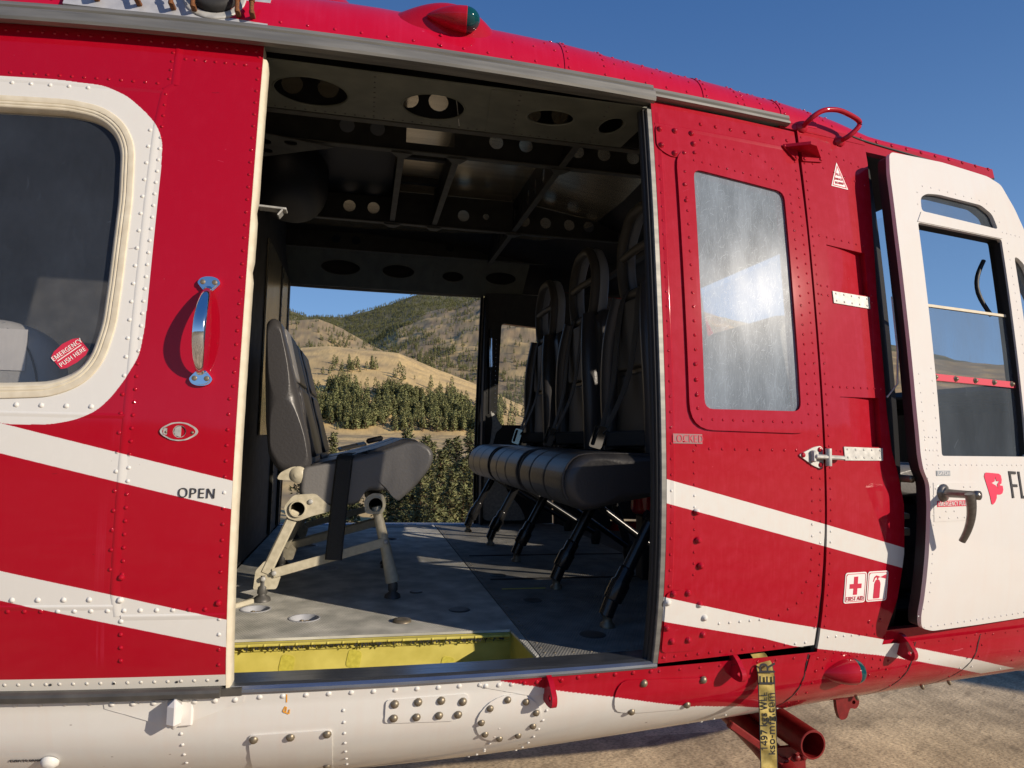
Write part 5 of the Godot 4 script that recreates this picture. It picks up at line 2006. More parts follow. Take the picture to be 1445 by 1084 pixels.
func make_belly_fittings():
	# access covers with their fasteners
	for cv in [
		[P2([-0.187, -0.095, -0.036, -0.093, -0.034, -0.23, -0.186, -0.235]), 0.008, [[-0.178, -0.104], [-0.112, -0.103], [-0.045, -0.101], [-0.176, -0.2], [-0.045, -0.2]], M.belly],
		[P2([0.063, -0.0395, 0.223, -0.0375, 0.225, -0.058, 0.202, -0.092, 0.062, -0.086]), 0.008, [[0.080, -0.048], [0.125, -0.047], [0.17, -0.047], [0.213, -0.052], [0.079, -0.076], [0.123, -0.077], [0.167, -0.077], [0.205, -0.078]], M.belly],
		[P2([0.556, -0.0345, 0.775, -0.0475, 0.775, -0.10, 0.735, -0.121, 0.600, -0.116, 0.543, -0.106, 0.538, -0.06]), 0.02, [[0.605, -0.045], [0.75, -0.050], [0.72, -0.108], [0.585, -0.110]], M.belly],
	]:
		var cb := new_mb(UB)
		shell(cb, dense(round_poly(cv[0], cv[1], 3), 0.04), [], 0.0028, 0.004, 0, 1.0, null, null, 0.03)
		obj("access_cover", heli, [[cb, cv[3]]])
		for q in cv[2]:
			var fb := MB.new()
			lathe(fb, [Vector2(0.0085, 0.0), Vector2(0.008, 0.002), Vector2(0.006, 0.005), Vector2(0.003, 0.0065), Vector2(0.0001, 0.007)], sp(q[0], q[1], 0.0028), sn(q[0], q[1]), 10)
			obj("cover_fastener", heli, [[fb, M.bolt]])
	var ob := new_mb(UB)
	shell(ob, dense(circle2(0.312, -0.103, 0.068, 0.058, 28), 0.03), [], 0.0025, 0.004, 0, 1.0, null, null, 0.03)
	obj("oval_cover", heli, [[ob, M.belly]])
	for k in 9:
		var a := TAU * k / 9.0 + 0.3
		var q := Vector2(0.312 + 0.058 * cos(a), -0.103 + 0.048 * sin(a))
		var fb := MB.new()
		lathe(fb, [Vector2(0.0075, 0.0), Vector2(0.007, 0.002), Vector2(0.005, 0.005), Vector2(0.0001, 0.0062)], sp(q.x, q.y, 0.0025), sn(q.x, q.y), 10)
		obj("cover_fastener", heli, [[fb, M.bolt]])
	# doubler plates behind the tie-down lugs
	for d in [P2([-0.437, -0.0155, -0.195, -0.0155, -0.197, -0.028, -0.30, -0.066, -0.335, -0.066, -0.435, -0.032]), P2([0.247, -0.0155, 0.43, -0.0155, 0.43, -0.03, 0.405, -0.045, 0.36, -0.053, 0.25, -0.026])]:
		var db := new_mb(UB)
		shell(db, dense(d, 0.04), [], 0.0016, 0.003, 0, 1.0, null, null, 0.03)
		obj("doubler_plate", heli, [[db, M.belly]])
		var rv := new_mb(UB)
		for k in 7:
			var q: Vector2 = d[0].lerp(d[1], 0.06 + k * 0.145) + Vector2(0, -0.008)
			dome(rv, sp(q.x, q.y, 0.0014), sn(q.x, q.y), 0.0062, 0.0035)
		kind(obj("rivets", heli, [[rv, M.belly]]), "stuff")
	# lugs
	for L in [[-0.318, -0.018, 0.056, 0.05, true], [0.386, -0.020, 0.045, 0.050, false], [0.825, -0.012, 0.038, 0.045, false], [1.316, -0.004, 0.042, 0.05, false]]:
		var lb := new_mb(UB)
		var lug := round_poly(P2([0.0, 0.018, L[3] * 0.55, 0.004, L[3], -L[2] * 0.55, L[3] * 0.9, -L[2], L[3] * 0.4, -L[2] * 1.05, -0.01, -L[2] * 0.9]), 0.012, 4)
		plate(lb, lug, [circle2(L[3] * 0.66, -L[2] * 0.62, 0.0062, -1, 10)], 0.022 if L[4] else 0.011, Transform3D(Basis(Vector3(0.12, 0, 1).normalized(), Vector3.UP, Vector3(-1, 0, 0.12).normalized()), sp(L[0], L[1], -0.008)))
		if L[4]:
			lb = MB.new()
			box(lb, sp(L[0] + 0.004, L[1] - 0.018, 0.014), Vector3(0.024, 0.052, 0.056), 0.0115, Basis(Vector3.UP, 0.25))
			box(lb, sp(L[0] + 0.016, L[1] - 0.020, 0.002), Vector3(0.036, 0.060, 0.008), 0.003)
		obj("tie_down_lug", heli, [[lb, M.white if L[4] else M.red]])
	# lower navigation light
	make_nav_light(Vector3(1.135, -0.068, Z(1.135, -0.068) + 0.006), 0.118, 0.030, Vector3(1, 0.02, 0.05))
	# step fitting under the chin
	var sb := MB.new()
	var jz := 0.70
	box(sb, Vector3(1.455, -0.262, jz), Vector3(0.10, 0.012, 0.06), 0.003)
	plate(sb, round_poly(P2([-0.035, 0.0, 0.045, 0.0, 0.050, -0.045, 0.035, -0.06, 0.018, -0.052, 0.005, -0.085, -0.018, -0.088, -0.028, -0.06]), 0.01, 4), [circle2(0.03, -0.038, 0.006, -1, 10)], 0.014, Transform3D(Basis.IDENTITY, Vector3(1.455, -0.268, jz + 0.01)))
	obj("belly_bracket", heli, [[sb, M.red_steel]])
	# drains and studs under the chin
	for q in [[1.30, -0.19], [1.53, -0.185], [1.66, -0.195]]:
		var db := MB.new()
		lathe(db, [Vector2(0.006, 0.0), Vector2(0.005, 0.006), Vector2(0.003, 0.010), Vector2(0.0001, 0.011)], sp(q[0], q[1], 0.0), sn(q[0], q[1]), 8)
		obj("drain_stud", heli, [[db, M.bolt]])
	# seams of the chin skins
	var cs := MB.new()
	for s in [[1.365, 1.315], [1.60, 1.50], [1.03, 0.975]]:
		var rws := []
		for k in 15:
			var t := k / 14.0
			var y := lerpf(-0.015, -0.225, t)
			var xx := lerpf(s[0], s[1], t * t)
			rws.append(PackedVector3Array([sp(xx - 0.002, y, 0.0004), sp(xx, y, 0.0012), sp(xx + 0.002, y, 0.0004)]))
		grid(cs, rws)
	kind(obj("skin_seams", heli, [[cs, M.rubber]]), "stuff")
	var wedge := MB.new()
	shell(wedge, P2([1.035, -0.018, 1.052, -0.018, 1.046, -0.09, 1.022, -0.09]), [], 0.002, 0.003, 0, 1.0)
	obj("hinge_fairing", heli, [[wedge, M.red]])
	# grease pencil mark
	var gm := MB.new()
	for s in [[-0.1205, -0.0175, -0.1205, -0.0335], [-0.1225, -0.0415, -0.1265, -0.050], [-0.1265, -0.050, -0.1215, -0.0535], [-0.1215, -0.0535, -0.1205, -0.0425], [-0.1205, -0.0535, -0.1155, -0.0555], [-0.1155, -0.0555, -0.1150, -0.0475]]:
		var a := Vector2(s[0], s[1])
		var b := Vector2(s[2], s[3])
		var w := (b - a).normalized().orthogonal() * 0.0011
		shell(gm, PackedVector2Array([a + w, b + w, b - w, a - w]), [], 0.0008, 0.0006)
	obj("pencil_mark", heli, [[gm, M.ink_orange]])
	# fuel drain button
	var fd := new_mb(UB)
	lathe(fd, [Vector2(0.0155, 0.0), Vector2(0.0155, 0.005), Vector2(0.012, 0.008), Vector2(0.0105, 0.010), Vector2(0.007, 0.012), Vector2(0.0001, 0.0125)], sp(-0.535, -0.137, 0.0), sn(-0.535, -0.137), 16)
	obj("drain_button", heli, [[fd, M.belly]])
	lettering(heli, "stencil_lettering", "PUSH TO DRAIN", -0.575, -0.1335, 0.0055, M.ink)

func make_nav_light(p: Vector3, L: float, r: float, dirv: Vector3):
	var o := Node3D.new()
	put(o, "navigation_light", heli)
	o.position = p
	var d := dirv.normalized()
	var body := MB.new()
	var rows := []
	var s := d.cross(Vector3.UP).normalized()
	var w := s.cross(d)
	for k in 17:
		var t := k / 16.0
		var rr := r * pow(sin(minf(PI / 2, t * 1.7)), 0.8) + 0.0004
		rows.append(ring(d * (L * (t * 0.74 - 0.5)), s * rr * 1.15, w * rr, 18))
	grid(body, rows, true)
	obj("lamp_housing", o, [[body, M.red]])
	var lens := MB.new()
	rows = []
	for k in 11:
		var a := PI / 2 * k / 10.0
		rows.append(ring(d * (L * 0.24 + L * 0.26 * sin(a)), s * r * 1.14 * cos(a), w * r * 0.99 * cos(a), 18))
	grid(lens, rows, true)
	obj("lens", o, [[lens, M.teal]])
	var g := MB.new()
	rows = []
	for q in [[0.0, 0.99], [0.003, 1.03], [0.006, 0.98]]:
		rows.append(ring(d * (L * 0.21 + q[0]), s * r * 1.15 * q[1], w * r * 1.0 * q[1], 18))
	grid(g, rows, true)
	obj("lens_ring", o, [[g, M.red]])
	var sc := MB.new()
	dome(sc, d * L * 0.02 - s * (r * 1.06), -s, 0.004, 0.002, 9)
	obj("lens_screw", o, [[sc, M.alu]])

func make_roof_fittings():
	# blister that carries the upper navigation light
	var bb := MB.new()
	var rows := []
	for k in 29:
		var t := k / 28.0
		var xx := lerpf(-0.10, 0.31, t)
		var hgt := 0.120 * pow(sin(PI * pow(t, 1.5)), 0.85)
		var row := PackedVector3Array()
		for j in 21:
			var a := PI * j / 20.0
			row.append(Vector3(xx, 1.318 + 0.10 * j / 20.0 + hgt * sin(a) * 0.62, Z(xx, 1.285) - 0.012 - 0.20 * j / 20.0 + hgt * 0.62 * pow(sin(a), 1.3)))
		rows.append(row)
	grid(bb, rows)
	obj("light_blister", heli, [[bb, M.red]])
	make_nav_light(Vector3(0.160, 1.388, 1.155), 0.118, 0.026, Vector3(1, -0.03, 0.12))
	# engine and transmission cowling
	var cb := MB.new()
	rows = []
	for k in 25:
		var t := k / 24.0
		var xx := lerpf(0.14, -3.1, t)
		var f := pow(clampf(t * 5.0, 0.0, 1.0), 0.6)
		var row := PackedVector3Array()
		for j in 25:
			var a := PI * j / 24.0
			var e := 2.6
			var c := signf(cos(a)) * pow(absf(cos(a)), 2.0 / e)
			var s := pow(absf(sin(a)), 2.0 / e)
			row.append(Vector3(xx, 1.535 + (0.62 * f) * s, 0.86 * (0.55 + 0.45 * f) * c))
		rows.append(row)
	grid(cb, rows)
	obj("engine_cowling", heli, [[cb, M.red]])
	# grey plate with rusty studs at the roof edge
	var pb := MB.new()
	var xf := Transform3D(Basis(Vector3(1, 0.01, 0.03).normalized(), Vector3(0, 0.94, -0.34), Vector3(0, 0.34, 0.94)).orthonormalized(), Vector3(-0.42, 1.345, 1.135))
	plate(pb, rect2(-0.19, -0.043, 0.195, 0.10), [], 0.006, xf)
	var po = obj("stud_plate", heli, [[pb, M.plate_grey]])
	var rb := MB.new()
	lathe(rb, [Vector2(0.046, 0.0), Vector2(0.046, 0.012), Vector2(0.038, 0.022), Vector2(0.0001, 0.022)], xf * Vector3(0.085, 0.022, 0.004), xf.basis.z, 24)
	obj("rubber_boot", po, [[rb, M.rubber]])
	var sb := MB.new()
	lathe(sb, [Vector2(0.062, 0.0), Vector2(0.062, 0.003), Vector2(0.058, 0.004), Vector2(0.048, 0.004)], xf * Vector3(0.085, 0.022, 0.003), xf.basis.z, 28)
	obj("boot_flange", po, [[sb, M.alu]])
	for q in [[-0.052, 0.02], [0.012, 0.03], [0.053, 0.05], [0.138, 0.03], [0.166, 0.03], [-0.13, 0.02]]:
		var st := MB.new()
		var a := xf * Vector3(q[0], -0.034, 0.022)
		var b := a + Vector3(-0.004, 0.10, -0.004)
		tube(st, [a, b], 0.0045, 9)
		lathe(st, [Vector2(0.0001, -0.004), Vector2(0.0065, -0.004), Vector2(0.0065, 0.004), Vector2(0.0001, 0.004)], a + Vector3(-0.001, 0.03, -0.001), (b - a).normalized(), 6)
		obj("rusty_stud", po, [[st, M.rust]])
		var ft := MB.new()
		bar(ft, a + Vector3(0, 0.004, 0.002), a + Vector3(0, 0.004, -0.024), 0.010, 0.007, Vector3.RIGHT, 0.001)
		obj("stud_foot", po, [[ft, M.rust]])
	# roof grab loop
	var gb := MB.new()
	var loop := []
	for q in [[1.070, 1.279, 0.004], [1.075, 1.290, 0.03], [1.100, 1.308, 0.04], [1.130, 1.317, 0.042], [1.165, 1.319, 0.042], [1.215, 1.309, 0.04], [1.226, 1.298, 0.038], [1.215, 1.282, 0.035], [1.198, 1.266, 0.025], [1.190, 1.262, 0.002]]:
		loop.append(Vector3(q[0], q[1], Z(q[0], 1.26) + q[2]))
	tube(gb, smooth_path(loop, 4), 0.0065, 10)
	obj("grab_loop", heli, [[gb, M.red]])
	for q in [[1.070, 1.279], [1.190, 1.262]]:
		var fb := MB.new()
		lathe(fb, [Vector2(0.016, 0.0), Vector2(0.015, 0.004), Vector2(0.009, 0.008), Vector2(0.0001, 0.012)], Vector3(q[0], q[1], Z(q[0], q[1]) + 0.001), Vector3(0, 0.2, 1).normalized(), 10)
		obj("grab_loop_foot", heli, [[fb, M.red]])
	# gasket along the step in the roof and over the crew door
	var kb := MB.new()
	var gk := []
	for q in [[1.222, 1.300], [1.230, 1.291], [1.242, 1.286], [1.30, 1.279], [1.5, 1.268], [1.7, 1.2555], [1.765, 1.2535], [1.779, 1.258]]:
		gk.append(Vector3(q[0], q[1], Z(q[0], minf(q[1], 1.285)) + 0.001 - maxf(0.0, q[1] - 1.285) * 0.5))
	tube(kb, smooth_path(gk, 3), 0.003, 6)
	obj("roof_gasket", heli, [[kb, M.rubber]])
	var rv := MB.new()
	for k in 10:
		var xx := 1.27 + k * 0.055
		dome(rv, Vector3(xx, 1.287, Z(xx, 1.285) - 0.0004), Vector3(0, 0.25, 1).normalized(), 0.0062, 0.0035)
	kind(obj("rivets", heli, [[rv, M.red]]), "stuff")
	# overhead tinted window
	var ob := MB.new()
	rows = []
	for k in 13:
		var t := k / 12.0
		var xx := lerpf(1.24, 1.74, t)
		var row := PackedVector3Array()
		for j in 9:
			var f := j / 8.0
			row.append(Vector3(xx, lerp_table(xx, RX, RY) + 0.002 + 0.05 * sin(PI * minf(t * 1.05, 1.0)) * (0.35 + 0.65 * f), Z(xx, 1.285) * lerpf(0.86, 0.3, f)))
		rows.append(row)
	grid(ob, rows)
	obj("overhead_window", heli, [[ob, M.glass_green]])

func smooth_path(p: Array, n: int) -> Array:
	var out := []
	for k in p.size() - 1:
		var a: Vector3 = p[maxi(0, k - 1)]
		var b: Vector3 = p[k]
		var c: Vector3 = p[k + 1]
		var d: Vector3 = p[mini(p.size() - 1, k + 2)]
		for s in n:
			out.append(b.cubic_interpolate(c, a, d, float(s) / n))
	out.append(p[-1])
	return out

# ---------------------------------------------------------------- cabin
func floor_frame(y: float) -> Transform3D:
	return Transform3D(Basis(Vector3(1, 0, 0), Vector3(0, 0, -1), Vector3(0, 1, 0)), Vector3(0, y, 0))
func make_cabin():
	var rings := [[-0.262, 0.625], [-0.128, 0.735], [-0.105, 0.06], [0.14, -0.62], [-0.21, -0.45]]
	var holes := []
	for q in rings:
		holes.append(circle2(q[0], -q[1], 0.034, -1, 18))
	var mb := MB.new()
	plate(mb, P2([-0.405, -0.905, 0.372, -0.905, 0.384, -1.12, 0.392, -1.12, 0.388, 1.17, -0.405, 1.17]), holes, 0.006, floor_frame(-0.003), 0.2, 1.0 / 0.6)
	obj("floor_panel", heli, [[mb, M.floor]])
	mb = MB.new()
	plate(mb, rect2(-1.35, -0.905, -0.409, -0.52), [], 0.006, floor_frame(-0.003), 0.3, 1.0 / 0.6)
	obj("floor_panel", heli, [[mb, M.floor]])
	mb = MB.new()
	plate(mb, rect2(0.394, -1.125, 1.08, 1.17), [], 0.006, floor_frame(-0.002), 0.3, 1.0 / 0.6)
	obj("floor_mat", heli, [[mb, M.mat]])
	mb = MB.new()
	plate(mb, rect2(1.083, -0.84, 2.5, 0.84), [], 0.006, floor_frame(-0.004), 0.3, 1.0 / 0.6)
	obj("cockpit_floor", heli, [[mb, M.frame_dark]])
	mb = MB.new()
	plate(mb, rect2(-3.0, -0.9, 2.4, 0.9), [], 0.01, floor_frame(-0.14), 1.0)
	obj("sub_floor", heli, [[mb, M.frame_dark]])
	for q in rings:
		var db := MB.new()
		lathe(db, [Vector2(0.040, 0.0), Vector2(0.039, 0.0016), Vector2(0.034, 0.0012), Vector2(0.030, -0.010), Vector2(0.022, -0.016), Vector2(0.0001, -0.017)], Vector3(q[0], 0.0, q[1]), Vector3.UP, 20)
		var dd = obj("tie_down_dish", heli, [[db, M.plate_grey]])
		var sb := MB.new()
		lathe(sb, [Vector2(0.007, -0.017), Vector2(0.006, -0.004), Vector2(0.0001, -0.002)], Vector3(q[0] - 0.006, 0, q[1] + 0.004), Vector3.UP, 10)
		pipe(sb, Vector3(q[0] + 0.010, -0.010, q[1] + 0.004), Vector3(q[0] + 0.010, -0.006, q[1] + 0.004), 0.011, 0.003, 14)
		obj("dish_stud", dd, [[sb, M.bolt]])
	for q in [[0.115, 0.80, 0.024, 0.006], [0.275, 0.70, 0.03, 0.002], [0.175, 0.47, 0.02, 0.002], [0.50, 0.62, 0.03, 0.002], [0.56, 0.98, 0.034, 0.002], [0.47, 0.25, 0.03, 0.002]]:
		var fb := MB.new()
		lathe(fb, [Vector2(q[2], 0.0), Vector2(q[2] * 0.9, q[3]), Vector2(q[2] * 0.5, q[3]), Vector2(0.0001, q[3] * 0.8)], Vector3(q[0], 0.0005, q[1]), Vector3.UP, 16)
		obj("floor_fitting", heli, [[fb, M.track if q[3] < 0.004 else M.bolt]])
	# floor rivets
	var rv := MB.new()
	for k in 60:
		dome(rv, Vector3(0.408, 0.0008, 1.10 - k * 0.037), Vector3.UP, 0.0046, 0.0022)
	for k in 14:
		dome(rv, Vector3(0.43 + k * 0.042, 0.0008, 1.105), Vector3.UP, 0.0046, 0.0022)
	for z in [0.60, 0.30, -0.10, -0.48]:
		for k in 12:
			dome(rv, Vector3(0.43 + k * 0.045, 0.0008, z), Vector3.UP, 0.0046, 0.0022)
	kind(obj("rivets", heli, [[rv, M.bolt]]), "stuff")
	var ft := MB.new()
	box(ft, Vector3(0.16, 0.0005, -1.075), Vector3(0.43, 0.003, 0.10), 0.0)
	obj("far_trough_cover", heli, [[ft, M.black]])
	for z in [0.32, -0.14]:
		var lb := MB.new()
		box(lb, Vector3(0.75, 0.002, z), Vector3(0.64, 0.004, 0.012), 0.001)
		obj("floor_joint", heli, [[lb, M.black]])
	var ob := MB.new()
	plate(ob, P2([0.95, -0.47, 1.06, -0.50, 1.06, -0.56, 0.93, -0.53]), [], 0.0014, floor_frame(0.0022))
	plate(ob, rect2(0.44, -0.47, 0.58, -0.462), [], 0.0014, floor_frame(0.0022))
	obj("yellow_tape", heli, [[ob, M.yellow]])
	# the yellow trough along the door
	var yb := MB.new()
	_face(yb, [Vector3(-1.35, -0.007, 0.905), Vector3(0.374, -0.007, 0.905), Vector3(0.374, -0.12, 0.905), Vector3(-1.35, -0.12, 0.905)], Vector3(0, 0, 1))
	_face(yb, [Vector3(-1.35, -0.12, 0.905), Vector3(0.386, -0.12, 0.905), Vector3(0.386, -0.12, 1.135), Vector3(-1.35, -0.12, 1.135)], Vector3.UP)
	_face(yb, [Vector3(0.374, -0.007, 0.905), Vector3(0.386, -0.007, 1.125), Vector3(0.386, -0.12, 1.125), Vector3(0.374, -0.12, 0.905)], Vector3(-1, 0, 0))
	_face(yb, [Vector3(-1.35, -0.016, 1.128), Vector3(0.386, -0.016, 1.128), Vector3(0.386, -0.12, 1.128), Vector3(-1.35, -0.12, 1.128)], Vector3(0, 0, -1))
	var tro = obj("sill_trough", heli, [[yb, M.yellow]])
	var tb := MB.new()
	box(tb, Vector3(-0.49, -0.0105, 0.914), Vector3(1.72, 0.006, 0.018), 0.0015)
	box(tb, Vector3(-0.49, -0.026, 0.9075), Vector3(1.72, 0.003, 0.005), 0.001)
	obj("trough_lip", tro, [[tb, M.yellow]])
	var fr := MB.new()
	var g := RandomNumberGenerator.new()
	g.seed = 17
	for k in 260:
		var xx := -0.34 + 0.70 * g.randf()
		var ln := 0.003 + 0.009 * g.randf() * g.randf()
		var a := Vector3(xx, -0.0135, 0.920)
		bar(fr, a, a + Vector3(g.randf_range(-0.003, 0.003), -ln, g.randf_range(-0.002, 0.004)), 0.0022, 0.0016, Vector3(0, 0, 1), 0.0)
	kind(obj("frayed_sealant", tro, [[fr, M.rubber]]), "stuff")
	var rb := MB.new()
	for k in 46:
		dome(rb, Vector3(-1.2 + k * 0.0345, -0.0105, 0.923), Vector3(0, 0, 1), 0.004, 0.002)
		dome(rb, Vector3(-1.2 + k * 0.0345, -0.012, 1.1265), Vector3(0, 0.6, -0.6).normalized(), 0.004, 0.003)
	kind(obj("rivets", tro, [[rb, M.yellow]]), "stuff")
	var pb := MB.new()
	for q in [[-0.15, -0.055], [0.0, -0.05], [0.22, -0.075]]:
		plate(pb, round_poly(P2([q[0] - 0.02, q[1] - 0.02, q[0] + 0.012, q[1] - 0.028, q[0] + 0.018, q[1] + 0.012, q[0] - 0.012, q[1] + 0.02]), 0.01, 4), [], 0.001, Transform3D(Basis.IDENTITY, Vector3(0, 0, 0.9058)))
	obj("paint_patch", tro, [[pb, worn(mat(0.4, 0.36, 0.05, 0.6), 0.03, 61, Color(0.70, 0.66, 0.24), Color(0.82, 0.78, 0.32), 5.0)]])
	make_overhead()
	make_cabin_walls()

func web(called: String, outline: PackedVector2Array, holes: Array, xf: Transform3D, m: Material, t := 0.004):
	var mb := MB.new()
	plate(mb, outline, holes, t, xf)
	return obj(called, heli, [[mb, m]])

func make_overhead():
	var mb := MB.new()
	box(mb, Vector3(-0.36, 1.512, -0.02), Vector3(2.08, 0.008, 1.78), 0.0)
	obj("ceiling_skin", heli, [[mb, M.ceiling]])
	mb = MB.new()
	box(mb, Vector3(0.90, 1.474, -0.02), Vector3(0.50, 0.008, 1.78), 0.0, Basis(Vector3(0, 0, 1), -0.16))
	obj("ceiling_skin", heli, [[mb, M.ceiling]])
	for side in [1.0, -1.0]:
		# header panel over the door with lightening holes
		var a := Vector3(0, 1.2545, 1.131 if side > 0 else -1.118)
		var b := Vector3(0, 1.273, 0.868) if side > 0 else Vector3(0, 1.40, -0.925)
		var up := (b - a).normalized()
		var nn := Vector3(1, 0, 0).cross(up)
		var xf := Transform3D(Basis(Vector3(1, 0, 0), up, nn), a)
		var H := (b - a).length()
		var holes := []
		for q in ([[-0.148, 0.085, 0.082, 0.145], [0.138, 0.076, 0.078, 0.148], [0.425, 0.060, 0.048, 0.125], [0.585, 0.03, 0.055, 0.13]] if side > 0 else [[-0.145, 0.10, 0.05, 0.13], [0.15, 0.085, 0.045, 0.13], [0.44, 0.058, 0.036, 0.12], [0.70, 0.085, 0.045, 0.13]]):
			holes.append(circle2(q[0], q[3], q[1], q[2], 28))
		var ho = web("header_panel", rect2(-0.5 if side > 0 else -1.38, 0.0, 0.662 if side > 0 else 0.84, H), holes, xf, M.soffit, 0.003)
		for h in holes:
			var rb := MB.new()
			var pts := []
			for q in h:
				pts.append(xf * Vector3(q.x, q.y, 0))
			pts.append(pts[0])
			sweep(rb, pts, [Vector2(0.003, 0.003)], nn, 6, false)
			obj("hole_lip", ho, [[rb, M.soffit]])
		var rv := MB.new()
		var dn := -nn if nn.y > 0 else nn
		for k in 46:
			dome(rv, xf * Vector3(-0.48 + k * (0.0239 if side > 0 else 0.028), H - 0.012, 0) + dn * 0.0015, dn, 0.0036, 0.002, 6)
		for xx in [-0.003, 0.27, 0.325, 0.54]:
			for k in 9:
				dome(rv, xf * Vector3(xx + (0.03 * k / 9.0 if xx > 0.2 else 0.0), 0.02 + k * H * 0.105, 0) + dn * 0.0015, dn, 0.0036, 0.002, 6)
		kind(obj("rivets", ho, [[rv, M.track]]), "stuff")
		var jb := MB.new()
		plate(jb, P2([0.255, 0.004, 0.315, 0.004, 0.345, H - 0.004, 0.285, H - 0.004]), [], 0.0015, xf.translated_local(Vector3(0, 0, 0.0025 * signf(dn.dot(nn)))))
		obj("joint_strap", ho, [[jb, M.soffit]])
	# longitudinal webs above the header edges
	var wh := []
	for xx in [-0.46, -0.36, -0.205, -0.118, 0.083, 0.160, 0.41, 0.49, 0.69, 0.775]:
		wh.append(circle2(xx, 1.338, 0.026, -1, 16))
	web("overhead_web", P2([-1.38, 1.275, 1.1, 1.275, 1.1, 1.43, 0.62, 1.507, -1.38, 1.507]), wh, Transform3D(Basis.IDENTITY, Vector3(0, 0, 0.866)), M.frame_dark)
	wh = []
	for xx in [-0.135, -0.045, 0.035, 0.47, 0.555, 0.75, 0.85]:
		wh.append(circle2(xx, 1.322, 0.021, -1, 16))
	wh.append(rect2(0.095, 1.305, 0.27, 1.330))
	for xx in [-0.46, -0.36, -0.205, -0.118, 0.083, 0.160, 0.41, 0.49, 0.69, 0.775]:
		wh.append(circle2(xx * 1.038, 1.374, 0.031, -1, 16))
	web("overhead_web", P2([-1.38, 1.297, 1.1, 1.297, 1.1, 1.43, 0.62, 1.507, -1.38, 1.507]), wh, Transform3D(Basis.IDENTITY, Vector3(0, 0, 0.80)), M.frame_dark)
	wh = []
	for xx in [-0.17, -0.07, 0.41, 0.60, 0.74, 0.86]:
		wh.append(circle2(xx, 1.455, 0.022, -1, 14))
	web("overhead_web", P2([-1.38, 1.402, 1.1, 1.402, 1.1, 1.43, 0.62, 1.507, -1.38, 1.507]), wh, Transform3D(Basis.IDENTITY, Vector3(0, 0, -0.922)), M.frame_dark)
	for q in [[0.80, 1.296], [-0.915, 1.401]]:
		var fl := MB.new()
		box(fl, Vector3(-0.1, q[1], q[0]), Vector3(2.4, 0.004, 0.022), 0.001)
		obj("web_flange", heli, [[fl, M.flange]])
	# two cross frames
	var f1 := []
	for xx in [-0.085, 0.009, 0.393, 0.493, 0.672, 0.766, 0.871]:
		f1.append(circle2(xx, 1.4385, 0.0235, -1, 18))
	f1.append(rect2(0.10, 1.405, 0.255, 1.50))
	web("overhead_frame", P2([-0.42, 1.375, 1.1, 1.375, 1.1, 1.435, 0.66, 1.5065, -0.42, 1.5075]), f1, Transform3D(Basis.IDENTITY, Vector3(0, 0, 0.44)), M.frame_dark)
	var f2 := []
	for xx in [-0.091, 0.008, 0.391, 0.662, 0.759, 0.868, 0.96]:
		f2.append(circle2(xx, 1.426, 0.025, -1, 18))
	f2.append(circle2(0.49, 1.43, 0.014, -1, 14))
	web("overhead_frame", P2([-0.42, 1.368, 1.1, 1.368, 1.1, 1.435, 0.66, 1.5065, -0.42, 1.5075]), f2, Transform3D(Basis.IDENTITY, Vector3(0, 0, -0.30)), M.frame_dark)
	for z in [0.44, -0.30]:
		var fb := MB.new()
		box(fb, Vector3(0.34, 1.371 if z > 0 else 1.364, z + 0.008), Vector3(1.52, 0.004, 0.026), 0.001)
		obj("frame_flange", heli, [[fb, M.flange]])
	# fore and aft beams between and across the frames
	for q in [[0.087, 0.44, -0.30], [0.264, 0.44, -0.30], [0.612, 0.798, -0.915]]:
		var hs := []
		if q[0] > 0.5:
			for k in 12:
				hs.append(circle2(0.70 - k * 0.12, 1.435, 0.022, 0.03, 14))
		var xf := Transform3D(Basis(Vector3(0, 0, 1), Vector3.UP, Vector3(-1, 0, 0)), Vector3(q[0], 0, 0))
		web("overhead_beam", rect2(q[2] + 0.003, 1.372, q[1] - 0.003, 1.5075), hs, xf, M.frame_dark, 0.004)
		var fb := MB.new()
		box(fb, Vector3(q[0], 1.3705, (q[1] + q[2]) / 2), Vector3(0.022, 0.0045, q[1] - q[2] - 0.03), 0.001)
		obj("beam_flange", heli, [[fb, M.flange]])
		for z in [0.44, -0.30]:
			var gb := MB.new()
			plate(gb, round_poly(P2([q[0] - 0.035, -z - 0.01, q[0] + 0.035, -z - 0.01, q[0] + 0.014, -z + 0.03, q[0] + 0.012, -z + 0.03, q[0] - 0.012, -z + 0.03]), 0.004, 2), [], 0.003, floor_frame(1.3655 if z > 0 else 1.3585))
			obj("gusset", heli, [[gb, M.flange]])
	for z in [0.12, -0.13]:
		var cb := MB.new()
		box(cb, Vector3(0.1755, 1.495, z), Vector3(0.172, 0.022, 0.026), 0.002)
		obj("stringer", heli, [[cb, M.frame_dark]])
	# the dark gearbox bulge and its cover, aft
	var gb := MB.new()
	var rows := []
	for k in 13:
		var a := PI / 2 * k / 12.0
		rows.append(ring(Vector3(-0.31, 1.42 - 0.115 * sin(a), -0.06), Vector3(0.145, 0, 0) * (cos(a) * 0.35 + 0.65 * pow(cos(a), 0.4)), Vector3(0, 0, 0.30) * (cos(a) * 0.35 + 0.65 * pow(cos(a), 0.4)), 28))
	rows.insert(0, ring(Vector3(-0.31, 1.505, -0.06), Vector3(0.145, 0, 0), Vector3(0, 0, 0.30), 28))
	grid(gb, rows, true)
	obj("gearbox_bulge", heli, [[gb, M.black]])
	var cv := MB.new()
	box(cv, Vector3(-0.17, 1.488, 0.07), Vector3(0.50, 0.03, 0.72), 0.003)
	obj("overhead_cover", heli, [[cv, M.black]])
	var pb := MB.new()
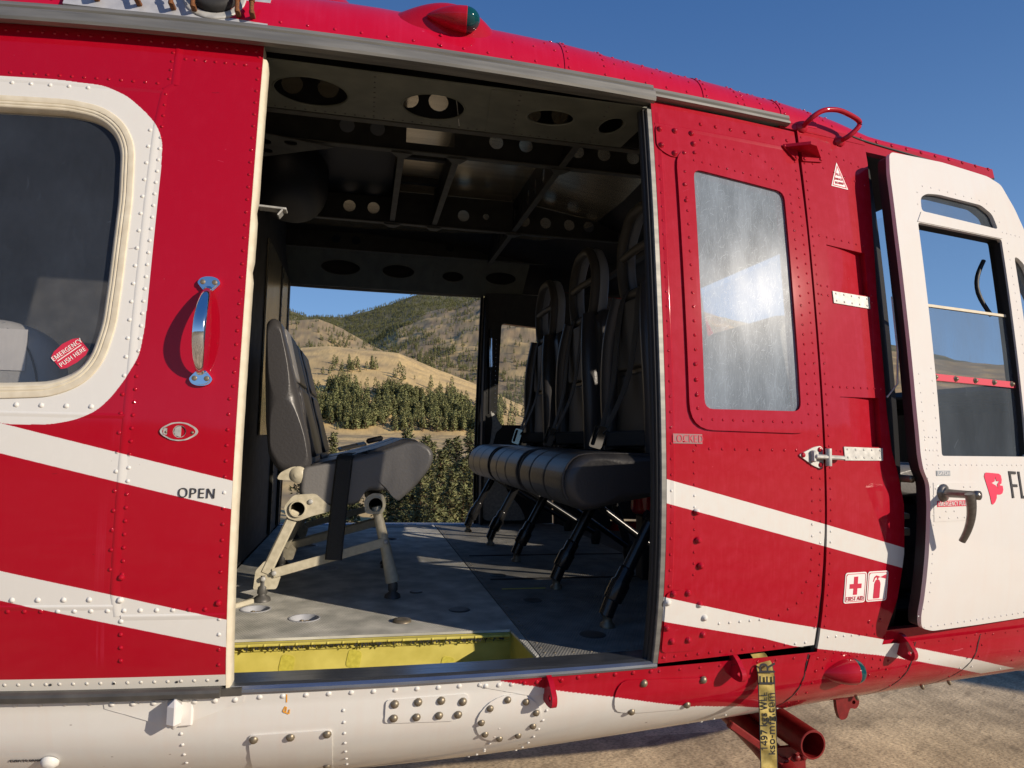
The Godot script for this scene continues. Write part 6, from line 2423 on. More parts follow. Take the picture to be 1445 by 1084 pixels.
	plate(pb, P2([-0.40, 0.05, -0.12, -0.02, -0.36, -0.16, -0.40, -0.16]), [circle2(-0.33, -0.03, 0.022, -1, 12), circle2(-0.25, -0.02, 0.02, -1, 12), circle2(-0.33, -0.10, 0.018, -1, 12)], 0.003, Transform3D(Basis(Vector3(1, 0, 0), Vector3(0, 0, 1), Vector3(0, -1, 0)), Vector3(0, 1.36, 0.47)))
	obj("gusset", heli, [[pb, M.flange]])
	var wr := MB.new()
	tube(wr, [Vector3(0.185, 1.335, 0.97), Vector3(0.20, 1.30, 0.94), Vector3(0.208, 1.25, 0.93)], 0.0012, 5)
	obj("loose_wire", heli, [[wr, M.alu]])

func make_cabin_walls():
	# aft bulkhead beside the gearbox, with stiffeners
	var xf := Transform3D(Basis(Vector3(0, 0, -1), Vector3.UP, Vector3(1, 0, 0)), Vector3(-0.412, 0, 0))
	web("aft_bulkhead", rect2(-0.54, 0.004, 1.10, 1.505), [], xf, M.inner, 0.006)
	var sb := MB.new()
	box(sb, Vector3(-0.402, 0.63, -0.74), Vector3(0.014, 1.24, 0.03), 0.002)
	obj("bulkhead_stiffener", heli, [[sb, M.flange]])
	sb = MB.new()
	box(sb, Vector3(-0.402, 0.63, -1.06), Vector3(0.014, 1.24, 0.05), 0.002)
	obj("bulkhead_stiffener", heli, [[sb, M.flange]])
	var ip := MB.new()
	box(ip, Vector3(-0.404, 0.86, -0.66), Vector3(0.008, 0.80, 0.74), 0.002)
	obj("bulkhead_panel", heli, [[ip, M.ceiling]])
	var rv := MB.new()
	for k in 26:
		dome(rv, Vector3(-0.395, 0.06 + k * 0.046, -0.74), Vector3(1, 0, 0), 0.005, 0.003, 6)
		dome(rv, Vector3(-0.395, 0.06 + k * 0.046, -1.06), Vector3(1, 0, 0), 0.005, 0.003, 6)
		dome(rv, Vector3(-0.400, 0.06 + k * 0.046, -0.80), Vector3(1, 0, 0), 0.004, 0.003, 6)
	kind(obj("rivets", heli, [[rv, M.track]]), "stuff")
	var wb := MB.new()
	box(wb, Vector3(-0.88, 0.75, 0.52), Vector3(0.93, 1.5, 0.02), 0.0)
	box(wb, Vector3(-1.36, 0.75, 0.82), Vector3(0.02, 1.5, 0.60), 0.0)
	obj("well_wall", heli, [[wb, M.inner]])
	# channel post just inside the slid door
	var xp := Transform3D(Basis(Vector3(0, 0, -1), Vector3.UP, Vector3(1, 0, 0)), Vector3(-0.322, 0, 0))
	var hs := []
	for k in 10:
		hs.append(circle2(-0.845, 0.10 + k * 0.125, 0.009, 0.012, 10))
	web("door_pillar", rect2(-0.875, 0.0, -0.80, 1.34), hs, xp, M.inner, 0.004)
	var pf := MB.new()
	box(pf, Vector3(-0.345, 0.67, 0.803), Vector3(0.05, 1.33, 0.004), 0.001)
	obj("pillar_flange", heli, [[pf, M.inner]])
	var dk := MB.new()
	box(dk, Vector3(-0.375, 0.67, 0.70), Vector3(0.05, 1.33, 0.15), 0.004)
	obj("pillar_lining", heli, [[dk, M.black]])
	var hk := MB.new()
	bar(hk, Vector3(-0.245, 0.968, 1.02), Vector3(-0.185, 0.966, 1.02), 0.03, 0.005, Vector3(0, 0, 1), 0.001)
	bar(hk, Vector3(-0.193, 0.964, 1.02), Vector3(-0.203, 0.950, 1.02), 0.03, 0.004, Vector3(0, 0, 1), 0.001)
	obj("door_catch", heli, [[hk, M.alu]])
	var lb := MB.new()
	box(lb, Vector3(-0.318, 0.055, 0.83), Vector3(0.012, 0.11, 0.05), 0.002)
	bar(lb, Vector3(-0.33, 0.05, 0.86), Vector3(-0.245, 0.062, 0.80), 0.012, 0.012, Vector3.UP, 0.002)
	obj("pillar_bracket", heli, [[lb, M.seat_frame]])
	# far side: the closed rear part of the other sliding door
	var fb := MB.new()
	var fi := MB.new()
	shell(fb, rect2(-1.34, 0.0055, -0.405, 1.262), [], 0.0, 0.03, 0, -1.0, null, fi, 0.12)
	obj("far_sliding_door", heli, [[fb, M.red], [fi, M.inner]])
	# far door frame post trim: a black upright, a chrome strut and a grey corner
	var kb := MB.new()
	box(kb, Vector3(0.641, 0.625, -1.13), Vector3(0.016, 1.25, 0.07), 0.003)
	obj("far_door_post", heli, [[kb, M.black]])
	var cb := MB.new()
	tube(cb, [Vector3(0.675, 0.86, -1.135), Vector3(0.672, 1.02, -1.135)], 0.016, 12)
	obj("door_damper", heli, [[cb, M.chrome]])
	var rb := MB.new()
	tube(rb, [Vector3(0.676, 0.60, -1.135), Vector3(0.675, 0.86, -1.135)], 0.008, 10)
	tube(rb, [Vector3(0.672, 1.02, -1.135), Vector3(0.671, 1.07, -1.135)], 0.010, 10)
	obj("damper_rod", heli, [[rb, M.black_gloss]])
	var gb := MB.new()
	plate(gb, round_poly(P2([0.655, 0.42, 0.69, 0.44, 0.70, 0.56, 0.685, 0.62, 0.71, 0.60, 0.755, 0.53, 0.72, 0.50, 0.70, 0.42, 0.70, 0.36, 0.655, 0.36]), 0.012, 3), [], 0.01, Transform3D(Basis.IDENTITY, Vector3(0, 0, -1.15)))
	plate(gb, round_poly(P2([0.655, 0.02, 0.90, 0.02, 0.86, 0.10, 0.80, 0.16, 0.74, 0.27, 0.70, 0.30, 0.655, 0.30]), 0.03, 4), [], 0.01, Transform3D(Basis.IDENTITY, Vector3(0, 0, -1.14)))
	obj("corner_lining", heli, [[gb, M.alu]])
	var fr := MB.new()
	for k in 12:
		dome(fr, Vector3(0.72 + k * 0.026, 1.145, -1.128), Vector3(0, 0, 1), 0.0045, 0.003, 6)
	for k in 24:
		dome(fr, Vector3(0.706, 0.54 + k * 0.025, -1.135), Vector3(0, 0, 1), 0.0035, 0.003, 6)
	kind(obj("rivets", heli, [[fr, M.chrome]]), "stuff")

func make_cockpit():
	var mb := MB.new()
	# windscreen
	var rows := []
	for k in 13:
		var t := k / 12.0
		var xx := lerpf(1.778, 2.75, t)
		var y := lerpf(1.268, 0.36, pow(t, 0.9))
		var row := PackedVector3Array()
		for j in 17:
			var f := -1.0 + j / 8.0
			row.append(Vector3(xx + 0.18 * (1.0 - f * f) * sin(PI * t * 0.5), y + 0.02 * (1 - f * f), f * (Z(xx, 0.9) - 0.08) * nose(xx)))
		rows.append(row)
	grid(mb, rows)
	obj("windscreen", heli, [[mb, M.glass]])
	# nose
	var nb := MB.new()
	rows = []
	for k in 16:
		var xx := lerpf(2.2, 4.22, k / 15.0)
		var yt := lerp_table(xx, [2.2, 2.9, 3.5, 4.22], [0.40, 0.38, 0.30, 0.04])
		var row := PackedVector3Array()
		for j in 9:
			var y := lerpf(-0.012, yt - 0.05, j / 8.0)
			row.append(Vector3(xx, y, Z(xx, y) * nose(xx)))
		var ze := Z(xx, yt) * nose(xx)
		row.append(Vector3(xx, yt - 0.015, ze * 0.96))
		row.append(Vector3(xx, yt, ze * 0.88))
		row.append(Vector3(xx, yt + 0.03, 0.0))
		rows.append(row)
	grid(nb, rows)
	grid(nb, mirrored(rows))
	obj("nose_skin", heli, [[nb, M.red]])
	for side in [1.0, -1.0]:
		var pb := MB.new()
		bar(pb, Vector3(1.79, 1.235, side * (Z(1.8, 1.24) - 0.06)), Vector3(2.24, 0.42, side * (Z(2.2, 0.42) - 0.02)), 0.05, 0.05, Vector3(0, 0, 1), 0.01)
		obj("screen_post", heli, [[pb, M.red]])
	# instrument panel, glareshield, pedestal, overhead
	var ib := MB.new()
	box(ib, Vector3(2.28, 0.42, 0), Vector3(0.16, 0.42, 1.5), 0.03)
	box(ib, Vector3(2.27, 0.66, 0), Vector3(0.40, 0.05, 1.56), 0.02)
	box(ib, Vector3(1.75, 0.17, 0), Vector3(0.8, 0.32, 0.26), 0.02)
	kind(obj("instrument_panel", heli, [[ib, M.black]]), "")
	var ov := MB.new()
	box(ov, Vector3(1.42, 1.285, 0), Vector3(0.36, 0.05, 0.5), 0.02)
	obj("overhead_console", heli, [[ov, M.black]])
	var bl := MB.new()
	box(bl, Vector3(1.17, 1.30, 0), Vector3(0.05, 0.06, 2.0), 0.01)
	obj("roof_frame", heli, [[bl, M.frame_dark]])

func make_gear():
	for x in [1.17, -1.05]:
		var mb := MB.new()
		var pts := smooth_path([Vector3(x, -0.93, -1.30), Vector3(x, -0.78, -1.22), Vector3(x, -0.47, -0.92), Vector3(x, -0.38, -0.55), Vector3(x, -0.365, 0.0), Vector3(x, -0.38, 0.55), Vector3(x, -0.47, 0.92), Vector3(x, -0.78, 1.22), Vector3(x, -0.93, 1.30)], 5)
		sweep(mb, pts, [Vector2(0.036, 0.036)], Vector3(1, 0, 0), 14)
		obj("cross_tube", heli, [[mb, M.red_steel]])
	for s in [1.0, -1.0]:
		var mb := MB.new()
		tube(mb, smooth_path([Vector3(-1.9, -0.95, s * 1.31), Vector3(0, -0.952, s * 1.31), Vector3(1.9, -0.952, s * 1.31), Vector3(2.25, -0.91, s * 1.31), Vector3(2.45, -0.80, s * 1.31)], 6), 0.045, 12)
		obj("skid_tube", heli, [[mb, M.red_steel]])
	# open-ended jacking tube under the belly, with its bolted plate
	var tb := MB.new()
	pipe(tb, Vector3(1.2135, -0.335, -0.2), Vector3(1.2135, -0.335, 0.90), 0.0385, 0.0055, 28)
	var to = obj("jacking_tube", heli, [[tb, M.red_steel]])
	var pb := MB.new()
	plate(pb, P2([-0.055, -0.02, 0.035, -0.02, 0.035, -0.2, -0.055, -0.2]), [], 0.012, Transform3D(Basis.IDENTITY, Vector3(1.2, -0.345, 0.83)))
	obj("tube_bracket", to, [[pb, M.red_steel]])
	for q in [[1.205, -0.393], [1.17, -0.400], [1.226, -0.392]]:
		var sb := MB.new()
		lathe(sb, [Vector2(0.010, 0.0), Vector2(0.010, 0.007), Vector2(0.006, 0.012), Vector2(0.0001, 0.012)], Vector3(q[0], q[1], 0.836), Vector3(0, 0, 1), 6)
		obj("bracket_bolt", to, [[sb, M.red_steel]])
	var db := MB.new()
	bar(db, Vector3(1.0, -0.29, 0.84), Vector3(1.16, -0.40, 0.84), 0.02, 0.02, Vector3(0, 0, 1), 0.003)
	obj("gear_strut", heli, [[db, M.red_steel]])
	# tail boom and fin, out of the picture to the left
	var bb := MB.new()
	var rows := []
	for k in 21:
		var t := k / 20.0
		var r := lerpf(0.62, 0.17, pow(t, 0.7))
		rows.append(ring(Vector3(lerpf(-2.9, -8.6, t), lerpf(0.72, 0.98, t), 0), Vector3(0, r, 0), Vector3(0, 0, r * 0.9), 20))
	grid(bb, rows, true)
	obj("tail_boom", heli, [[bb, M.red]])
	var fb := MB.new()
	plate(fb, round_poly(P2([-8.0, 0.95, -8.7, 0.9, -9.5, 2.3, -9.1, 2.35, -8.5, 1.4]), 0.1, 4), [], 0.12, Transform3D.IDENTITY)
	obj("tail_fin", heli, [[fb, M.red]])

# ---------------------------------------------------------------- seats
func strap(mb: MB, pts: Array, half: float, side: Vector3):
	sweep(mb, smooth_path(pts, 5), [Vector2(half, 0.0016)], side, 8)

func make_aft_facing_seat(zc: float, legs: Array, label: String, w := 0.525):
	var t = thing("passenger_seat", label, "seat", Vector3(0.70, 0, zc), "row of rear-facing passenger seats")
	var off := Vector2(-0.70, 0)
	var prof := P2([0.865, 0.432, 0.70, 0.437, 0.60, 0.440, 0.548, 0.432, 0.512, 0.405, 0.497, 0.362, 0.508, 0.318, 0.54, 0.290, 0.585, 0.288, 0.66, 0.308, 0.76, 0.325, 0.865, 0.330])
	for k in prof.size():
		prof[k] += off
	prof = dense(round_poly(prof, 0.03, 4), 0.02)
	var cb := MB.new()
	cushion(cb, prof, w, 0.032, Transform3D.IDENTITY, [-0.20, 0.12], 0.0032)
	var co = obj("seat_cushion", t, [[cb, M.leather]])
	var pb := MB.new()
	for s in [1.0, -1.0]:
		var pts := []
		var c := bounds(prof).get_center()
		for q in prof:
			if q.y > c.y - 0.06 and q.x < 0.16:
				pts.append(Vector3(c.x + (q.x - c.x) * 0.972, c.y + (q.y - c.y) * 0.955, s * (w / 2 - 0.016)))
		pts.sort_custom(func(a, b): return atan2(a.y - c.y, a.x - c.x - 0.05) < atan2(b.y - c.y, b.x - c.x - 0.05))
	var edge := []
	for k in 19:
		var f := k / 18.0
		var q: Vector3
		if f < 0.55:
			q = Vector3(lerpf(0.16, -0.14, f / 0.55), 0.4345 + 0.003 * sin(PI * f), 0)
		else:
			var a := (f - 0.55) / 0.45 * 2.3
			q = Vector3(-0.14 - 0.058 * sin(a), 0.4345 - 0.070 * (1 - cos(a)), 0)
		edge.append(q)
	for s in [1.0, -1.0]:
		var e2 := []
		for q in edge:
			e2.append(q + Vector3(0, -0.0025, s * (w / 2 - 0.016)))
		tube(pb, e2, 0.0028, 6)
	kind(obj("piping", co, [[pb, M.leather]]), "")
	# back: dark bolsters, taupe centre panels, grey shell
	var bs := Basis(Vector3(1, 0.06, 0).normalized(), Vector3(-0.06, 1, 0).normalized(), Vector3(0, 0, 1))
	var bb := MB.new()
	var bp := dense(round_poly(P2([-0.04, 0.0, 0.045, 0.0, 0.05, 0.30, 0.04, 0.50, 0.0, 0.515, -0.03, 0.48, -0.045, 0.25]), 0.025, 4), 0.03)
	cushion(bb, bp, w - 0.09, 0.05, Transform3D(bs, Vector3(0.155, 0.43, 0)), [], 0.0)
	obj("backrest", t, [[bb, M.leather]])
	for s in [1.0, -1.0]:
		var ob := MB.new()
		sweep(ob, smooth_path([Vector3(0.095, 0.44, s * 0.165), Vector3(0.085, 0.60, s * 0.175), Vector3(0.082, 0.78, s * 0.155), Vector3(0.098, 0.92, s * 0.115)], 5), [Vector2(0.026, 0.034)], Vector3(0, 0, 1), 14)
		obj("bolster", t, [[ob, M.leather]])
	for k in 2:
		var nb := MB.new()
		var y0: float = [0.45, 0.685][k]
		var y1: float = [0.675, 0.90][k]
		var pp := dense(round_poly(P2([-0.014, y0, 0.012, y0, 0.012, y1, -0.014, y1]), 0.01, 4), 0.03)
		cushion(nb, pp, 0.275 - 0.06 * k, 0.02, Transform3D(Basis.IDENTITY, Vector3(0.105 - 0.012 * k, 0, 0)), [], 0.0)
		obj("back_panel", t, [[nb, M.headrest]])
	var sh := MB.new()
	plate(sh, round_poly(P2([-0.22, 0.36, 0.22, 0.36, 0.215, 0.75, 0.15, 0.97, -0.15, 0.97, -0.215, 0.75]), 0.04, 4), [], 0.012, Transform3D(Basis(Vector3(0, 0, -1), Vector3.UP, Vector3(1, 0, 0)), Vector3(0.218, 0, 0)))
	obj("back_shell", t, [[sh, M.shell_grey]])
	# headrest: a house-shaped padded loop on a grey frame
	var loop := [Vector3(0, 0.925, -0.095), Vector3(0, 0.99, -0.128), Vector3(0, 1.08, -0.136), Vector3(0, 1.135, -0.105), Vector3(0, 1.176, -0.052), Vector3(0, 1.176, 0.052), Vector3(0, 1.135, 0.105), Vector3(0, 1.08, 0.136), Vector3(0, 0.99, 0.128), Vector3(0, 0.925, 0.095), Vector3(0, 0.920, 0.0)]
	var closed := loop.duplicate()
	closed.append(loop[0])
	closed.append(loop[1])
	var hp := []
	for q in smooth_path(closed, 4):
		hp.append(q + Vector3(0.105, 0, 0))
	var hb := MB.new()
	sweep(hb, hp, [Vector2(0.017, 0.017)], Vector3(1, 0, 0), 12, false)
	tube(hb, [Vector3(0.104, 1.055, -0.125), Vector3(0.098, 1.055, 0.0), Vector3(0.104, 1.055, 0.125)], 0.013, 10)
	obj("headrest", t, [[hb, M.headrest]])
	var gp := []
	for q in hp:
		gp.append(Vector3(0.136, 1.05 + (q.y - 1.05) * 1.04, q.z * 1.05))
	var gb := MB.new()
	sweep(gb, gp, [Vector2(0.018, 0.008)], Vector3(1, 0, 0), 10, false)
	obj("headrest_frame", t, [[gb, M.shell_grey]])
	# harness
	var wb := MB.new()
	for s in [1.0, -1.0]:
		strap(wb, [Vector3(0.16, 0.955, s * 0.05), Vector3(0.088, 0.925, s * 0.06), Vector3(0.068, 0.80, s * 0.075), Vector3(0.050, 0.65, s * 0.06), Vector3(0.010, 0.53, s * 0.03), Vector3(-0.008, 0.495, s * 0.012)], 0.023, Vector3(0, 0, 1))
		strap(wb, [Vector3(0.13, 0.42, s * 0.225), Vector3(0.095, 0.47, s * 0.20), Vector3(0.04, 0.475, s * 0.11), Vector3(0.0, 0.470, s * 0.02)], 0.023, Vector3(0, 1, 0.2))
	obj("harness", t, [[wb, M.webbing]])
	var kb := MB.new()
	var bk := Transform3D(Basis(Vector3(0.5, -0.2, 1).normalized(), Vector3(0.25, 1, 0).normalized(), Vector3(-1, 0.2, 0.5).normalized()).orthonormalized(), Vector3(-0.020, 0.478, 0.01))
	plate(kb, round_poly(rect2(-0.026, -0.034, 0.026, 0.034), 0.01, 4), [round_poly(rect2(-0.021, -0.028, -0.004, 0.028), 0.006, 4)], 0.006, bk)
	obj("buckle", t, [[kb, M.chrome]])
	# legs
	for L in legs:
		var lz: float = L[0] - zc
		var fx: float = L[1] - 0.70
		var lb := MB.new()
		var foot := Vector3(fx, 0, lz)
		var knee := foot + Vector3(0.018, 0.078, 0)
		var top := foot + Vector3(0.150, 0.325, 0)
		tube(lb, [knee, top], 0.0165, 12)
		var dv := (top - knee).normalized()
		lathe(lb, [Vector2(0.0165, -0.035), Vector2(0.025, -0.03), Vector2(0.026, 0.015), Vector2(0.021, 0.022), Vector2(0.021, 0.052), Vector2(0.0165, 0.058)], knee + dv * 0.02, dv, 14)
		tube(lb, [foot + Vector3(-0.004, 0.03, 0), knee + Vector3(-0.004, -0.004, 0), knee + dv * 0.012], 0.019, 12)
		obj("leg", t, [[lb, M.black_gloss]])
		var fb := MB.new()
		lathe(fb, [Vector2(0.017, 0.032), Vector2(0.012, 0.026), Vector2(0.012, 0.014), Vector2(0.019, 0.010), Vector2(0.019, 0.001)], foot, Vector3.UP, 14)
		obj("foot", t, [[fb, M.bolt]])
		var rb := MB.new()
		tube(rb, [foot + Vector3(0.095, 0.285, 0.012), Vector3(0.335, 0.055, lz + 0.012)], 0.0115, 10)
		obj("brace", t, [[rb, M.black_gloss]])
		var qb := MB.new()
		tube(qb, [Vector3(0.345, 0.05, lz), Vector3(0.25, 0.34, lz)], 0.015, 10)
		lathe(qb, [Vector2(0.015, 0.07), Vector2(0.024, 0.06), Vector2(0.024, 0.03), Vector2(0.018, 0.0)], Vector3(0.348, 0.002, lz), Vector3.UP, 12)
		obj("leg", t, [[qb, M.black]])
	return t

func make_front_facing_seat(zc: float, label: String, near: bool):
	var t = thing("folding_seat", label, "seat", Vector3(-0.02, 0, zc), "grey forward-facing folding seats")
	var o := Vector2(0.02, 0)
	var w := 0.49
	var cp := P2([-0.168, 0.372, -0.06, 0.394, 0.05, 0.424, 0.13, 0.452, 0.172, 0.452, 0.203, 0.432, 0.210, 0.405, 0.195, 0.368, 0.150, 0.312, 0.108, 0.276, 0.098, 0.285, 0.085, 0.308, 0.015, 0.308, -0.008, 0.268, -0.145, 0.262, -0.172, 0.30])
	for k in cp.size():
		cp[k] += o
	cp = dense(round_poly(cp, 0.014, 3), 0.02)
	var cb := MB.new()
	cushion(cb, cp, w, 0.016, Transform3D.IDENTITY, [], 0.0)
	var co = obj("seat_cushion", t, [[cb, M.grey_leather]])
	# crown of the pad on top
	var tb := MB.new()
	var tp := P2([-0.15, 0.380, -0.06, 0.402, 0.04, 0.432, 0.12, 0.462, 0.155, 0.460, 0.17, 0.448, 0.12, 0.440, 0.05, 0.412, -0.06, 0.385, -0.15, 0.368])
	for k in tp.size():
		tp[k] += o
	cushion(tb, dense(round_poly(tp, 0.008, 3), 0.03), w - 0.05, 0.02, Transform3D.IDENTITY, [-0.17, 0.17], 0.004)
	obj("top_pad", co, [[tb, M.leather]])
	var bp := P2([-0.286, 0.790, -0.268, 0.806, -0.246, 0.795, -0.222, 0.712, -0.185, 0.570, -0.150, 0.440, -0.140, 0.372, -0.165, 0.345, -0.228, 0.352, -0.262, 0.400, -0.275, 0.50, -0.284, 0.65])
	for k in bp.size():
		bp[k] += o
	bp = dense(round_poly(bp, 0.02, 4), 0.03)
	var bb := MB.new()
	cushion(bb, bp, w - 0.02, 0.035, Transform3D.IDENTITY, [-0.22, 0.22], 0.005)
	var bo = obj("backrest", t, [[bb, M.leather]])
	for k in 2:
		var fb := MB.new()
		var y0: float = [0.40, 0.62][k]
		var y1: float = [0.61, 0.785][k]
		var x0 := lerpf(-0.143, -0.248, (y0 - 0.40) / 0.385) + 0.02
		var x1 := lerpf(-0.143, -0.248, (y1 - 0.40) / 0.385) + 0.02
		var pp := dense(round_poly(P2([x0 - 0.02, y0, x0 + 0.012, y0, x1 + 0.012, y1, x1 - 0.02, y1]), 0.01, 4), 0.03)
		cushion(fb, pp, w - 0.16, 0.025, Transform3D.IDENTITY, [], 0.0)
		obj("back_pad", bo, [[fb, M.grey_leather if k == 1 else M.leather]])
	# frame
	for q in [[-0.172, 0.257], [0.044, 0.269]]:
		var pb := MB.new()
		pipe(pb, Vector3(q[0] + 0.02, q[1], -w / 2 - 0.012), Vector3(q[0] + 0.02, q[1], w / 2 + 0.012), 0.0235, 0.0035, 24)
		obj("frame_tube", t, [[pb, M.seat_frame]])
	for s in [1.0, -1.0]:
		var z: float = s * (w / 2 - 0.012)
		var lb := MB.new()
		bar(lb, Vector3(-0.158, 0.25, z), Vector3(-0.232, 0.075, z), 0.022, 0.030, Vector3(0, 0, 1), 0.004)
		plate(lb, round_poly(P2([-0.190, 0.262, -0.165, 0.296, -0.105, 0.300, -0.085, 0.282, -0.060, 0.262, -0.062, 0.250, -0.115, 0.236, -0.150, 0.222, -0.180, 0.232]), 0.01, 3), [circle2(-0.152, 0.257, 0.0225, -1, 18)], 0.006, Transform3D(Basis.IDENTITY, Vector3(0, 0, z + s * 0.014)))
		plate(lb, round_poly(P2([-0.262, 0.034, -0.258, 0.085, -0.235, 0.112, -0.215, 0.108, -0.205, 0.082, -0.190, 0.070, -0.200, 0.034]), 0.006, 3), [], 0.016, Transform3D(Basis.IDENTITY, Vector3(0, 0, z)))
		obj("leg", t, [[lb, M.seat_frame]])
		var fb := MB.new()
		sweep(fb, [Vector3(0.066, 0.262, z), Vector3(0.10, 0.13, z), Vector3(0.121, 0.046, z)], [Vector2(0.0135, 0.0135), Vector2(0.0150, 0.0150), Vector2(0.020, 0.017)], Vector3(1, 0, 0), 12)
		plate(fb, round_poly(P2([0.035, 0.243, 0.030, 0.285, 0.052, 0.303, 0.085, 0.300, 0.095, 0.27, 0.085, 0.243]), 0.012, 3), [circle2(0.064, 0.269, 0.0225, -1, 18)], 0.008, Transform3D(Basis.IDENTITY, Vector3(0, 0, z + s * 0.018)))
		obj("leg", t, [[fb, M.seat_frame]])
		var gb := MB.new()
		bar(gb, Vector3(-0.212, 0.078, z + s * 0.012), Vector3(0.100, 0.163, z + s * 0.012), 0.006, 0.026, Vector3(0, 0, 1), 0.0015)
		obj("brace", t, [[gb, M.seat_frame]])
		for q in [[-0.208, 0.079], [0.096, 0.162], [-0.118, 0.277], [-0.236, 0.064]]:
			var sb := MB.new()
			lathe(sb, [Vector2(0.0075, 0.0), Vector2(0.007, 0.004), Vector2(0.004, 0.006), Vector2(0.0001, 0.006)], Vector3(q[0], q[1], z + s * (0.015 if q[1] < 0.2 else 0.017)), Vector3(0, 0, s), 10)
			obj("frame_bolt", t, [[sb, M.alu]])
		for fx in [-0.238, 0.122]:
			var ob := MB.new()
			lathe(ob, [Vector2(0.010, 0.072), Vector2(0.010, 0.045), Vector2(0.014, 0.040), Vector2(0.014, 0.022), Vector2(0.010, 0.018), Vector2(0.022, 0.010), Vector2(0.024, 0.0015)], Vector3(fx, 0, z), Vector3.UP, 14)
			obj("foot", t, [[ob, M.track]])
		var hb := MB.new()
		lathe(hb, [Vector2(0.0001, 0.0), Vector2(0.024, 0.0), Vector2(0.024, 0.008), Vector2(0.012, 0.011), Vector2(0.010, 0.014), Vector2(0.0001, 0.014)], Vector3(-0.155, 0.352, s * (w / 2 - 0.014)), Vector3(0, 0, s), 18)
		plate(hb, round_poly(P2([-0.215, 0.338, -0.150, 0.334, -0.132, 0.348, -0.140, 0.372, -0.170, 0.376, -0.205, 0.358]), 0.01, 3), [], 0.004, Transform3D(Basis.IDENTITY, Vector3(0, 0, s * (w / 2 - 0.010))))
		obj("recline_hinge", t, [[hb, M.seat_frame]])
	if near:
		var wb := MB.new()
		strap(wb, [Vector3(0.01, 0.413, 0.10), Vector3(-0.02, 0.412, 0.19), Vector3(-0.028, 0.402, w / 2 + 0.001), Vector3(-0.030, 0.375, w / 2 + 0.009), Vector3(-0.036, 0.30, w / 2 + 0.011), Vector3(-0.042, 0.21, w / 2 + 0.014), Vector3(-0.048, 0.115, w / 2 + 0.016)], 0.0235, Vector3(1, 0, 0))
		obj("belt_webbing", t, [[wb, M.webbing]])
		var kb := MB.new()
		var bt := Transform3D(Basis(Vector3(0.94, 0.24, -0.1), Vector3(0.05, 0.15, -1), Vector3(-0.25, 0.95, 0.2)).orthonormalized(), Vector3(-0.005, 0.436, 0.20))
		plate(kb, round_poly(rect2(-0.045, -0.028, 0.035, 0.028), 0.006, 3), [rect2(-0.036, -0.020, 0.012, 0.020)], 0.006, bt)
		obj("belt_buckle", t, [[kb, M.bolt]])
		var eb := MB.new()
		box(eb, Vector3(0.055, 0.456, 0.19), Vector3(0.05, 0.016, 0.045), 0.005, Basis(Vector3(0, 0, 1), 0.25))
		obj("belt_tongue", t, [[eb, M.black]])

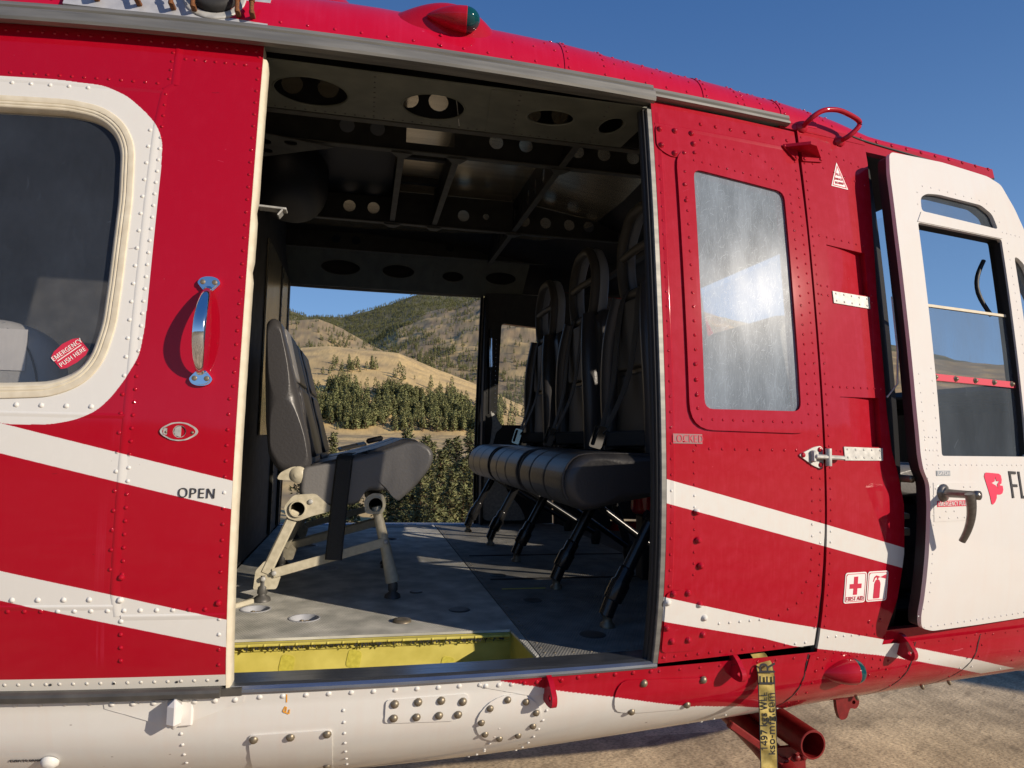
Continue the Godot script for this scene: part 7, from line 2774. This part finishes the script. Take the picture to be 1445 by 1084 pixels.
func make_seats():
	make_aft_facing_seat(0.655, [[0.92, 0.619], [0.474, 0.613]], "nearest rear-facing black seat, its rounded cushion end in front of the red door panel")
	make_aft_facing_seat(0.118, [[-0.01, 0.592]], "middle one of the three rear-facing black seats with open headrests", 0.52)
	make_aft_facing_seat(-0.435, [[-0.41, 0.564], [-0.84, 0.530]], "farthest rear-facing black seat, beside the far door window", 0.56)
	make_front_facing_seat(0.302, "near grey folding seat with cream legs and a black belt hanging over its side", true)
	make_front_facing_seat(-0.235, "second grey folding seat, whose backrest shows behind the near one", false)
	# the seat in the well behind the door window
	var t = thing("side_seat", "pale grey seat back with a white label, behind the slid door's window", "seat", Vector3(-0.875, -0.045, 0.97))
	var bb := MB.new()
	var pr := dense(round_poly(P2([-0.26, 0.36, 0.245, 0.36, 0.258, 0.60, 0.235, 0.73, 0.16, 0.775, -0.18, 0.775, -0.25, 0.72]), 0.05, 5), 0.04)
	for k in pr.size():
		pr[k] = Vector2(pr[k].x, 0.36 + (pr[k].y - 0.36) * 0.91)
	cushion(bb, pr, 0.10, 0.035, Transform3D.IDENTITY, [], 0.0)
	obj("backrest", t, [[bb, M.pale_leather]])
	var sb := MB.new()
	tube(sb, smooth_path([Vector3(0.215, 0.37, 0.051), Vector3(0.222, 0.57, 0.051), Vector3(0.20, 0.67, 0.051), Vector3(0.155, 0.715, 0.046)], 5), 0.002, 6)
	tube(sb, [Vector3(-0.25, 0.602, 0.0505), Vector3(0.22, 0.600, 0.0505)], 0.002, 6)
	tube(sb, [Vector3(0.10, 0.38, 0.0505), Vector3(0.105, 0.600, 0.0505)], 0.002, 6)
	obj("piping", t, [[sb, M.inner]])
	var lb := MB.new()
	box(lb, Vector3(0.075, 0.672, 0.0515), Vector3(0.24, 0.085, 0.002), 0.0)
	obj("white_label", t, [[lb, M.ink_white]])
	var cb := MB.new()
	box(cb, Vector3(0, 0.32, -0.12), Vector3(0.5, 0.10, 0.30), 0.03)
	obj("seat_cushion", t, [[cb, M.pale_leather]])
	for s in [1.0, -1.0]:
		for z in [-0.22, -0.08]:
			var pl := MB.new()
			tube(pl, [Vector3(s * 0.2, 0.002, z), Vector3(s * 0.2, 0.30, z)], 0.015, 8)
			obj("leg", t, [[pl, M.seat_frame]])
	for s in [1.0, -1.0]:
		var c = thing("crew_seat", "grey crew seat on the near side, seen dimly through the white door's window" if s > 0 else "grey crew seat on the far side of the cockpit", "seat", Vector3(1.55, 0, s * 0.55), "crew seats in the cockpit")
		var k := MB.new()
		cushion(k, dense(round_poly(P2([-0.22, 0.30, 0.26, 0.32, 0.26, 0.42, -0.22, 0.40]), 0.04, 4), 0.04), 0.48, 0.04, Transform3D.IDENTITY, [], 0.0)
		obj("seat_cushion", c, [[k, M.grey_leather]])
		k = MB.new()
		cushion(k, dense(round_poly(P2([-0.30, 0.36, -0.20, 0.36, -0.26, 0.86, -0.36, 0.86]), 0.04, 4), 0.04), 0.46, 0.04, Transform3D.IDENTITY, [], 0.0)
		obj("backrest", c, [[k, M.grey_leather]])
		k = MB.new()
		box(k, Vector3(0.0, 0.16, 0), Vector3(0.36, 0.30, 0.36), 0.02)
		obj("seat_base", c, [[k, M.frame_dark]])

func make_small_things():
	# the tie-down strap hanging in front of the belly
	var t = thing("tie_down_strap", "worn yellow webbing tie-down strap with printed lettering, hanging in front of the red belly", "strap", Vector3(0.905, -0.95, 1.17))
	var mb := MB.new()
	var p0 := Vector3(0.0, 0.965, -0.20)
	var rows := []
	var ax := Vector3(0.985, 0.0, 0.17).normalized()
	for q in [[-0.20, 0.958], [-0.09, 0.945], [-0.035, 0.938], [-0.012, 0.925], [-0.003, 0.90], [0.0, 0.80], [0.002, 0.65], [0.003, 0.45], [0.003, 0.25], [0.0, 0.0]]:
		var c := Vector3(0.0045 * (0.95 - q[1]) / 0.3, q[1], q[0])
		rows.append(PackedVector3Array([c - ax * 0.0185, c - ax * 0.0175 + Vector3(0, 0, 0.0012), c + ax * 0.0175 + Vector3(0, 0, 0.0012), c + ax * 0.0185, c + ax * 0.0175 - Vector3(0, 0, 0.0012), c - ax * 0.0175 - Vector3(0, 0, 0.0012)]))
	grid(mb, rows, true)
	obj("webbing", t, [[mb, M.strap]])
	var eb := MB.new()
	for s in [1.0, -1.0]:
		var pts := []
		for r in rows.slice(3):
			pts.append((r[0] if s < 0 else r[3]) + Vector3(0, 0, 0.0003))
		tube(eb, pts, 0.0011, 5)
	obj("selvage", t, [[eb, M.ink]])
	var nn := Vector3(-0.17, 0, 0.985)
	var up := Vector3(0, 1, 0)
	for q in [["1497 kgs WLL", -0.0088, 0.802, 0.0135, 1.12, "Droid Sans"], ["kso-mfg.com", 0.0085, 0.798, 0.0130, 1.30, "Droid Sans"], ["ER", 0.000, 0.905, 0.036, 0.95, "Droid Sans"]]:
		var at: Vector3 = Vector3(0.0045 * (0.95 - q[2]) / 0.3, q[2], 0.0022) + ax * q[1]
		lettering_at(t, "strap_lettering", q[0], at, ax, nn, q[3], M.ink, PI / 2, q[4], q[5])
	# extinguisher behind the seats
	var e = thing("fire_extinguisher", "small red fire extinguisher glimpsed under the near rear-facing seat", "fire extinguisher", Vector3(0.97, 0.0, 0.35))
	var xb := MB.new()
	lathe(xb, [Vector2(0.0001, 0.22), Vector2(0.05, 0.222), Vector2(0.056, 0.235), Vector2(0.056, 0.33), Vector2(0.05, 0.352), Vector2(0.02, 0.37), Vector2(0.018, 0.385)], Vector3.ZERO, Vector3.UP, 20)
	obj("bottle", e, [[xb, M.red]])
	var vb := MB.new()
	box(vb, Vector3(0, 0.395, 0), Vector3(0.03, 0.03, 0.09), 0.004)
	obj("valve", e, [[vb, M.black]])
	var sb := MB.new()
	box(sb, Vector3(0, 0.108, 0), Vector3(0.06, 0.214, 0.06), 0.004)
	obj("stand", e, [[sb, M.black]])

	# the hangar whose shadow reaches the pad at the right
	var hg = thing("hangar", "large grey metal hangar off to the right, whose shadow crosses the pad beyond the nose", "hangar", Vector3(22.2, PAD_Y, 1.4))
	var wb := MB.new()
	box(wb, Vector3(0, 3.2, 0), Vector3(16.0, 6.4, 14.3), 0.02)
	obj("wall", hg, [[wb, M.plate_grey]])
	var rb := MB.new()
	plate(rb, P2([-7.6, 6.42, 7.6, 6.42, 0.0, 8.6]), [], 16.4, Transform3D(Basis(Vector3(0, 0, -1), Vector3.UP, Vector3(1, 0, 0)), Vector3.ZERO))
	obj("roof", hg, [[rb, M.track]])
	var db := MB.new()
	box(db, Vector3(-8.03, 2.4, 0), Vector3(0.06, 4.8, 9.0), 0.01)
	obj("door", hg, [[db, M.alu]])
